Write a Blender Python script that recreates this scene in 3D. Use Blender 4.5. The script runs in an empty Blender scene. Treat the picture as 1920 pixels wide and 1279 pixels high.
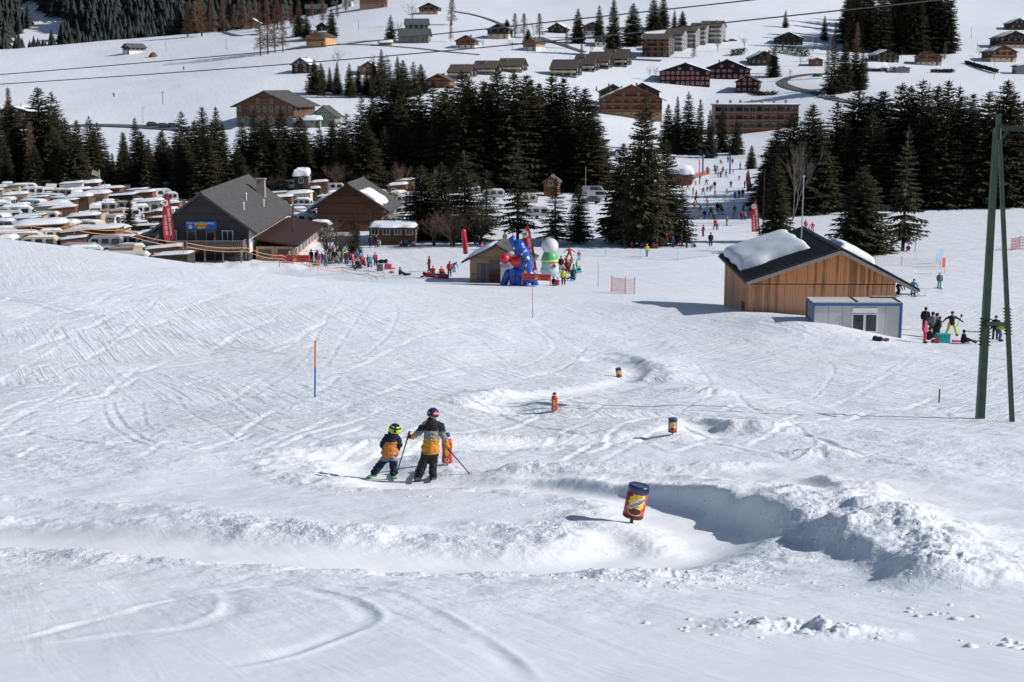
import bpy, bmesh, math, random
import numpy as np
from mathutils import Vector, Matrix, Euler
random.seed(7)
R = math.radians
SC = bpy.context.scene
COL = SC.collection

# ------------------------------------------------------------------ camera, light, exposure
CZ = 26.0                       # camera height above the valley floor datum
PITCH = math.atan(0.18375)      # looking down the slope
LENS = 50.0
FPX = 1920 * LENS / 36.0        # focal length in photo pixels
cam_d = bpy.data.cameras.new('camera')
cam_d.lens = LENS; cam_d.sensor_width = 36.0
cam_d.clip_start = 0.1; cam_d.clip_end = 6000
cam_d.dof.use_dof = True; cam_d.dof.focus_distance = 32.0; cam_d.dof.aperture_fstop = 5.0
cam = bpy.data.objects.new('camera', cam_d); COL.objects.link(cam)
cam.location = (0, 0, CZ); cam.rotation_euler = (math.pi/2 - PITCH, 0, 0)
SC.camera = cam

SUN_EL, SUN_BACK = R(31), R(6)  # sun stands to the right, a little behind the camera
SUN = Vector((math.cos(SUN_EL)*math.cos(SUN_BACK), -math.cos(SUN_EL)*math.sin(SUN_BACK), math.sin(SUN_EL)))
world = bpy.data.worlds.new('World'); SC.world = world; world.use_nodes = True
wn = world.node_tree.nodes; wl = world.node_tree.links
sky = wn.new('ShaderNodeTexSky'); sky.sky_type = 'NISHITA'; sky.sun_disc = False
sky.sun_elevation = SUN_EL; sky.sun_rotation = math.atan2(SUN.x, SUN.y)
sky.altitude = 1400
bg = wn['Background']; bg.inputs['Strength'].default_value = 0.075
wl.new(sky.outputs[0], bg.inputs['Color'])
sun_d = bpy.data.lights.new('sun', 'SUN'); sun_d.energy = 4.7; sun_d.angle = R(0.53); sun_d.color = (1.0, 0.965, 0.92)
sun = bpy.data.objects.new('sun', sun_d); COL.objects.link(sun)
sun.rotation_euler = (-SUN).to_track_quat('-Z', 'Y').to_euler(); sun.location = (60, -20, 80)
SC.view_settings.view_transform = 'Standard'; SC.view_settings.look = 'None'
SC.view_settings.exposure = 0.04; SC.view_settings.gamma = 1.0
SC.cycles.use_denoising = True
SC.cycles.max_bounces = 6; SC.cycles.diffuse_bounces = 3; SC.cycles.transparent_max_bounces = 6
SC.cycles.caustics_reflective = False; SC.cycles.caustics_refractive = False

# ------------------------------------------------------------------ helpers: materials
_M = {}
def mat(name, col, rough=0.75, var=0.12, scale=3.0, bump=0.0, metal=0.0, spec=0.3, coat=0.0, stretch=None):
    """plain procedural material: noise-varied colour, optional fine bump"""
    if name in _M: return _M[name]
    m = bpy.data.materials.new(name); m.use_nodes = True; nt = m.node_tree; n = nt.nodes; l = nt.links
    b = n['Principled BSDF']; b.inputs['Roughness'].default_value = rough; b.inputs['Metallic'].default_value = metal
    b.inputs['Specular IOR Level'].default_value = spec; b.inputs['Coat Weight'].default_value = coat
    tc = n.new('ShaderNodeTexCoord'); mp = n.new('ShaderNodeMapping'); nz = n.new('ShaderNodeTexNoise')
    if stretch: mp.inputs['Scale'].default_value = stretch
    nz.inputs['Scale'].default_value = scale; nz.inputs['Detail'].default_value = 5
    l.new(tc.outputs['Object'], mp.inputs[0]); l.new(mp.outputs[0], nz.inputs['Vector'])
    rp = n.new('ShaderNodeValToRGB'); e = rp.color_ramp.elements
    e[0].position = 0.3; e[1].position = 0.7
    e[0].color = [max(0, c*(1-var)) for c in col] + [1]; e[1].color = [min(1, c*(1+var)) for c in col] + [1]
    l.new(nz.outputs['Fac'], rp.inputs[0]); l.new(rp.outputs[0], b.inputs['Base Color'])
    if bump:
        bp = n.new('ShaderNodeBump'); bp.inputs['Strength'].default_value = bump; bp.inputs['Distance'].default_value = 0.02
        l.new(nz.outputs['Fac'], bp.inputs['Height']); l.new(bp.outputs[0], b.inputs['Normal'])
    _M[name] = m; return m

def snow_mat(name, fine):
    m = bpy.data.materials.new(name); m.use_nodes = True; nt = m.node_tree; n = nt.nodes; l = nt.links
    b = n['Principled BSDF']; b.inputs['Roughness'].default_value = 0.55; b.inputs['Specular IOR Level'].default_value = 0.25
    geo = n.new('ShaderNodeNewGeometry'); pos = geo.outputs['Position']
    def noise(scale, rot=None, stretch=None, detail=4, rough=0.55, dist=0.0):
        rt = n.new('ShaderNodeVectorRotate'); rt.rotation_type = 'Z_AXIS'; rt.inputs['Angle'].default_value = -(rot or 0)
        mp = n.new('ShaderNodeMapping')
        if stretch: mp.inputs['Scale'].default_value = stretch
        l.new(pos, rt.inputs['Vector']); l.new(rt.outputs[0], mp.inputs[0]); t = n.new('ShaderNodeTexNoise')
        t.inputs['Scale'].default_value = scale; t.inputs['Detail'].default_value = detail
        t.inputs['Roughness'].default_value = rough; t.inputs['Distortion'].default_value = dist
        l.new(mp.outputs[0], t.inputs['Vector']); return t.outputs['Fac']
    def mth(op, a, c=None, clamp=False):
        x = n.new('ShaderNodeMath'); x.operation = op; x.use_clamp = clamp
        for i, v in enumerate((a, c)):
            if v is None: continue
            if isinstance(v, (int, float)): x.inputs[i].default_value = v
            else: l.new(v, x.inputs[i])
        return x.outputs[0]
    def ramp(f, a, c):
        r = n.new('ShaderNodeMapRange'); r.inputs['From Min'].default_value = a; r.inputs['From Max'].default_value = c
        r.interpolation_type = 'SMOOTHSTEP'; l.new(f, r.inputs['Value']); return r.outputs[0]
    # colour: clean snow with old, slightly sandy patches
    dirt = ramp(noise(0.09 if fine else 0.02, detail=6), 0.50, 0.72)
    dirt2 = ramp(noise(0.7 if fine else 0.1, detail=5), 0.45, 0.75)
    mx = n.new('ShaderNodeMix'); mx.data_type = 'RGBA'
    mx.inputs['A'].default_value = (0.775, 0.805, 0.855, 1); mx.inputs['B'].default_value = (0.735, 0.72, 0.70, 1)
    l.new(mth('MULTIPLY', dirt, mth('ADD', mth('MULTIPLY', dirt2, 0.6), 0.25)), mx.inputs['Factor']); 
    colour = mx.outputs['Result']
    if fine:      # paler snow colour along the trough of the groomed course
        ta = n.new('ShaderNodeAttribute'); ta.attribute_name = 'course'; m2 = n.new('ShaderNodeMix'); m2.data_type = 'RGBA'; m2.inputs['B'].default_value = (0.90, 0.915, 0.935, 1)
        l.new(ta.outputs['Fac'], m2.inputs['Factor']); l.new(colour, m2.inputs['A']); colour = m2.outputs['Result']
    l.new(colour, b.inputs['Base Color'])
    if fine:
        # scraped ski tracks: long streaks in a few directions, broken by patches, plus crumbly grain
        s1 = noise(1.0, R(60), (0.11, 3.0, 1), 3, 0.62, 0.5)
        s2 = noise(1.0, R(112), (0.10, 2.6, 1), 3, 0.62, 0.7)
        s3 = noise(1.0, R(34), (0.07, 1.5, 1), 3, 0.55, 0.6)
        p = ramp(noise(0.06, detail=2), 0.42, 0.58); q = ramp(noise(0.11, detail=2), 0.45, 0.65)
        str_ = mth('ADD', mth('ADD', mth('MULTIPLY', s1, p), mth('MULTIPLY', s2, mth('SUBTRACT', 1.0, p))), mth('MULTIPLY', s3, mth('MULTIPLY', q, 1.0)))
        att = n.new('ShaderNodeAttribute'); att.attribute_name = 'rough'
        g = noise(4.0, detail=6, rough=0.65); g2 = noise(14.0, detail=4, rough=0.6)
        sp = n.new('ShaderNodeSeparateXYZ'); l.new(pos, sp.inputs[0])
        away = mth('ADD', mth('MULTIPLY', ramp(sp.outputs['Y'], 22, 60), 0.095), 0.014)   # the course below the camera is groomed, the piste beyond is skied out
        crumb = mth('MULTIPLY', noise(1.7, detail=6, rough=0.7), mth('MULTIPLY', ramp(sp.outputs['Y'], 20, 45), 0.13))
        hgt = mth('ADD', mth('ADD', mth('MULTIPLY', str_, away), crumb), mth('MULTIPLY', mth('ADD', mth('MULTIPLY', g, 0.05), mth('MULTIPLY', g2, 0.022)), att.outputs['Fac']))
        bp = n.new('ShaderNodeBump'); bp.inputs['Strength'].default_value = 1.0; bp.inputs['Distance'].default_value = 1.0
    else:
        a = noise(0.12, R(20), (0.4, 1.6, 1), 5, 0.6, 0.4); c = noise(0.5, detail=5, rough=0.65); c2 = noise(0.25, R(105), (0.12, 1.3, 1), 4, 0.6, 0.7)
        hgt = mth('ADD', mth('ADD', mth('MULTIPLY', a, 0.6), mth('MULTIPLY', c, 0.22)), mth('MULTIPLY', c2, 0.22))
        bp = n.new('ShaderNodeBump'); bp.inputs['Strength'].default_value = 0.6; bp.inputs['Distance'].default_value = 1.0
    l.new(hgt, bp.inputs['Height']); l.new(bp.outputs[0], b.inputs['Normal'])
    return m
M_SNOW = snow_mat('snow_near', True); M_SNOWF = snow_mat('snow_far', False)
M_CAP = mat('snow_cap', (0.78, 0.808, 0.855), 0.55, 0.03, 2.0, 0.25)

# ------------------------------------------------------------------ helpers: meshes
def tag(o, label=None, cat=None, group=None, kind=None):
    if label: o['label'] = label
    if cat: o['category'] = cat
    if group: o['group'] = group
    if kind: o['kind'] = kind
    return o
def thing(name, loc, rz, label, cat, group=None, scale=1.0):
    o = bpy.data.objects.new(name, None); COL.objects.link(o); o.empty_display_size = 0.2
    o.location = loc; o.rotation_euler = (0, 0, rz); o.scale = (scale,)*3
    return tag(o, label, cat, group)
def link(name, me, parent=None, matrix=None):
    o = bpy.data.objects.new(name, me); COL.objects.link(o)
    if parent: o.parent = parent
    if matrix is not None: o.matrix_local = matrix
    return o
class MB:
    """collects simple shapes into one mesh"""
    def __init__(s): s.v = []; s.f = []; s.m = []
    def add(s, vs, fs, mi=0):
        k = len(s.v); s.v += [tuple(v) for v in vs]; s.f += [tuple(i+k for i in f) for f in fs]; s.m += [mi]*len(fs); return s
    def box(s, c, d, rot=None, mi=0):
        x, y, z = d[0]/2, d[1]/2, d[2]/2
        vs = [Vector((i*x, j*y, k*z)) for k in (-1, 1) for j in (-1, 1) for i in (-1, 1)]
        if rot: vs = [Euler(rot).to_matrix() @ v for v in vs]
        c = Vector(c)
        return s.add([v+c for v in vs], [(0,2,3,1),(4,5,7,6),(0,1,5,4),(2,6,7,3),(0,4,6,2),(1,3,7,5)], mi)
    def prism(s, poly, y0, y1, mi=0):
        """poly in x-z, extruded along y"""
        n = len(poly); vs = [(p[0], y0, p[1]) for p in poly] + [(p[0], y1, p[1]) for p in poly]
        return s.add(vs, [tuple(range(n)), tuple(range(2*n-1, n-1, -1))] + [(i, i+n, (i+1) % n+n, (i+1) % n) for i in range(n)], mi)
    def tube(s, p0, p1, r0, r1=None, n=6, mi=0, caps=True):
        p0, p1 = Vector(p0), Vector(p1); r1 = r0 if r1 is None else r1
        d = (p1-p0).normalized(); a = d.orthogonal().normalized(); b = d.cross(a)
        vs = [p + (a*math.cos(t)+b*math.sin(t))*r for p, r in ((p0, r0), (p1, r1)) for t in [2*math.pi*i/n for i in range(n)]]
        fs = [(i, (i+1) % n, (i+1) % n+n, i+n) for i in range(n)]
        if caps: fs += [tuple(range(n-1, -1, -1)), tuple(range(n, 2*n))]
        return s.add(vs, fs, mi)
    def path(s, pts, r, n=5, mi=0):
        for a, b in zip(pts[:-1], pts[1:]): s.tube(a, b, r, r, n, mi)
        return s
    def lathe(s, prof, n=20, mi=0, off=(0, 0, 0)):
        """prof: (radius, z) from bottom to top, closed with caps"""
        vs = [(r*math.cos(2*math.pi*i/n)+off[0], r*math.sin(2*math.pi*i/n)+off[1], z+off[2]) for r, z in prof for i in range(n)]
        fs = [(j*n+i, j*n+(i+1) % n, (j+1)*n+(i+1) % n, (j+1)*n+i) for j in range(len(prof)-1) for i in range(n)]
        k = (len(prof)-1)*n
        return s.add(vs, fs + [tuple(range(n-1, -1, -1)), tuple(range(k, k+n))], mi)
    def ball(s, c, r, n=12, m=8, mi=0):
        r = (r,)*3 if not hasattr(r, '__len__') else r
        vs = []
        for j in range(m+1):
            t = math.pi*j/m; q = max(math.sin(t), 0.02)
            vs += [(c[0]+r[0]*q*math.cos(2*math.pi*i/n), c[1]+r[1]*q*math.sin(2*math.pi*i/n), c[2]-r[2]*math.cos(t)) for i in range(n)]
        fs = [(j*n+i, j*n+(i+1) % n, (j+1)*n+(i+1) % n, (j+1)*n+i) for j in range(m) for i in range(n)]
        return s.add(vs, fs+[tuple(range(n-1, -1, -1)), tuple(range(m*n, m*n+n))], mi)
    def mesh(s, name, mats, smooth=False):
        me = bpy.data.meshes.new(name); me.from_pydata(s.v, [], s.f)
        for m in (mats if isinstance(mats, (list, tuple)) else [mats]): me.materials.append(m)
        if any(s.m): me.polygons.foreach_set('material_index', s.m)
        if smooth: me.polygons.foreach_set('use_smooth', [True]*len(s.f))
        me.update(); return me
    def build(s, name, mats, parent=None, smooth=False):
        return link(name, s.mesh(name, mats, smooth), parent)
def np_mesh(name, V, Fq, m, smooth=True):
    """fast mesh from numpy vertices and equal-sided faces"""
    me = bpy.data.meshes.new(name); k = Fq.shape[1]
    me.vertices.add(len(V)); me.vertices.foreach_set('co', np.asarray(V, np.float32).ravel())
    me.loops.add(Fq.size); me.loops.foreach_set('vertex_index', Fq.astype(np.int32).ravel())
    me.polygons.add(len(Fq)); me.polygons.foreach_set('loop_start', np.arange(0, Fq.size, k, dtype=np.int32))
    if smooth: me.polygons.foreach_set('use_smooth', np.ones(len(Fq), bool))
    me.materials.append(m); me.update(calc_edges=True); return me
def copy_tree(o, parent=None):
    c = o.copy(); COL.objects.link(c); c.parent = parent
    for ch in o.children: copy_tree(ch, c)
    return c

# ------------------------------------------------------------------ terrain height field
CP, SP = math.cos(PITCH), math.sin(PITCH)
def zy(Y, y):                       # height seen at photo row y at ground distance Y
    v = (639.5-y)/FPX; return CZ + Y*(v*CP-SP)/(CP+v*SP)
Zc = lambda z: ('z', z)
near = lambda *e: [(0.7, Zc(-1.85)), (4, Zc(-2.65)), (8, 1279), (12, 1128), (18, 1005), (27, 900)] + list(e)
TBL = {
 -500: near((36,815),(50,730),(70,632),(95,520),(120,445),(140,408),(155,Zc(-15)),(180,Zc(-21)),(200,Zc(-22)),(320,Zc(-22)),(420,Zc(-20)),(480,240),(600,185),(700,145),(800,110),(880,92),(960,Zc(14)),(1100,Zc(-10)),(1300,Zc(0)),(1600,Zc(190)),(2600,Zc(620))),
 0: near((36,815),(50,730),(70,640),(95,535),(120,465),(134,437),(150,Zc(-16.5)),(172,Zc(-21.5)),(190,Zc(-22)),(320,Zc(-22)),(420,Zc(-20)),(480,240),(600,185),(700,145),(800,110),(880,85),(960,Zc(18)),(1100,Zc(-10)),(1300,Zc(0)),(1600,Zc(190)),(2600,Zc(620))),
 240: near((36,817),(50,733),(70,650),(95,558),(118,494),(132,459),(150,Zc(-19.5)),(172,Zc(-24.0)),(240,Zc(-24.0)),(320,Zc(-22.5)),(420,Zc(-20)),(480,238),(600,180),(700,140),(800,104),(920,64),(1000,Zc(24)),(1100,Zc(0)),(1300,Zc(10)),(1600,Zc(190)),(2600,Zc(620))),
 480: near((36,818),(50,735),(70,660),(95,580),(115,530),(128,496),(150,Zc(-21.5)),(170,Zc(-25.0)),(240,Zc(-25.2)),(330,Zc(-23.6)),(420,Zc(-19)),(450,235),(550,178),(650,137),(750,92),(850,62),(950,46),(1040,Zc(30)),(1150,Zc(20)),(1300,Zc(40)),(1700,Zc(240)),(2600,Zc(620))),
 740: near((36,820),(50,738),(70,672),(95,604),(120,551),(138,524),(165,Zc(-23.6)),(190,Zc(-24.4)),(240,Zc(-24.7)),(330,Zc(-24)),(420,Zc(-20)),(470,228),(540,188),(620,150),(720,85),(820,40),(930,0),(1100,Zc(80)),(1700,Zc(260)),(2600,Zc(620))),
 1000: near((36,824),(50,747),(72,690),(95,630),(115,580),(132,546),(150,Zc(-22.3)),(165,Zc(-23.4)),(210,Zc(-24)),(330,Zc(-24.5)),(450,Zc(-20)),(520,Zc(-11)),(620,148),(720,95),(850,30),(950,0),(1100,Zc(75)),(1700,Zc(250)),(2600,Zc(620))),
 1250: near((36,824),(50,750),(72,697),(95,645),(115,592),(135,551),(160,Zc(-23)),(207,461),(275,402),(340,352),(430,306),(500,262),(560,225),(650,155),(700,110),(800,55),(900,0),(1100,Zc(80)),(1700,Zc(250)),(2600,Zc(620))),
 1370: near((36,824),(50,755),(72,700),(95,650),(110,602),(122,567),(140,Zc(-21.8)),(165,Zc(-23.2)),(207,Zc(-24)),(275,402),(340,352),(430,306),(515,265),(580,222),(650,163),(700,112),(800,55),(900,0),(1100,Zc(80)),(1700,Zc(250)),(2600,Zc(620))),
 1530: near((36,822),(46,780),(72,701),(90,651),(102,608),(113,Zc(-19.2)),(125,Zc(-21)),(165,Zc(-23)),(207,Zc(-24)),(300,Zc(-24)),(430,Zc(-22)),(520,Zc(-16)),(600,165),(650,145),(700,115),(800,65),(900,15),(1000,Zc(62)),(1700,Zc(260)),(2600,Zc(620))),
 1690: near((36,820),(45,785),(72,703),(90,662),(100,640),(111,627),(150,Zc(-22)),(207,Zc(-23.8)),(300,Zc(-23)),(430,Zc(-20)),(520,Zc(-12)),(600,165),(700,126),(800,80),(900,35),(1000,0),(1700,Zc(260)),(2600,Zc(620))),
 1920: near((36,820),(45,785),(72,705),(100,643),(115,619),(150,Zc(-22)),(207,Zc(-23.5)),(265,Zc(-23)),(320,Zc(-21)),(430,Zc(-17)),(520,Zc(-11)),(600,170),(700,125),(850,60),(1000,0),(1700,Zc(260)),(2600,Zc(620))),
}
LG = np.linspace(math.log(0.7), math.log(2600), 420)
def _col(e):
    zs = [CZ+v[1] if isinstance(v, tuple) else zy(Y, v) for Y, v in e]
    z = np.interp(LG, [math.log(Y) for Y, _ in e], zs)
    k = np.exp(-0.5*(np.arange(-9, 10)/3.2)**2); k /= k.sum()
    return np.convolve(np.pad(z, 9, mode='edge'), k, 'valid')
_PX = np.array(sorted(TBL)); _ZT = np.array([_col(TBL[p]) for p in _PX])
_PXF = np.linspace(-500, 1920, 122)            # finer columns, smoothed so no creases run away from the camera
_ZF = np.array([np.interp(_PXF, _PX, _ZT[:, j]) for j in range(len(LG))]).T
_k = np.exp(-0.5*(np.arange(-9, 10)/3.5)**2); _k /= _k.sum()
_ZF = np.array([np.convolve(np.pad(_ZF[:, j], 9, mode='edge'), _k, 'valid') for j in range(len(LG))]).T
def Hb(X, Y):
    X = np.asarray(X, float); Y = np.maximum(np.asarray(Y, float), 0.7)
    c = np.clip((960+FPX*X/Y+500)/20.0, 0, 120.999); r = np.clip((np.log(Y)-LG[0])/(LG[1]-LG[0]), 0, 418.999)
    i = c.astype(int); j = r.astype(int); a = c-i; b = r-j
    return (_ZF[i, j]*(1-a)+_ZF[i+1, j]*a)*(1-b) + (_ZF[i, j+1]*(1-a)+_ZF[i+1, j+1]*a)*b
def vnoise(x, y, s=0):
    xi = np.floor(x); yi = np.floor(y); a = x-xi; b = y-yi
    a = a*a*a*(a*(a*6-15)+10); b = b*b*b*(b*(b*6-15)+10)
    def h(i, j):
        t = np.sin(i*127.1+j*311.7+s*74.7)*43758.5453; return t-np.floor(t)
    return (h(xi, yi)*(1-a)+h(xi+1, yi)*a)*(1-b)+(h(xi, yi+1)*(1-a)+h(xi+1, yi+1)*a)*b-0.5
def fbm(x, y, o=4, s=0, g=0.5):
    t = 0; a = 1.0
    for k in range(o): t = t+a*vnoise(x*2**k+13.7*k, y*2**k-7.3*k, s+k); a *= g
    return t
def ray(px, py):
    u = (px-959.5)/FPX; v = (639.5-py)/FPX
    return np.array([u, CP+v*SP, v*CP-SP])
_YS = np.exp(np.linspace(math.log(2.0), math.log(2500), 4000))
def hit(px, py, Hf=None):
    d = ray(px, py); t = _YS/d[1]; X = t*d[0]; Z = CZ+t*d[2]
    k = np.nonzero(Z < (Hf or Hb)(X, _YS))[0]; k = k[0] if len(k) else len(_YS)-1
    return X[k], _YS[k]
def pdist(X, Y, pts):
    """distance of points to a polyline, signed (left of its direction positive), and position along it"""
    best = np.full(X.shape, 1e9); sg = np.zeros(X.shape); al = np.zeros(X.shape); L = 0
    for (ax, ay), (bx, by) in zip(pts[:-1], pts[1:]):
        dx, dy = bx-ax, by-ay; ll = math.hypot(dx, dy)+1e-9
        t = np.clip(((X-ax)*dx+(Y-ay)*dy)/ll**2, 0, 1)
        ex, ey = X-ax-t*dx, Y-ay-t*dy; d = np.hypot(ex, ey); w = d < best
        best = np.where(w, d, best); sg = np.where(w, np.sign(dx*ey-dy*ex), sg); al = np.where(w, L+t*ll, al); L += ll
    return best, sg, al, L
def smooth_line(pts, n=6):
    P = [np.array(p, float) for p in pts]; P = [2*P[0]-P[1]]+P+[2*P[-1]-P[-2]]; out = []
    for i in range(1, len(P)-2):
        for t in np.linspace(0, 1, n, endpoint=False):
            a, b, c, d = P[i-1:i+3]
            out.append(0.5*((2*b)+(c-a)*t+(2*a-5*b+4*c-d)*t*t+(3*b-a-3*c+d)*t**3))
    return [tuple(p) for p in out+[P[-2]]]
gl = lambda pts: smooth_line([hit(*p) for p in pts])
# the slalom course: a groomed trough winding between the markers
TRACK = gl([(-80,985),(150,1000),(450,1020),(800,1035),(1050,1035),(1200,1020),(1285,985),(1290,952),(1220,930),(1080,915),(950,905),(840,902),(740,895),(660,878),(640,860),(700,846),(850,838),(1050,832),(1230,828),(1330,815),(1345,797),(1270,784),(1120,780),(1000,772),(940,762),(960,748),(1060,740),(1160,727),(1200,710),(1190,690),(1120,676)])
RIDGES = [  # photo polyline, height, half width left of direction, half width right, lumpiness
 (gl([(860,893),(1000,901),(1120,914),(1250,936),(1370,963),(1460,988),(1550,1010),(1660,1050),(1790,1105)]), (.10, .17, .28, .42, .40, .26, .20, .14), 1.9, 0.34, 0.30),
 (gl([(900,886),(1100,888),(1300,890),(1470,884)]), (.10, .16), .8, 0.5, 0.5),
 (gl([(1530,905),(1585,945),(1605,985),(1600,1015),(1580,1040)]), 0.13, 1.3, 0.32, 0.35),
 (gl([(1650,985),(1700,1012),(1745,1050),(1735,1078),(1690,1105)]), 0.13, 1.3, 0.36, 0.45),
 (gl([(1480,872),(1530,862),(1600,868)]), 0.15, 0.9, 0.35, 0.5),
 (gl([(1620,930),(1650,948)]), 0.18, 0.35, 0.35, 0.3),
 (gl([(1215,789),(1300,791),(1355,801),(1385,820)]), (.12, .45), 1.7, 0.45, 0.35),
 (gl([(1140,664),(1195,677),(1224,697),(1215,716)]), (.12, .38), 2.2, 0.6, 0.3),
 (gl([(900,765),(905,752),(960,738)]), 0.14, 1.2, 0.8, 0.3),
 (gl([(590,850),(615,885),(700,905)]), 0.13, 0.8, 0.6, 0.5),
 (gl([(-60,925),(150,940),(330,960),(480,985),(650,1000),(800,985)]), 0.06, 0.8, 0.6, 0.35),
 (gl([(800,985),(950,990),(1080,1000),(1180,1010)]), 0.06, 0.6, 0.5, 0.4),
 (gl([(1080,975),(1180,985),(1260,1020)]), 0.09, 0.6, 0.4, 0.3),
 (gl([(1180,820),(1260,822),(1310,830)]), 0.12, 1.0, 0.8, 0.2),
 (gl([(1270,742),(1320,740),(1360,748)]), 0.20, 1.2, 1.0, 0.3),
 (gl([(1430,1075),(1250,1070),(1100,1078)]), 0.06, 0.7, 0.5, 0.9),
 (gl([(1290,1190),(1450,1180),(1600,1185),(1690,1175)]), 0.07, 0.35, 0.3, 1.6),
]
GROOVES = [  # ski tracks: photo polyline, width, depth
 ([(190,745),(200,775),(235,810),(275,835)],.20,.10), ([(207,742),(222,770),(255,805),(290,832)],.20,.10),
 ([(265,740),(270,775),(285,800)],.18,.06), ([(330,735),(345,755),(420,800),(455,830)],.16,.06),
 ([(415,735),(440,760),(500,800),(560,815)],.16,.07), ([(440,730),(452,755),(530,795),(575,812)],.16,.06),
 ([(0,1225),(200,1195),(330,1185),(400,1170),(436,1145),(430,1110),(400,1100)],.22,.07),
 ([(430,1090),(560,1100),(650,1135),(690,1165),(640,1195),(520,1235),(400,1260)],.20,.08),
 ([(560,1090),(700,1110),(820,1165),(930,1230),(990,1290)],.18,.05),
 ([(180,1160),(330,1120),(500,1095),(700,1080)],.15,.04),
 ([(0,1210),(150,1165),(320,1130)],.15,.05), ([(1300,680),(1330,720),(1300,760),(1200,790)],.3,.06),
 ([(1500,650),(1560,690),(1540,730),(1450,770)],.3,.06), ([(1380,700),(1460,740),(1600,760)],.3,.06),
 ([(640,560),(600,620),(560,680),(470,740)],.4,.06), ([(700,560),(640,640),(610,690)],.4,.06),
 ([(300,560),(200,640),(60,720)],.4,.06), ([(1440,790),(1520,830),(1480,870),(1330,850)],.25,.06),
 ([(900,700),(1000,680),(1040,650),(1000,620),(930,600)],.5,.07), ([(1100,650),(1060,690),(1000,710)],.4,.06),
 ([(740,570),(745,595),(720,640),(640,690)],.4,.07), ([(1300,620),(1390,640),(1480,690)],.4,.06),
 ([(1700,680),(1600,720),(1500,735)],.3,.05), ([(1900,820),(1700,850),(1560,850)],.22,.06),
]
GROOVES = [(gl(p), w*(.5 if w < .25 else .36), d*(.24 if w < .25 else .36)) for p, w, d in GROOVES]
for _i in range(95):           # further random paired tracks over the piste
    _x, _y = random.uniform(-40, 1800), random.uniform(545, 860); _a = random.uniform(-.2, 1.1) if _x < 900 else random.uniform(-1, 1); _s = random.uniform(50, 170); _b = random.uniform(4, 16)
    for _o in (0, random.uniform(4, 9)):
        _p = [hit(_x+_s*t+_o, _y-_a*_s*0.42*t+math.sin(t*3+_i)*_b) for t in (-1, -.5, 0, .5, 1)]
        _w = .06+.0013*_p[2][1]; GROOVES.append((smooth_line(_p, 4), _w, random.uniform(.010, .026)))
MOUND = [(14, 118), (17.5, 114), (19.8, 109), (21.2, 105)]
def detail(X, Y):
    """snow relief on the piste; returns height offset and roughness mask"""
    fade = np.clip((135-Y)/40, 0, 1)
    z = 0.6*fbm(X*0.035, Y*0.022, 3, 1)*np.clip(Y/40, 0.12, 1)
    dm = pdist(X, Y, MOUND)[0]; z = z+1.15*np.exp(-(dm/6.0)**2)*np.clip((Y-80)/12, 0, 1)
    z = z + 0.16*fbm(X*0.25, Y*0.18, 4, 5)*np.clip(Y/16, .45, 1)
    d, sg, al, L = pdist(X, Y, TRACK)
    w = 1.15+0.25*vnoise(al*0.3, al*0, 3); tr = np.exp(-(d/w)**4)
    rough = 0.30+0.9*np.clip(fbm(X*0.22, Y*0.13, 3, 9)+0.15, 0, 1)
    edge = np.exp(-((d-1.7)/0.55)**2)
    rough = np.clip(rough+0.8*edge*np.clip((60-Y)/30, 0, 1), 0, 1.6)*(1-0.93*tr)
    lump = 0
    for pts, h, wl_, wr, lu in RIDGES:
        xs = [p[0] for p in pts]; ys = [p[1] for p in pts]; pad = 4
        k = (X > min(xs)-pad) & (X < max(xs)+pad) & (Y > min(ys)-pad) & (Y < max(ys)+pad)
        if not k.any(): continue
        dd, s2, a2, L2 = pdist(X[k], Y[k], pts)
        ww = np.where(s2 > 0, wl_, wr)*(1+0.5*vnoise(a2*0.9, a2*0+3, 2))
        g = np.exp(-(dd/ww)**2)*np.sin(np.clip(np.minimum(a2, L2-a2)/1.1, 0, 1)*math.pi/2)**1.5
        hs_ = h if isinstance(h, tuple) else (h, h); hh = np.interp(a2/L2, np.linspace(0, 1, len(hs_)), hs_)*(1+lu*0.9*vnoise(a2*1.4+5, dd*1.5, 4))
        z[k] += hh*g + lu*0.09*g*fbm(X[k]*3.6, Y[k]*3.6, 5, 12, .62)
        rough[k] = np.clip(rough[k]+0.9*g*lu, 0, 1.7)
    z = z - 0.18*tr*np.clip(Y/14, .5, 1) + 0.05*edge*fbm(X*3, Y*3, 2, 21)
    z = z + rough*np.clip((Y-8)/9, .15, 1)*(0.050*fbm(X*2.1, Y*1.9, 4, 30, .55)) * np.clip((70-Y)/40, 0.25, 1)
    for pts, w, dep in GROOVES:
        xs = [p[0] for p in pts]; ys = [p[1] for p in pts]
        k = (X > min(xs)-1) & (X < max(xs)+1) & (Y > min(ys)-1.5) & (Y < max(ys)+1.5)
        if not k.any(): continue
        dd, s2, a2, L2 = pdist(X[k], Y[k], pts); e = np.clip(np.minimum(a2, L2-a2)/0.8, 0, 1)*np.clip(.75+1.3*vnoise(a2*1.3+w*50, a2*0+7, 8), 0, 1)
        z[k] += e*dep*(0.7*np.exp(-((dd-w*1.25)/(w*0.5))**2)*(s2 > 0) - np.exp(-(dd/w)**2))
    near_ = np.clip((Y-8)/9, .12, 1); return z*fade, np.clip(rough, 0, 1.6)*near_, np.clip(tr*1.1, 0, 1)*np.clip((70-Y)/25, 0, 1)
def H(X, Y):
    X = np.atleast_1d(np.asarray(X, float)); Y = np.atleast_1d(np.asarray(Y, float))
    z = Hb(X, Y); k = Y < 135
    if k.any(): z = z.copy(); z[k] += detail(X[k], Y[k])[0]
    return z
h1 = lambda X, Y: float(H(X, Y)[0])
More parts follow.
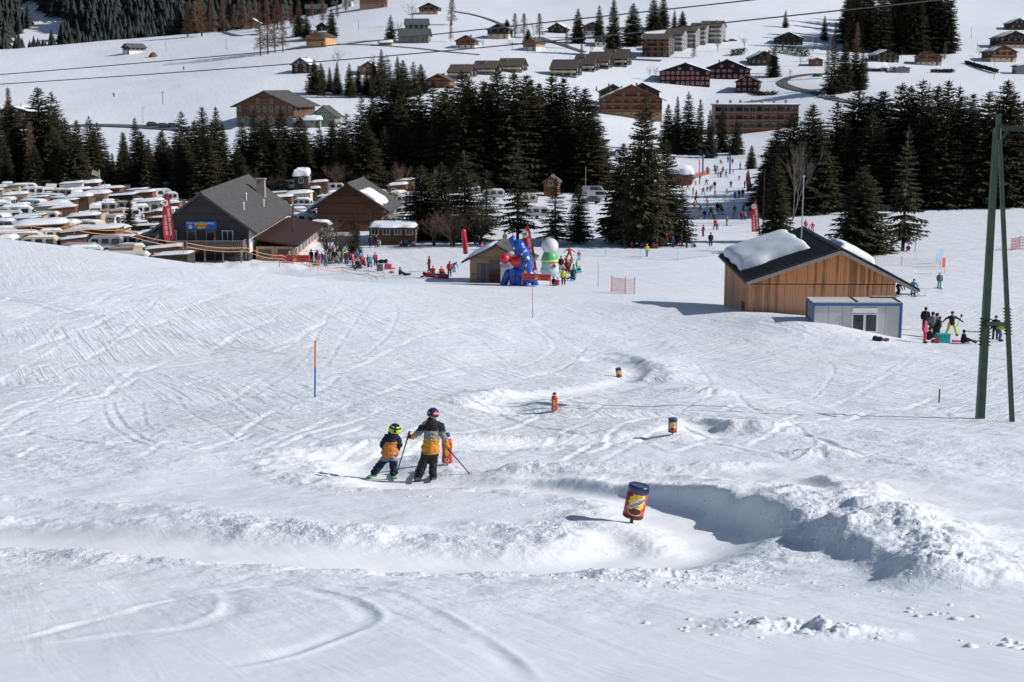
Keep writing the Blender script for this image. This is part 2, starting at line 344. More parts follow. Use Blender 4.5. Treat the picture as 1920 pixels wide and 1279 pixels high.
def at(px, py):                       # ground point under a photo pixel
    X, Y = hit(px, py, H if py > 560 else Hb); return Vector((X, Y, h1(X, Y)))
def atY(px, Y, dz=0.0):               # ground point at distance Y in the direction of photo column px
    z = CZ-20.
    for _ in range(3):
        X = (px-959.5)/FPX*(Y*CP+(CZ-z)*SP); z = float(Hb(X, Y)) if Y > 135 else h1(X, Y)
    return Vector((X, Y, z+dz))
def ppm(p): return FPX/(p.y*CP+(CZ-p.z)*SP)    # photo pixels per metre at a point
def zat(p, py): return zy(p.y, py)             # height that shows at photo row py above ground point p

# ------------------------------------------------------------------ the ground: near piste and far land
def sheet(name, m, tx, ys, dtl):
    T, YY = np.meshgrid(tx, ys); XX = T*YY; Z = Hb(XX, YY); rg = None
    if dtl:
        dz, rg, cr_ = detail(XX.ravel(), YY.ravel()); Z = Z+dz.reshape(Z.shape)
    else:
        far = np.clip((YY-330)/200, 0, 1); Z = Z+far*1.6*fbm(XX*0.012, YY*0.012, 4, 40)
        camp = np.clip((300-YY)/15, 0, 1)*np.clip((YY-172)/15, 0, 1)*np.clip((-XX/YY-0.125)/.02, 0, 1); Z = Z-0.05+camp*1.1*np.clip(fbm(XX*.16, YY*.12, 3, 55)+.1, 0, 1)
    nr, nc = T.shape; I = np.arange(nr*nc).reshape(nr, nc)
    Q = np.stack([I[:-1, :-1], I[:-1, 1:], I[1:, 1:], I[1:, :-1]], -1).reshape(-1, 4)
    me = np_mesh(name, np.stack([XX, YY, Z], -1).reshape(-1, 3), Q, m)
    if rg is not None:
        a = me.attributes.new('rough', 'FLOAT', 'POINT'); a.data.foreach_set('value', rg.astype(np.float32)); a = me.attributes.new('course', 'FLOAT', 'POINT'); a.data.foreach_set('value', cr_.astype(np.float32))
    return tag(link(name, me), kind='structure')
flank = lambda a, b, n: np.linspace(a, b, n)
tx = np.concatenate([flank(-1.6, -0.43, 14)[:-1], np.linspace(-0.43, 0.43, 760), flank(0.43, 1.6, 14)[1:]])
ysn = np.concatenate([np.linspace(0.4, 4.5, 8)[:-1], np.exp(np.arange(math.log(4.5), math.log(137), 0.0039))])
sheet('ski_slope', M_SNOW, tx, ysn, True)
txf = np.concatenate([flank(-1.6, -0.46, 20)[:-1], np.linspace(-0.46, 0.46, 380), flank(0.46, 1.6, 20)[1:]])
sheet('valley_ground', M_SNOWF, txf, np.exp(np.linspace(math.log(ysn[-1]), math.log(2600), 300)), False)

# ------------------------------------------------------------------ vegetation prototypes
def foliage(name, col, var):
    m = bpy.data.materials.new(name); m.use_nodes = True; n = m.node_tree.nodes; l = m.node_tree.links
    b = n['Principled BSDF']; b.inputs['Roughness'].default_value = 0.8; b.inputs['Specular IOR Level'].default_value = 0.15
    oi = n.new('ShaderNodeObjectInfo'); g = n.new('ShaderNodeNewGeometry'); nz = n.new('ShaderNodeTexNoise'); nz.inputs['Scale'].default_value = 0.8
    l.new(g.outputs['Position'], nz.inputs['Vector'])
    ad = n.new('ShaderNodeMath'); ad.operation = 'ADD'; l.new(oi.outputs['Random'], ad.inputs[0]); l.new(nz.outputs['Fac'], ad.inputs[1])
    r = n.new('ShaderNodeValToRGB'); e = r.color_ramp.elements; e[0].position = 0.4; e[1].position = 1.5
    e[0].color = [c*(1-var) for c in col]+[1]; e[1].color = [c*(1+var) for c in (col[0]*1.15, col[1], col[2]*0.9)]+[1]
    e[1].position = 1.0
    l.new(ad.outputs[0], r.inputs[0]); l.new(r.outputs[0], b.inputs['Base Color']); return m
M_NEEDLE = foliage('spruce_needles', (0.042, 0.045, 0.030), 0.5)
M_MTN = foliage('mountain_needles_haze_tint', (.020, .026, .028), .5)  # bluish tint puts the distance haze into the needle colour
M_LARCH = foliage('larch_twigs', (0.115, 0.080, 0.060), 0.3)
M_BARE = foliage('bare_twigs', (0.075, 0.060, 0.052), 0.3)
M_BIRCH = mat('birch_bark', (0.12, 0.105, 0.095), 0.8, 0.4, 2.0)
M_BARK = mat('spruce_bark', (0.055, 0.042, 0.034), 0.9, 0.3, 3.0, 0.4)
M_PINE = foliage('dwarf_pine', (0.035, 0.045, 0.028), 0.3)

def spruce(seed, hgt=20.0, rmax=3.6, lv=46, bare=0.06, dens=1.0):
    """drooping whorls of needle-covered boughs; returns crown and trunk meshes"""
    rg = random.Random(seed); V = []; F = []
    def tri(a, b, c):
        k = len(V); V.extend((a, b, c)); F.append((k, k+1, k+2))
    lean = rg.uniform(-.015, .015)
    for L in range(lv):
        f = bare+(1-bare)*(L+rg.uniform(-.35, .35))/lv; f = min(max(f, 0.02), 0.992); z0 = hgt*f
        r = rmax*.92*((1-f)**0.66)*(0.55+0.45*min(1, (f-bare+.03)/.10)) + 0.14
        nb = max(5, int((7+8*(1-f))*dens)); off = rg.uniform(0, 6.28)
        for k in range(nb):
            if rg.random() < 0.09: continue
            a = off+6.283*k/nb+rg.uniform(-.28, .28); rr = r*rg.uniform(.62, 1.14); dr = rr*rg.uniform(.16, .42)*(1-.75*f)-rr*0.5*f*f
            ca, sa = math.cos(a), math.sin(a); seg = 5; zb = z0+rg.uniform(-.2, .2)
            P = lambda t, s=0.0, dz=0.0: Vector((ca*rr*t-sa*s+lean*z0, sa*rr*t+ca*s, zb-dr*(t**1.35)+dr*.35*max(0, t-.75)*4*.5+dz))
            for j in range(seg):
                t = .12+.86*j/seg; w = rr*.30*(1-t*.72)*rg.uniform(.7, 1.25)+.10; dt = 1/seg
                # two drooping side sprays and a hanging one, tips pointing outward
                tri(P(t), P(t+dt*.9, 0, -.02), P(t+dt*1.25, w, -w*.55*rg.uniform(.4, 1.2)))
                tri(P(t), P(t+dt*1.25, -w, -w*.55*rg.uniform(.4, 1.2)), P(t+dt*.9, 0, -.02))
                if rg.random() < .75: tri(P(t-.05, .10), P(t+dt*.8, -.10), P(t+dt*.5, rg.uniform(-.1, .1), -rg.uniform(.35, .85)*(w+.12)))
            tri(P(.85, .13), P(.85, -.13), P(1.12, 0, .03))
    top = Vector((lean*hgt, 0, hgt))
    for k in range(3):
        a = 2.1*k; tri(top+Vector((0, 0, .35)), top+Vector((.09*math.cos(a), .09*math.sin(a), -.7)), top+Vector((.09*math.cos(a+2), .09*math.sin(a+2), -.7)))
    me = np_mesh('crown', np.array([tuple(v) for v in V]), np.array(F), M_NEEDLE, smooth=False)
    t = MB().tube((0, 0, -1.0), (lean*hgt*.5, 0, hgt*.5), .30, .16, 7).tube((lean*hgt*.5, 0, hgt*.5), (lean*hgt, 0, hgt*.985), .16, .03, 6)
    return me, t.mesh('trunk', M_BARK, True)
def larch(seed, hgt=20.0, rmax=2.9, m=None):
    rg = random.Random(seed); c = MB()
    for L in range(44):
        f = .14+.85*L/44; z0 = hgt*f; r = rmax*(1-f)**.75+.2
        for k in range(6):
            a = rg.uniform(0, 6.28); rr = r*rg.uniform(.5, 1.1); ca, sa = math.cos(a), math.sin(a)
            e = Vector((ca*rr, sa*rr, z0-rr*rg.uniform(-.12, .35))); c.tube((0, 0, z0), e, .05, .022, 3, caps=False)
            for j in range(7):
                q = Vector((0, 0, z0)).lerp(e, rg.uniform(.25, 1.0)); c.tube(q, q+Vector((rg.uniform(-.6, .6), rg.uniform(-.6, .6), rg.uniform(-.7, .1))), .034, .016, 3, caps=False)
    t = MB().tube((0, 0, -1), (0, 0, hgt*.5), .24, .13, 6).tube((0, 0, hgt*.5), (0, 0, hgt), .13, .02, 5)
    return c.mesh('crown', m or M_LARCH), t.mesh('trunk', M_BARK, True)
def bare_tree(seed, hgt=10.0, m=None, stems=1, spread=.5):
    rg = random.Random(seed); c = MB(); t = MB()
    def grow(p, d, ln, r, lev):
        e = p+d*ln; (t if lev == 0 else c).tube(p, e, r, r*.62, 5 if lev == 0 else 3, caps=False)
        if lev == 4: return
        for k in range(4 if lev < 3 else 3):
            nd = (d+Vector((rg.uniform(-1, 1), rg.uniform(-1, 1), rg.uniform(-.25, .6)))*spread*1.25).normalized()
            grow(p.lerp(e, rg.uniform(.45, 1.0)), nd, ln*rg.uniform(.5, .78), r*.5, lev+1)
    for s in range(stems):
        grow(Vector((rg.uniform(-.2, .2)*(stems > 1), rg.uniform(-.2, .2)*(stems > 1), -.5)), Vector((rg.uniform(-.25, .25)*(stems > 1), rg.uniform(-.25, .25)*(stems > 1), 1)).normalized(), hgt*.42, hgt*(.008 if m else .012), 0)
    return c.mesh('crown', m or M_BARE), t.mesh('trunk', m or M_BARK, True)
PROTO = {
 'spruce': [(spruce(s, 20, rm, lv, b, d), 20) for s, rm, lv, b, d in ((1,4.3,54,.02,1.1),(2,4.9,52,.02,1.1),(3,3.7,56,.03,1.05),(4,4.5,50,.05,.95),(5,5.3,54,.02,1.1),(6,3.3,50,.05,.95),(7,4.7,44,.03,.9),(8,4.0,60,.02,1.2))],
 'open': [(spruce(s, 20, rm, lv, b, d), 20) for s, rm, lv, b, d in ((11,4.6,30,.07,.72),(12,4.2,28,.10,.7))],
 'big': [(spruce(21, 20, 5.6, 60, .07, 1.25), 20), (spruce(22, 20, 4.9, 58, .06, 1.2), 20)],
 'larch': [(larch(s), 20) for s in (31, 32, 33)],
 'bare': [(bare_tree(s), 10) for s in (41, 42, 43)],
 'bush': [(bare_tree(s, 5.0, None, 6, .6), 5) for s in (51, 52)],
 'birch': [(bare_tree(s, 12.0, M_BIRCH, 2, .32), 12) for s in (61, 62)],
}
NAMES = {'spruce': 'spruce_tree', 'open': 'spruce_tree', 'big': 'spruce_tree', 'larch': 'larch_tree', 'bare': 'bare_tree', 'bush': 'bare_bush', 'birch': 'birch_tree'}
_rt = random.Random(99)
def tree(kind, p, hgt, label, group=None, wide=1.0, var=None):
    (cr, tr), h0 = _rt.choice(PROTO[kind]) if var is None else PROTO[kind][var]
    s = hgt/h0; o = thing(NAMES[kind], p, _rt.uniform(0, 6.28), label, 'bush' if kind == 'bush' else 'tree', group)
    w = s*wide*_rt.uniform(.9, 1.12); o.scale = (w, w, s)
    link('crown', cr, o); link('trunk', tr, o); return o
def tree_at(kind, px, top, label, Y=None, base=None, group=None, wide=1.0, var=None):
    p = atY(px, Y) if Y else at(px, base)
    return tree(kind, p, max(1.5, (zat(p, top)-p.z)), label, group, wide, var)
FILL = []
ORD = ['first', 'second', 'third', 'fourth', 'fifth', 'sixth', 'seventh', 'eighth', 'ninth', 'tenth', 'eleventh', 'twelfth', 'thirteenth', 'fourteenth', 'fifteenth', 'sixteenth', 'seventeenth', 'eighteenth', 'nineteenth', 'twentieth']
ORD += ['twenty-'+o for o in ORD[:9]]+['thirtieth']+['thirty-'+o for o in ORD[:9]]+['fortieth']+['forty-'+o for o in ORD[:9]]
def stand(kind, peaks, Y0, Y1, where, group, fill=0, drop=(15, 60), wide=1.0):
    """peaks are the treetops one can pick out along the skyline; fill stands between and behind them"""
    pk = sorted(peaks)
    for i, (px, top) in enumerate(pk):
        tree_at(kind, px, top, ORD[i]+' treetop from left along the skyline of the '+where, Y=_rt.uniform(Y0, Y0+.5*(Y1-Y0)), group=group, wide=wide*_rt.uniform(.85, 1.2))
    for i in range(fill):
        px = _rt.uniform(pk[0][0], pk[-1][0]); t = np.interp(px, [p[0] for p in pk], [p[1] for p in pk])+_rt.uniform(*drop)
        FILL.append((px, t, _rt.uniform(Y0, Y1), where, group, wide*_rt.uniform(.8, 1.25)))

stand('spruce', [(-8,175),(78,163),(105,172),(128,222),(150,225),(172,218),(186,230),(235,248),(258,220),(303,247),(345,208),(367,225),(383,200),(408,200),(422,230)], 300, 345,
      'dark row behind the caravan park', 'spruces behind the caravan park', 58, (15, 100), 1.3)
stand('spruce', [(455,228),(480,205),(505,215),(530,205),(562,218),(600,238),(625,225),(650,212)], 320, 365,
      'spruces below the wooden lodge', 'spruces below the lodge', 46, (4, 80), 1.4)
stand('spruce', [(680,180),(700,175),(722,168),(745,150),(760,148),(790,165),(812,150),(840,160),(870,133),(905,150),(935,125),(960,135),(985,140),(1010,155),(1030,140),(1055,145),(1075,160),(1095,165),(1106,205)], 318, 375,
      'dense central wood', 'spruces in the central wood', 90, (2, 95), 1.6)
stand('spruce', [(590,112),(603,118),(618,125),(632,118),(655,118),(672,122),(688,130),(715,92),(745,105),(757,112),(775,115),(790,120),(700,115)], 545, 590,
      'small grove on the snowy hill', 'spruces in the hillside grove', 24, (4, 28), 1.25)
stand('spruce', [(1455,238),(1442,262),(1480,210),(1515,195),(1535,230),(1560,190),(1580,210),(1600,170),(1625,180),(1645,170),(1680,155),(1700,160),(1720,148),(1745,158),(1765,150),(1790,160),(1815,175),(1845,170),(1875,150),(1890,185),(1910,190),(1930,195),(1955,180)], 262, 325,
      'dense wood behind the lift tower', 'spruces in the right-hand wood', 90, (2, 115), 1.65)
stand('spruce', [(1590,-30),(1605,-40),(1625,-30),(1650,-45),(1670,-35),(1690,-50),(1710,-40),(1730,-45),(1752,-35),(1775,-30),(1640,10),(1615,5),(1665,20),(1688,15),(1720,0)], 735, 860,
      'upper right forest wedge', 'spruces in the upper right forest', 60, (-8, 22), 1.15)
stand('spruce', [(1250,195),(1268,180),(1288,172),(1310,185),(1330,205),(1352,198),(1380,225)], 440, 480,
      'spruces in front of the flat-roofed hotel', 'spruces in front of the hotel', 5, (10, 45))
stand('spruce', [(1562,85),(1582,76),(1600,82),(1615,90)], 590, 605, 'clump beside the curving village road', 'spruces beside the village road', 2, (10, 20), 1.2)
for i in range(46):
    _px = _rt.uniform(-20, 455); FILL.append((_px, _rt.uniform(235, 300), _rt.uniform(286, 300), 'dark row behind the caravan park', 'spruces behind the caravan park', _rt.uniform(1.2, 1.8)))
for i in range(30):
    _px = _rt.uniform(455, 700); FILL.append((_px, _rt.uniform(215, 280), _rt.uniform(312, 335), 'spruces below the wooden lodge', 'spruces below the lodge', _rt.uniform(1.3, 1.8)))
# of the trees behind the skyline ranks the front ones stay single trees, the hidden depth of the woods is one mass
FILL.sort(key=lambda f: (f[2], f[0]))
_near = sorted(range(len(FILL)), key=lambda i: (FILL[i][2]-{'dense central wood': 318, 'dense wood behind the lift tower': 262, 'upper right forest wedge': 735}.get(FILL[i][3], FILL[i][2]-12)))
_single = set(_near[:125]); LITE = [spruce(s_, 20, 4.6, 22, .02, .75)[0] for s_ in (71, 72, 73)]
_lv = []
for me_ in LITE:
    a_ = np.zeros(len(me_.vertices)*3); me_.vertices.foreach_get('co', a_); _lv.append(a_.reshape(-1, 3))
_V, _F, _k = [], [], 0
for i, (px, t, Y, where, group, wd) in enumerate(FILL):
    if i in _single: tree_at('spruce', px, t, 'spruce standing below the skyline inside the '+where, Y=Y, group=group, wide=wd)
    else:
        p = atY(px, Y); h = zat(p, t)-p.z; v = _rt.choice(_lv); a = _rt.uniform(0, 6.28); c_, s_ = math.cos(a), math.sin(a); w = h/20*wd
        _V.append(np.stack([(v[:, 0]*c_-v[:, 1]*s_)*w+p.x, (v[:, 0]*s_+v[:, 1]*c_)*w+p.y, v[:, 2]*h/20+p.z], -1)); _F.append(np.arange(len(v)).reshape(-1, 3)+_k); _k += len(v)
tag(link('forest_depth', np_mesh('forest_depth', np.concatenate(_V), np.concatenate(_F), M_NEEDLE, False)), 'dark depth of the spruce woods behind their front ranks', 'forest', kind='stuff')
# foreground edge trees, each to be told apart
for k, px, top, Y, lab, w in (
  ('spruce', 790, 310, 222, 'dark spruce at the left end of the thicket beside the brown low building', 2.0),
  ('spruce', 828, 305, 226, 'dark spruce in the thicket, second from its left end', 1.9),
  ('spruce', 872, 285, 219, 'dark spruce in the thicket behind the red inflatable post', 1.7),
  ('open', 912, 318, 228, 'thin spruce in the gap of the thicket above the small wooden hut', 1.6),
  ('open', 970, 260, 216, 'tall open-branched spruce behind the red feather flag and blue inflatable', 1.25),
  ('open', 1040, 332, 210, 'middle-sized open spruce with spaced tiers behind the white inflatable', 1.6),
  ('spruce', 1084, 345, 212, 'short bushy spruce right of the white inflatable', 1.9),
  ('big', 1205, 180, 208, 'largest spruce of all, wide drooping boughs, beside the ski run', 1.0),
  ('big', 1165, 268, 214, 'broad spruce leaning against the left side of the largest spruce', 1.0),
  ('spruce', 1248, 262, 216, 'spruce close behind the right side of the largest spruce', 1.5),
  ('open', 1278, 345, 209, 'small ragged spruce at the right foot of the largest spruce', 1.5),
  ('spruce', 1408, 272, 395, 'small lone spruce at the top right edge of the ski run', 1.3),
  ('spruce', 1455, 292, 214, 'narrow spruce right of the feather flag, above the timber barn roof', 1.25),
  ('spruce', 1612, 312, 196, 'dense spruce directly behind the ridge of the timber barn', 2.0),
  ('open', 1692, 235, 198, 'tall thin-topped spruce right of the timber barn', 1.0),
  ('spruce', 664, 400, 200, 'small lone spruce between the low brown building and the sun terrace', 1.1),
  ('spruce', 732, 27, 745, 'lone spruce left of the paired hillside chalets', 1.3),
  ('spruce', 1083, 16, 742, 'leftmost spruce of those behind the hillside chalets at the top', 1.2),
  ('spruce', 1123, 9, 760, 'second spruce from the left at the top, behind the brown and white chalet', 1.2),
  ('spruce', 1150, -4, 700, 'tallest spruce at the top, in front of the stepped apartment block', 1.1),
  ('spruce', 1186, 6, 740, 'wide spruce at the top left of the apartment block', 1.6),
  ('spruce', 1225, -6, 790, 'left of the twin spruces at the top edge above the apartment block', 1.3),
  ('spruce', 1242, -8, 795, 'right of the twin spruces at the top edge above the apartment block', 1.3),
  ('spruce', 1264, 18, 790, 'small left spruce behind the apartment block roofs', 1.3),
  ('spruce', 1279, 20, 790, 'small right spruce behind the apartment block roofs', 1.3),
  ('spruce', 1450, 92, 655, 'bushy dark spruce beside the black chalet with red shutters', 1.5),
  ('spruce', 1472, 18, 810, 'lone spruce above the dark chalet left of the upper right forest', 1.2),
  ('spruce', 1545, 29, 770, 'lone spruce at the lower left corner of the upper right forest', 1.5),
  ('spruce', 1718, 62, 735, 'small spruce at the lower tip of the upper right forest', 1.3),
  ('spruce', 1118, 160, 600, 'tiny spruce on the snow above the large brown chalet', 1.2),
  ('spruce', 622, 16, 770, 'dark spruce right of the orange chalet', 1.4),
  ('spruce', 575, 26, 775, 'dark spruce left above the orange chalet', 1.6),
  ('spruce', 560, 20, 790, 'dark spruce beside the red-walled house above the orange chalet', 1.6),
  ('spruce', 425, 45, 900, 'small round spruce by the snowy lane at the upper left', 1.8),
  ('spruce', 412, 42, 905, 'small spruce left of the round spruce by the upper left lane', 1.6),
  ('spruce', 365, 38, 930, 'spruce at the edge of the upper left field beside the dark barn', 1.6),
  ('spruce', 990, 55, 735, 'round dark evergreen beside the grey and timber house', 2.6),
  ('spruce', 950, 36, 800, 'round evergreen behind the chalet on the hill lane', 2.4),
  ('spruce', 1420, 175, 640, 'small evergreen in the garden of the smallest black chalet', 2.2),
  ('spruce', 245, 370, 214, 'low green evergreen among the caravans', 1.6)):
    tree_at(k, px, top, lab, Y=Y, wide=w)
for k, px, top, Y, lab, grp, w in (
  ('larch', 488, 2, 715, 'tall leafless larch in the row at the upper left', 'larches at the upper left', 1.2), ('larch', 502, -8, 720, 'tall leafless larch in the row at the upper left', 'larches at the upper left', 1.2),
  ('larch', 515, 12, 725, 'tall leafless larch in the row at the upper left', 'larches at the upper left', 1.2), ('larch', 530, 4, 725, 'tall leafless larch in the row at the upper left', 'larches at the upper left', 1.2),
  ('larch', 365, 0, 930, 'brown larch left of the dark barn by the upper left lane', None, 1.4), ('larch', 425, 0, 960, 'brown larch right of the dark barn by the upper left lane', None, 1.6),
  ('larch', 62, 225, 288, 'reddish-brown larch at the left among the dark spruces', None, 1.2), ('larch', 24, 160, 330, 'thin grey larch rising above the left edge spruces', None, .8),
  ('larch', 285, 285, 292, 'small brown larch in front of the left spruce row', None, 1.3), ('larch', 1565, 40, 745, 'brown larch at the left edge of the upper right forest', None, 1.3),
  ('larch', 1605, 40, 720, 'brown larch in front of the upper right forest', None, 1.3), ('larch', 1622, 105, 605, 'leafless larch right of the roadside spruce clump', None, 1.2),
  ('larch', 1550, 85, 640, 'leafless larch behind the roadside spruce clump', None, 1.2),
  ('larch', 965, 24, 760, 'left of the reddish round-headed trees on the hill', None, 2.0), ('larch', 982, 24, 762, 'middle of the reddish round-headed trees on the hill', None, 2.0), ('larch', 1011, 24, 758, 'right of the reddish round-headed trees on the hill', None, 2.0),
  ('bare', 632, 82, 640, 'bare round tree left above the hillside grove', None, 1.2), ('bare', 700, 92, 600, 'bare tree standing within the hillside grove', None, 1.2),
  ('bare', 722, 98, 600, 'bare reddish tree within the hillside grove, right one', None, 1.2), ('bare', 773, -8, 800, 'bare tree left of the topmost dark chalet', None, 1.2),
  ('larch', 847, -12, 805, 'brown tree right of the topmost dark chalet', None, 1.6), ('bare', 747, 32, 745, 'small bare tree beside the lone hillside spruce', None, 1.0),
  ('bare', 1107, 68, 690, 'bare tree right above the stepped row houses', None, 1.1), ('bare', 1218, 118, 640, 'pale bare tree left of the black chalet with red shutters', None, .9),
  ('bare', 1228, 116, 640, 'pale bare tree close left of the black chalet with red shutters', None, .9), ('bare', 955, 72, 735, 'small bare tree by the hill lane', None, 1.0),
  ('birch', 1486, 238, 250, 'white-barked bare birch in front of the right-hand wood', None, 1.0), ('bare', 135, 205, 330, 'bare grey tree between the left spruces', None, 1.0),
  ('bare', 620, 15, 780, 'bare tree behind the spruce right of the orange chalet', None, 1.2), ('bare', 1700, 95, 735, 'small bare bush-like tree below the upper right forest', None, 1.0),
  ('bare', 1715, 405, 197, 'leafless sapling beside the open spruce right of the timber barn', None, .8),
  ('bush', 618, 398, 196, 'bare grey bush left of the small lone spruce', None, 1.0), ('bush', 640, 405, 194, 'bare grey bush beside the small lone spruce', None, 1.0), ('bare', 630, 385, 205, 'bare sapling behind the sun terrace', None, 1.0),
  ('bush', 1140, 290, 330, 'bare bush on the snowbank left of the largest spruce', None, 1.2), ('bush', 1030, 430, 190, 'bare bush at the foot of the open spruce', None, .9),
  ('bush', 815, 385, 212, 'bare spreading bush in front of the thicket, left one', None, 1.2), ('bush', 850, 375, 210, 'bare spreading bush in front of the thicket, middle one', None, 1.2), ('bush', 895, 365, 212, 'bare spreading bush in front of the thicket, right one', None, 1.2)):
    tree_at(k, px, top, lab, Y=Y, group=grp, wide=w)
for i in range(9):
    px = 590+i*32+_rt.uniform(-6, 6)
    tree_at('birch' if i in (4, 6, 7) else 'bush', px, _rt.uniform(285, 312), 'bare brown brushwood at the foot of the central wood', Y=_rt.uniform(300, 316), group='brushwood below the central wood', wide=.9)
for i in range(5):
    tree_at('bush', 285+i*55+_rt.uniform(-8, 8), _rt.uniform(292, 315), 'bare brush along the back of the caravan park', Y=_rt.uniform(286, 298), group='brush behind the caravan park', wide=1.0)

for i, (px, top) in enumerate(((352,2),(378,-6),(398,4),(418,-4),(440,6),(455,-8),(470,2),(545,8),(560,-6),(585,2),(605,-8),(632,4),(648,-6),(520,-14))):
    tree_at('larch', px, top, ORD[i]+' brown larch from the left in the open wood at the upper left', Y=_rt.uniform(850, 930), group='brown larches at the upper left', wide=1.7)
for i, (px, py, h) in enumerate(((845,78,7),(905,92,6),(1000,66,8),(1062,92,7),(1150,70,8),(1205,98,6),(1300,112,7),(1345,100,7),(1395,95,8),(1440,140,7),(1500,125,8),(1525,98,9),(1560,118,8),(1600,135,7),(1690,112,7),(1770,115,6),(1835,108,6),(1480,150,6),(1090,120,6),(960,98,7))):
    tree('bare' if i % 3 else 'larch', at(px, py), h*(1 if i % 3 else 1.6), 'bare garden tree among the hillside chalets', 'garden trees among the chalets', 1.3)
# far mountain forest at the upper left: reads as one mass
def mass(name, pts, label, seed):
    rg = np.random.default_rng(seed); V = []; F = []; k = 0
    for X, Y, h in pts:
        z = float(Hb(X, Y)); n = 7; nt = 5
        for t in range(nt):
            zb = z+h*(.05+.17*t); zt = zb+h*.30; r = h*.24*(1-t/(nt+.6))*rg.uniform(.8, 1.2)
            a = rg.uniform(0, 6.28); V.append((X, Y, zt))
            for i in range(2*n):
                q = r*(1.25 if i % 2 else .55)*rg.uniform(.8, 1.2); V.append((X+q*math.cos(a+math.pi*i/n), Y+q*math.sin(a+math.pi*i/n), zb-(.05*h if i % 2 else 0)))
            F += [(k, k+1+i, k+1+(i+1) % (2*n)) for i in range(2*n)]; k += 2*n+1
    return tag(link(name, np_mesh(name, np.array(V), np.array(F), M_MTN, False)), label, 'forest', kind='stuff')
pts = []
for i in range(5200):
    Y = _rt.uniform(1080, 1700); px = _rt.uniform(-160, 600); X = (px-960)/FPX*Y*1.0
    if fbm(X*.009, Y*.009, 3, 71) > .26: continue
    pts.append((X, Y, _rt.uniform(13, 32)))
for i in range(230):
    px = _rt.uniform(335, 660); Y = _rt.uniform(940, 1060); X = (px-960)/FPX*Y
    if px < 480 or Y > 985: pts.append((X, Y, _rt.uniform(16, 26)))
mass('mountain_forest', pts, 'haze-tinted dark conifer forest on the far mountainside at the upper left', 3)

def hedge(pix, h, w, lab):
    P = [hit(*q) for q in pix]; rg = np.random.default_rng(len(lab)); L = sum(math.hypot(b[0]-a[0], b[1]-a[1]) for a, b in zip(P[:-1], P[1:])); n = int(L*90); o = thing('hedge', (0, 0, 0), 0, lab, 'hedge'); D = np.r_[0, np.cumsum([math.hypot(b[0]-a[0], b[1]-a[1]) for a, b in zip(P[:-1], P[1:])])]
    t = rg.uniform(0, D[-1], n); x = np.interp(t, D, [p[0] for p in P])+rg.normal(0, w*.3, n); y = np.interp(t, D, [p[1] for p in P])+rg.normal(0, w*.3, n); z = Hb(x, y)+h*rg.uniform(0, 1, n)**.8
    c = np.stack([x, y, z], -1)[:, None, :]+rg.normal(0, .26, (n, 3, 3)); link('foliage', np_mesh('foliage', c.reshape(-1, 3), np.arange(n*3).reshape(-1, 3), M_PINE, False), o)
hedge([(1370,108),(1395,104)], 3.5, 2.5, 'dark round shrubbery left above the black chalets')
hedge([(1445,100),(1480,102),(1515,108)], 4.0, 3.0, 'long dark shrubbery below the dark chalet with orange side')
hedge([(1395,170),(1425,181),(1455,180)], 1.8, 1.6, 'low dark hedge round the smallest black chalet')
hedge([(1745,137),(1788,137)], 1.6, 1.2, 'low trimmed hedge in front of the red-brown chalet')
hedge([(1810,120),(1870,137)], 1.4, 1.0, 'dark low hedge beneath the right edge chalets')

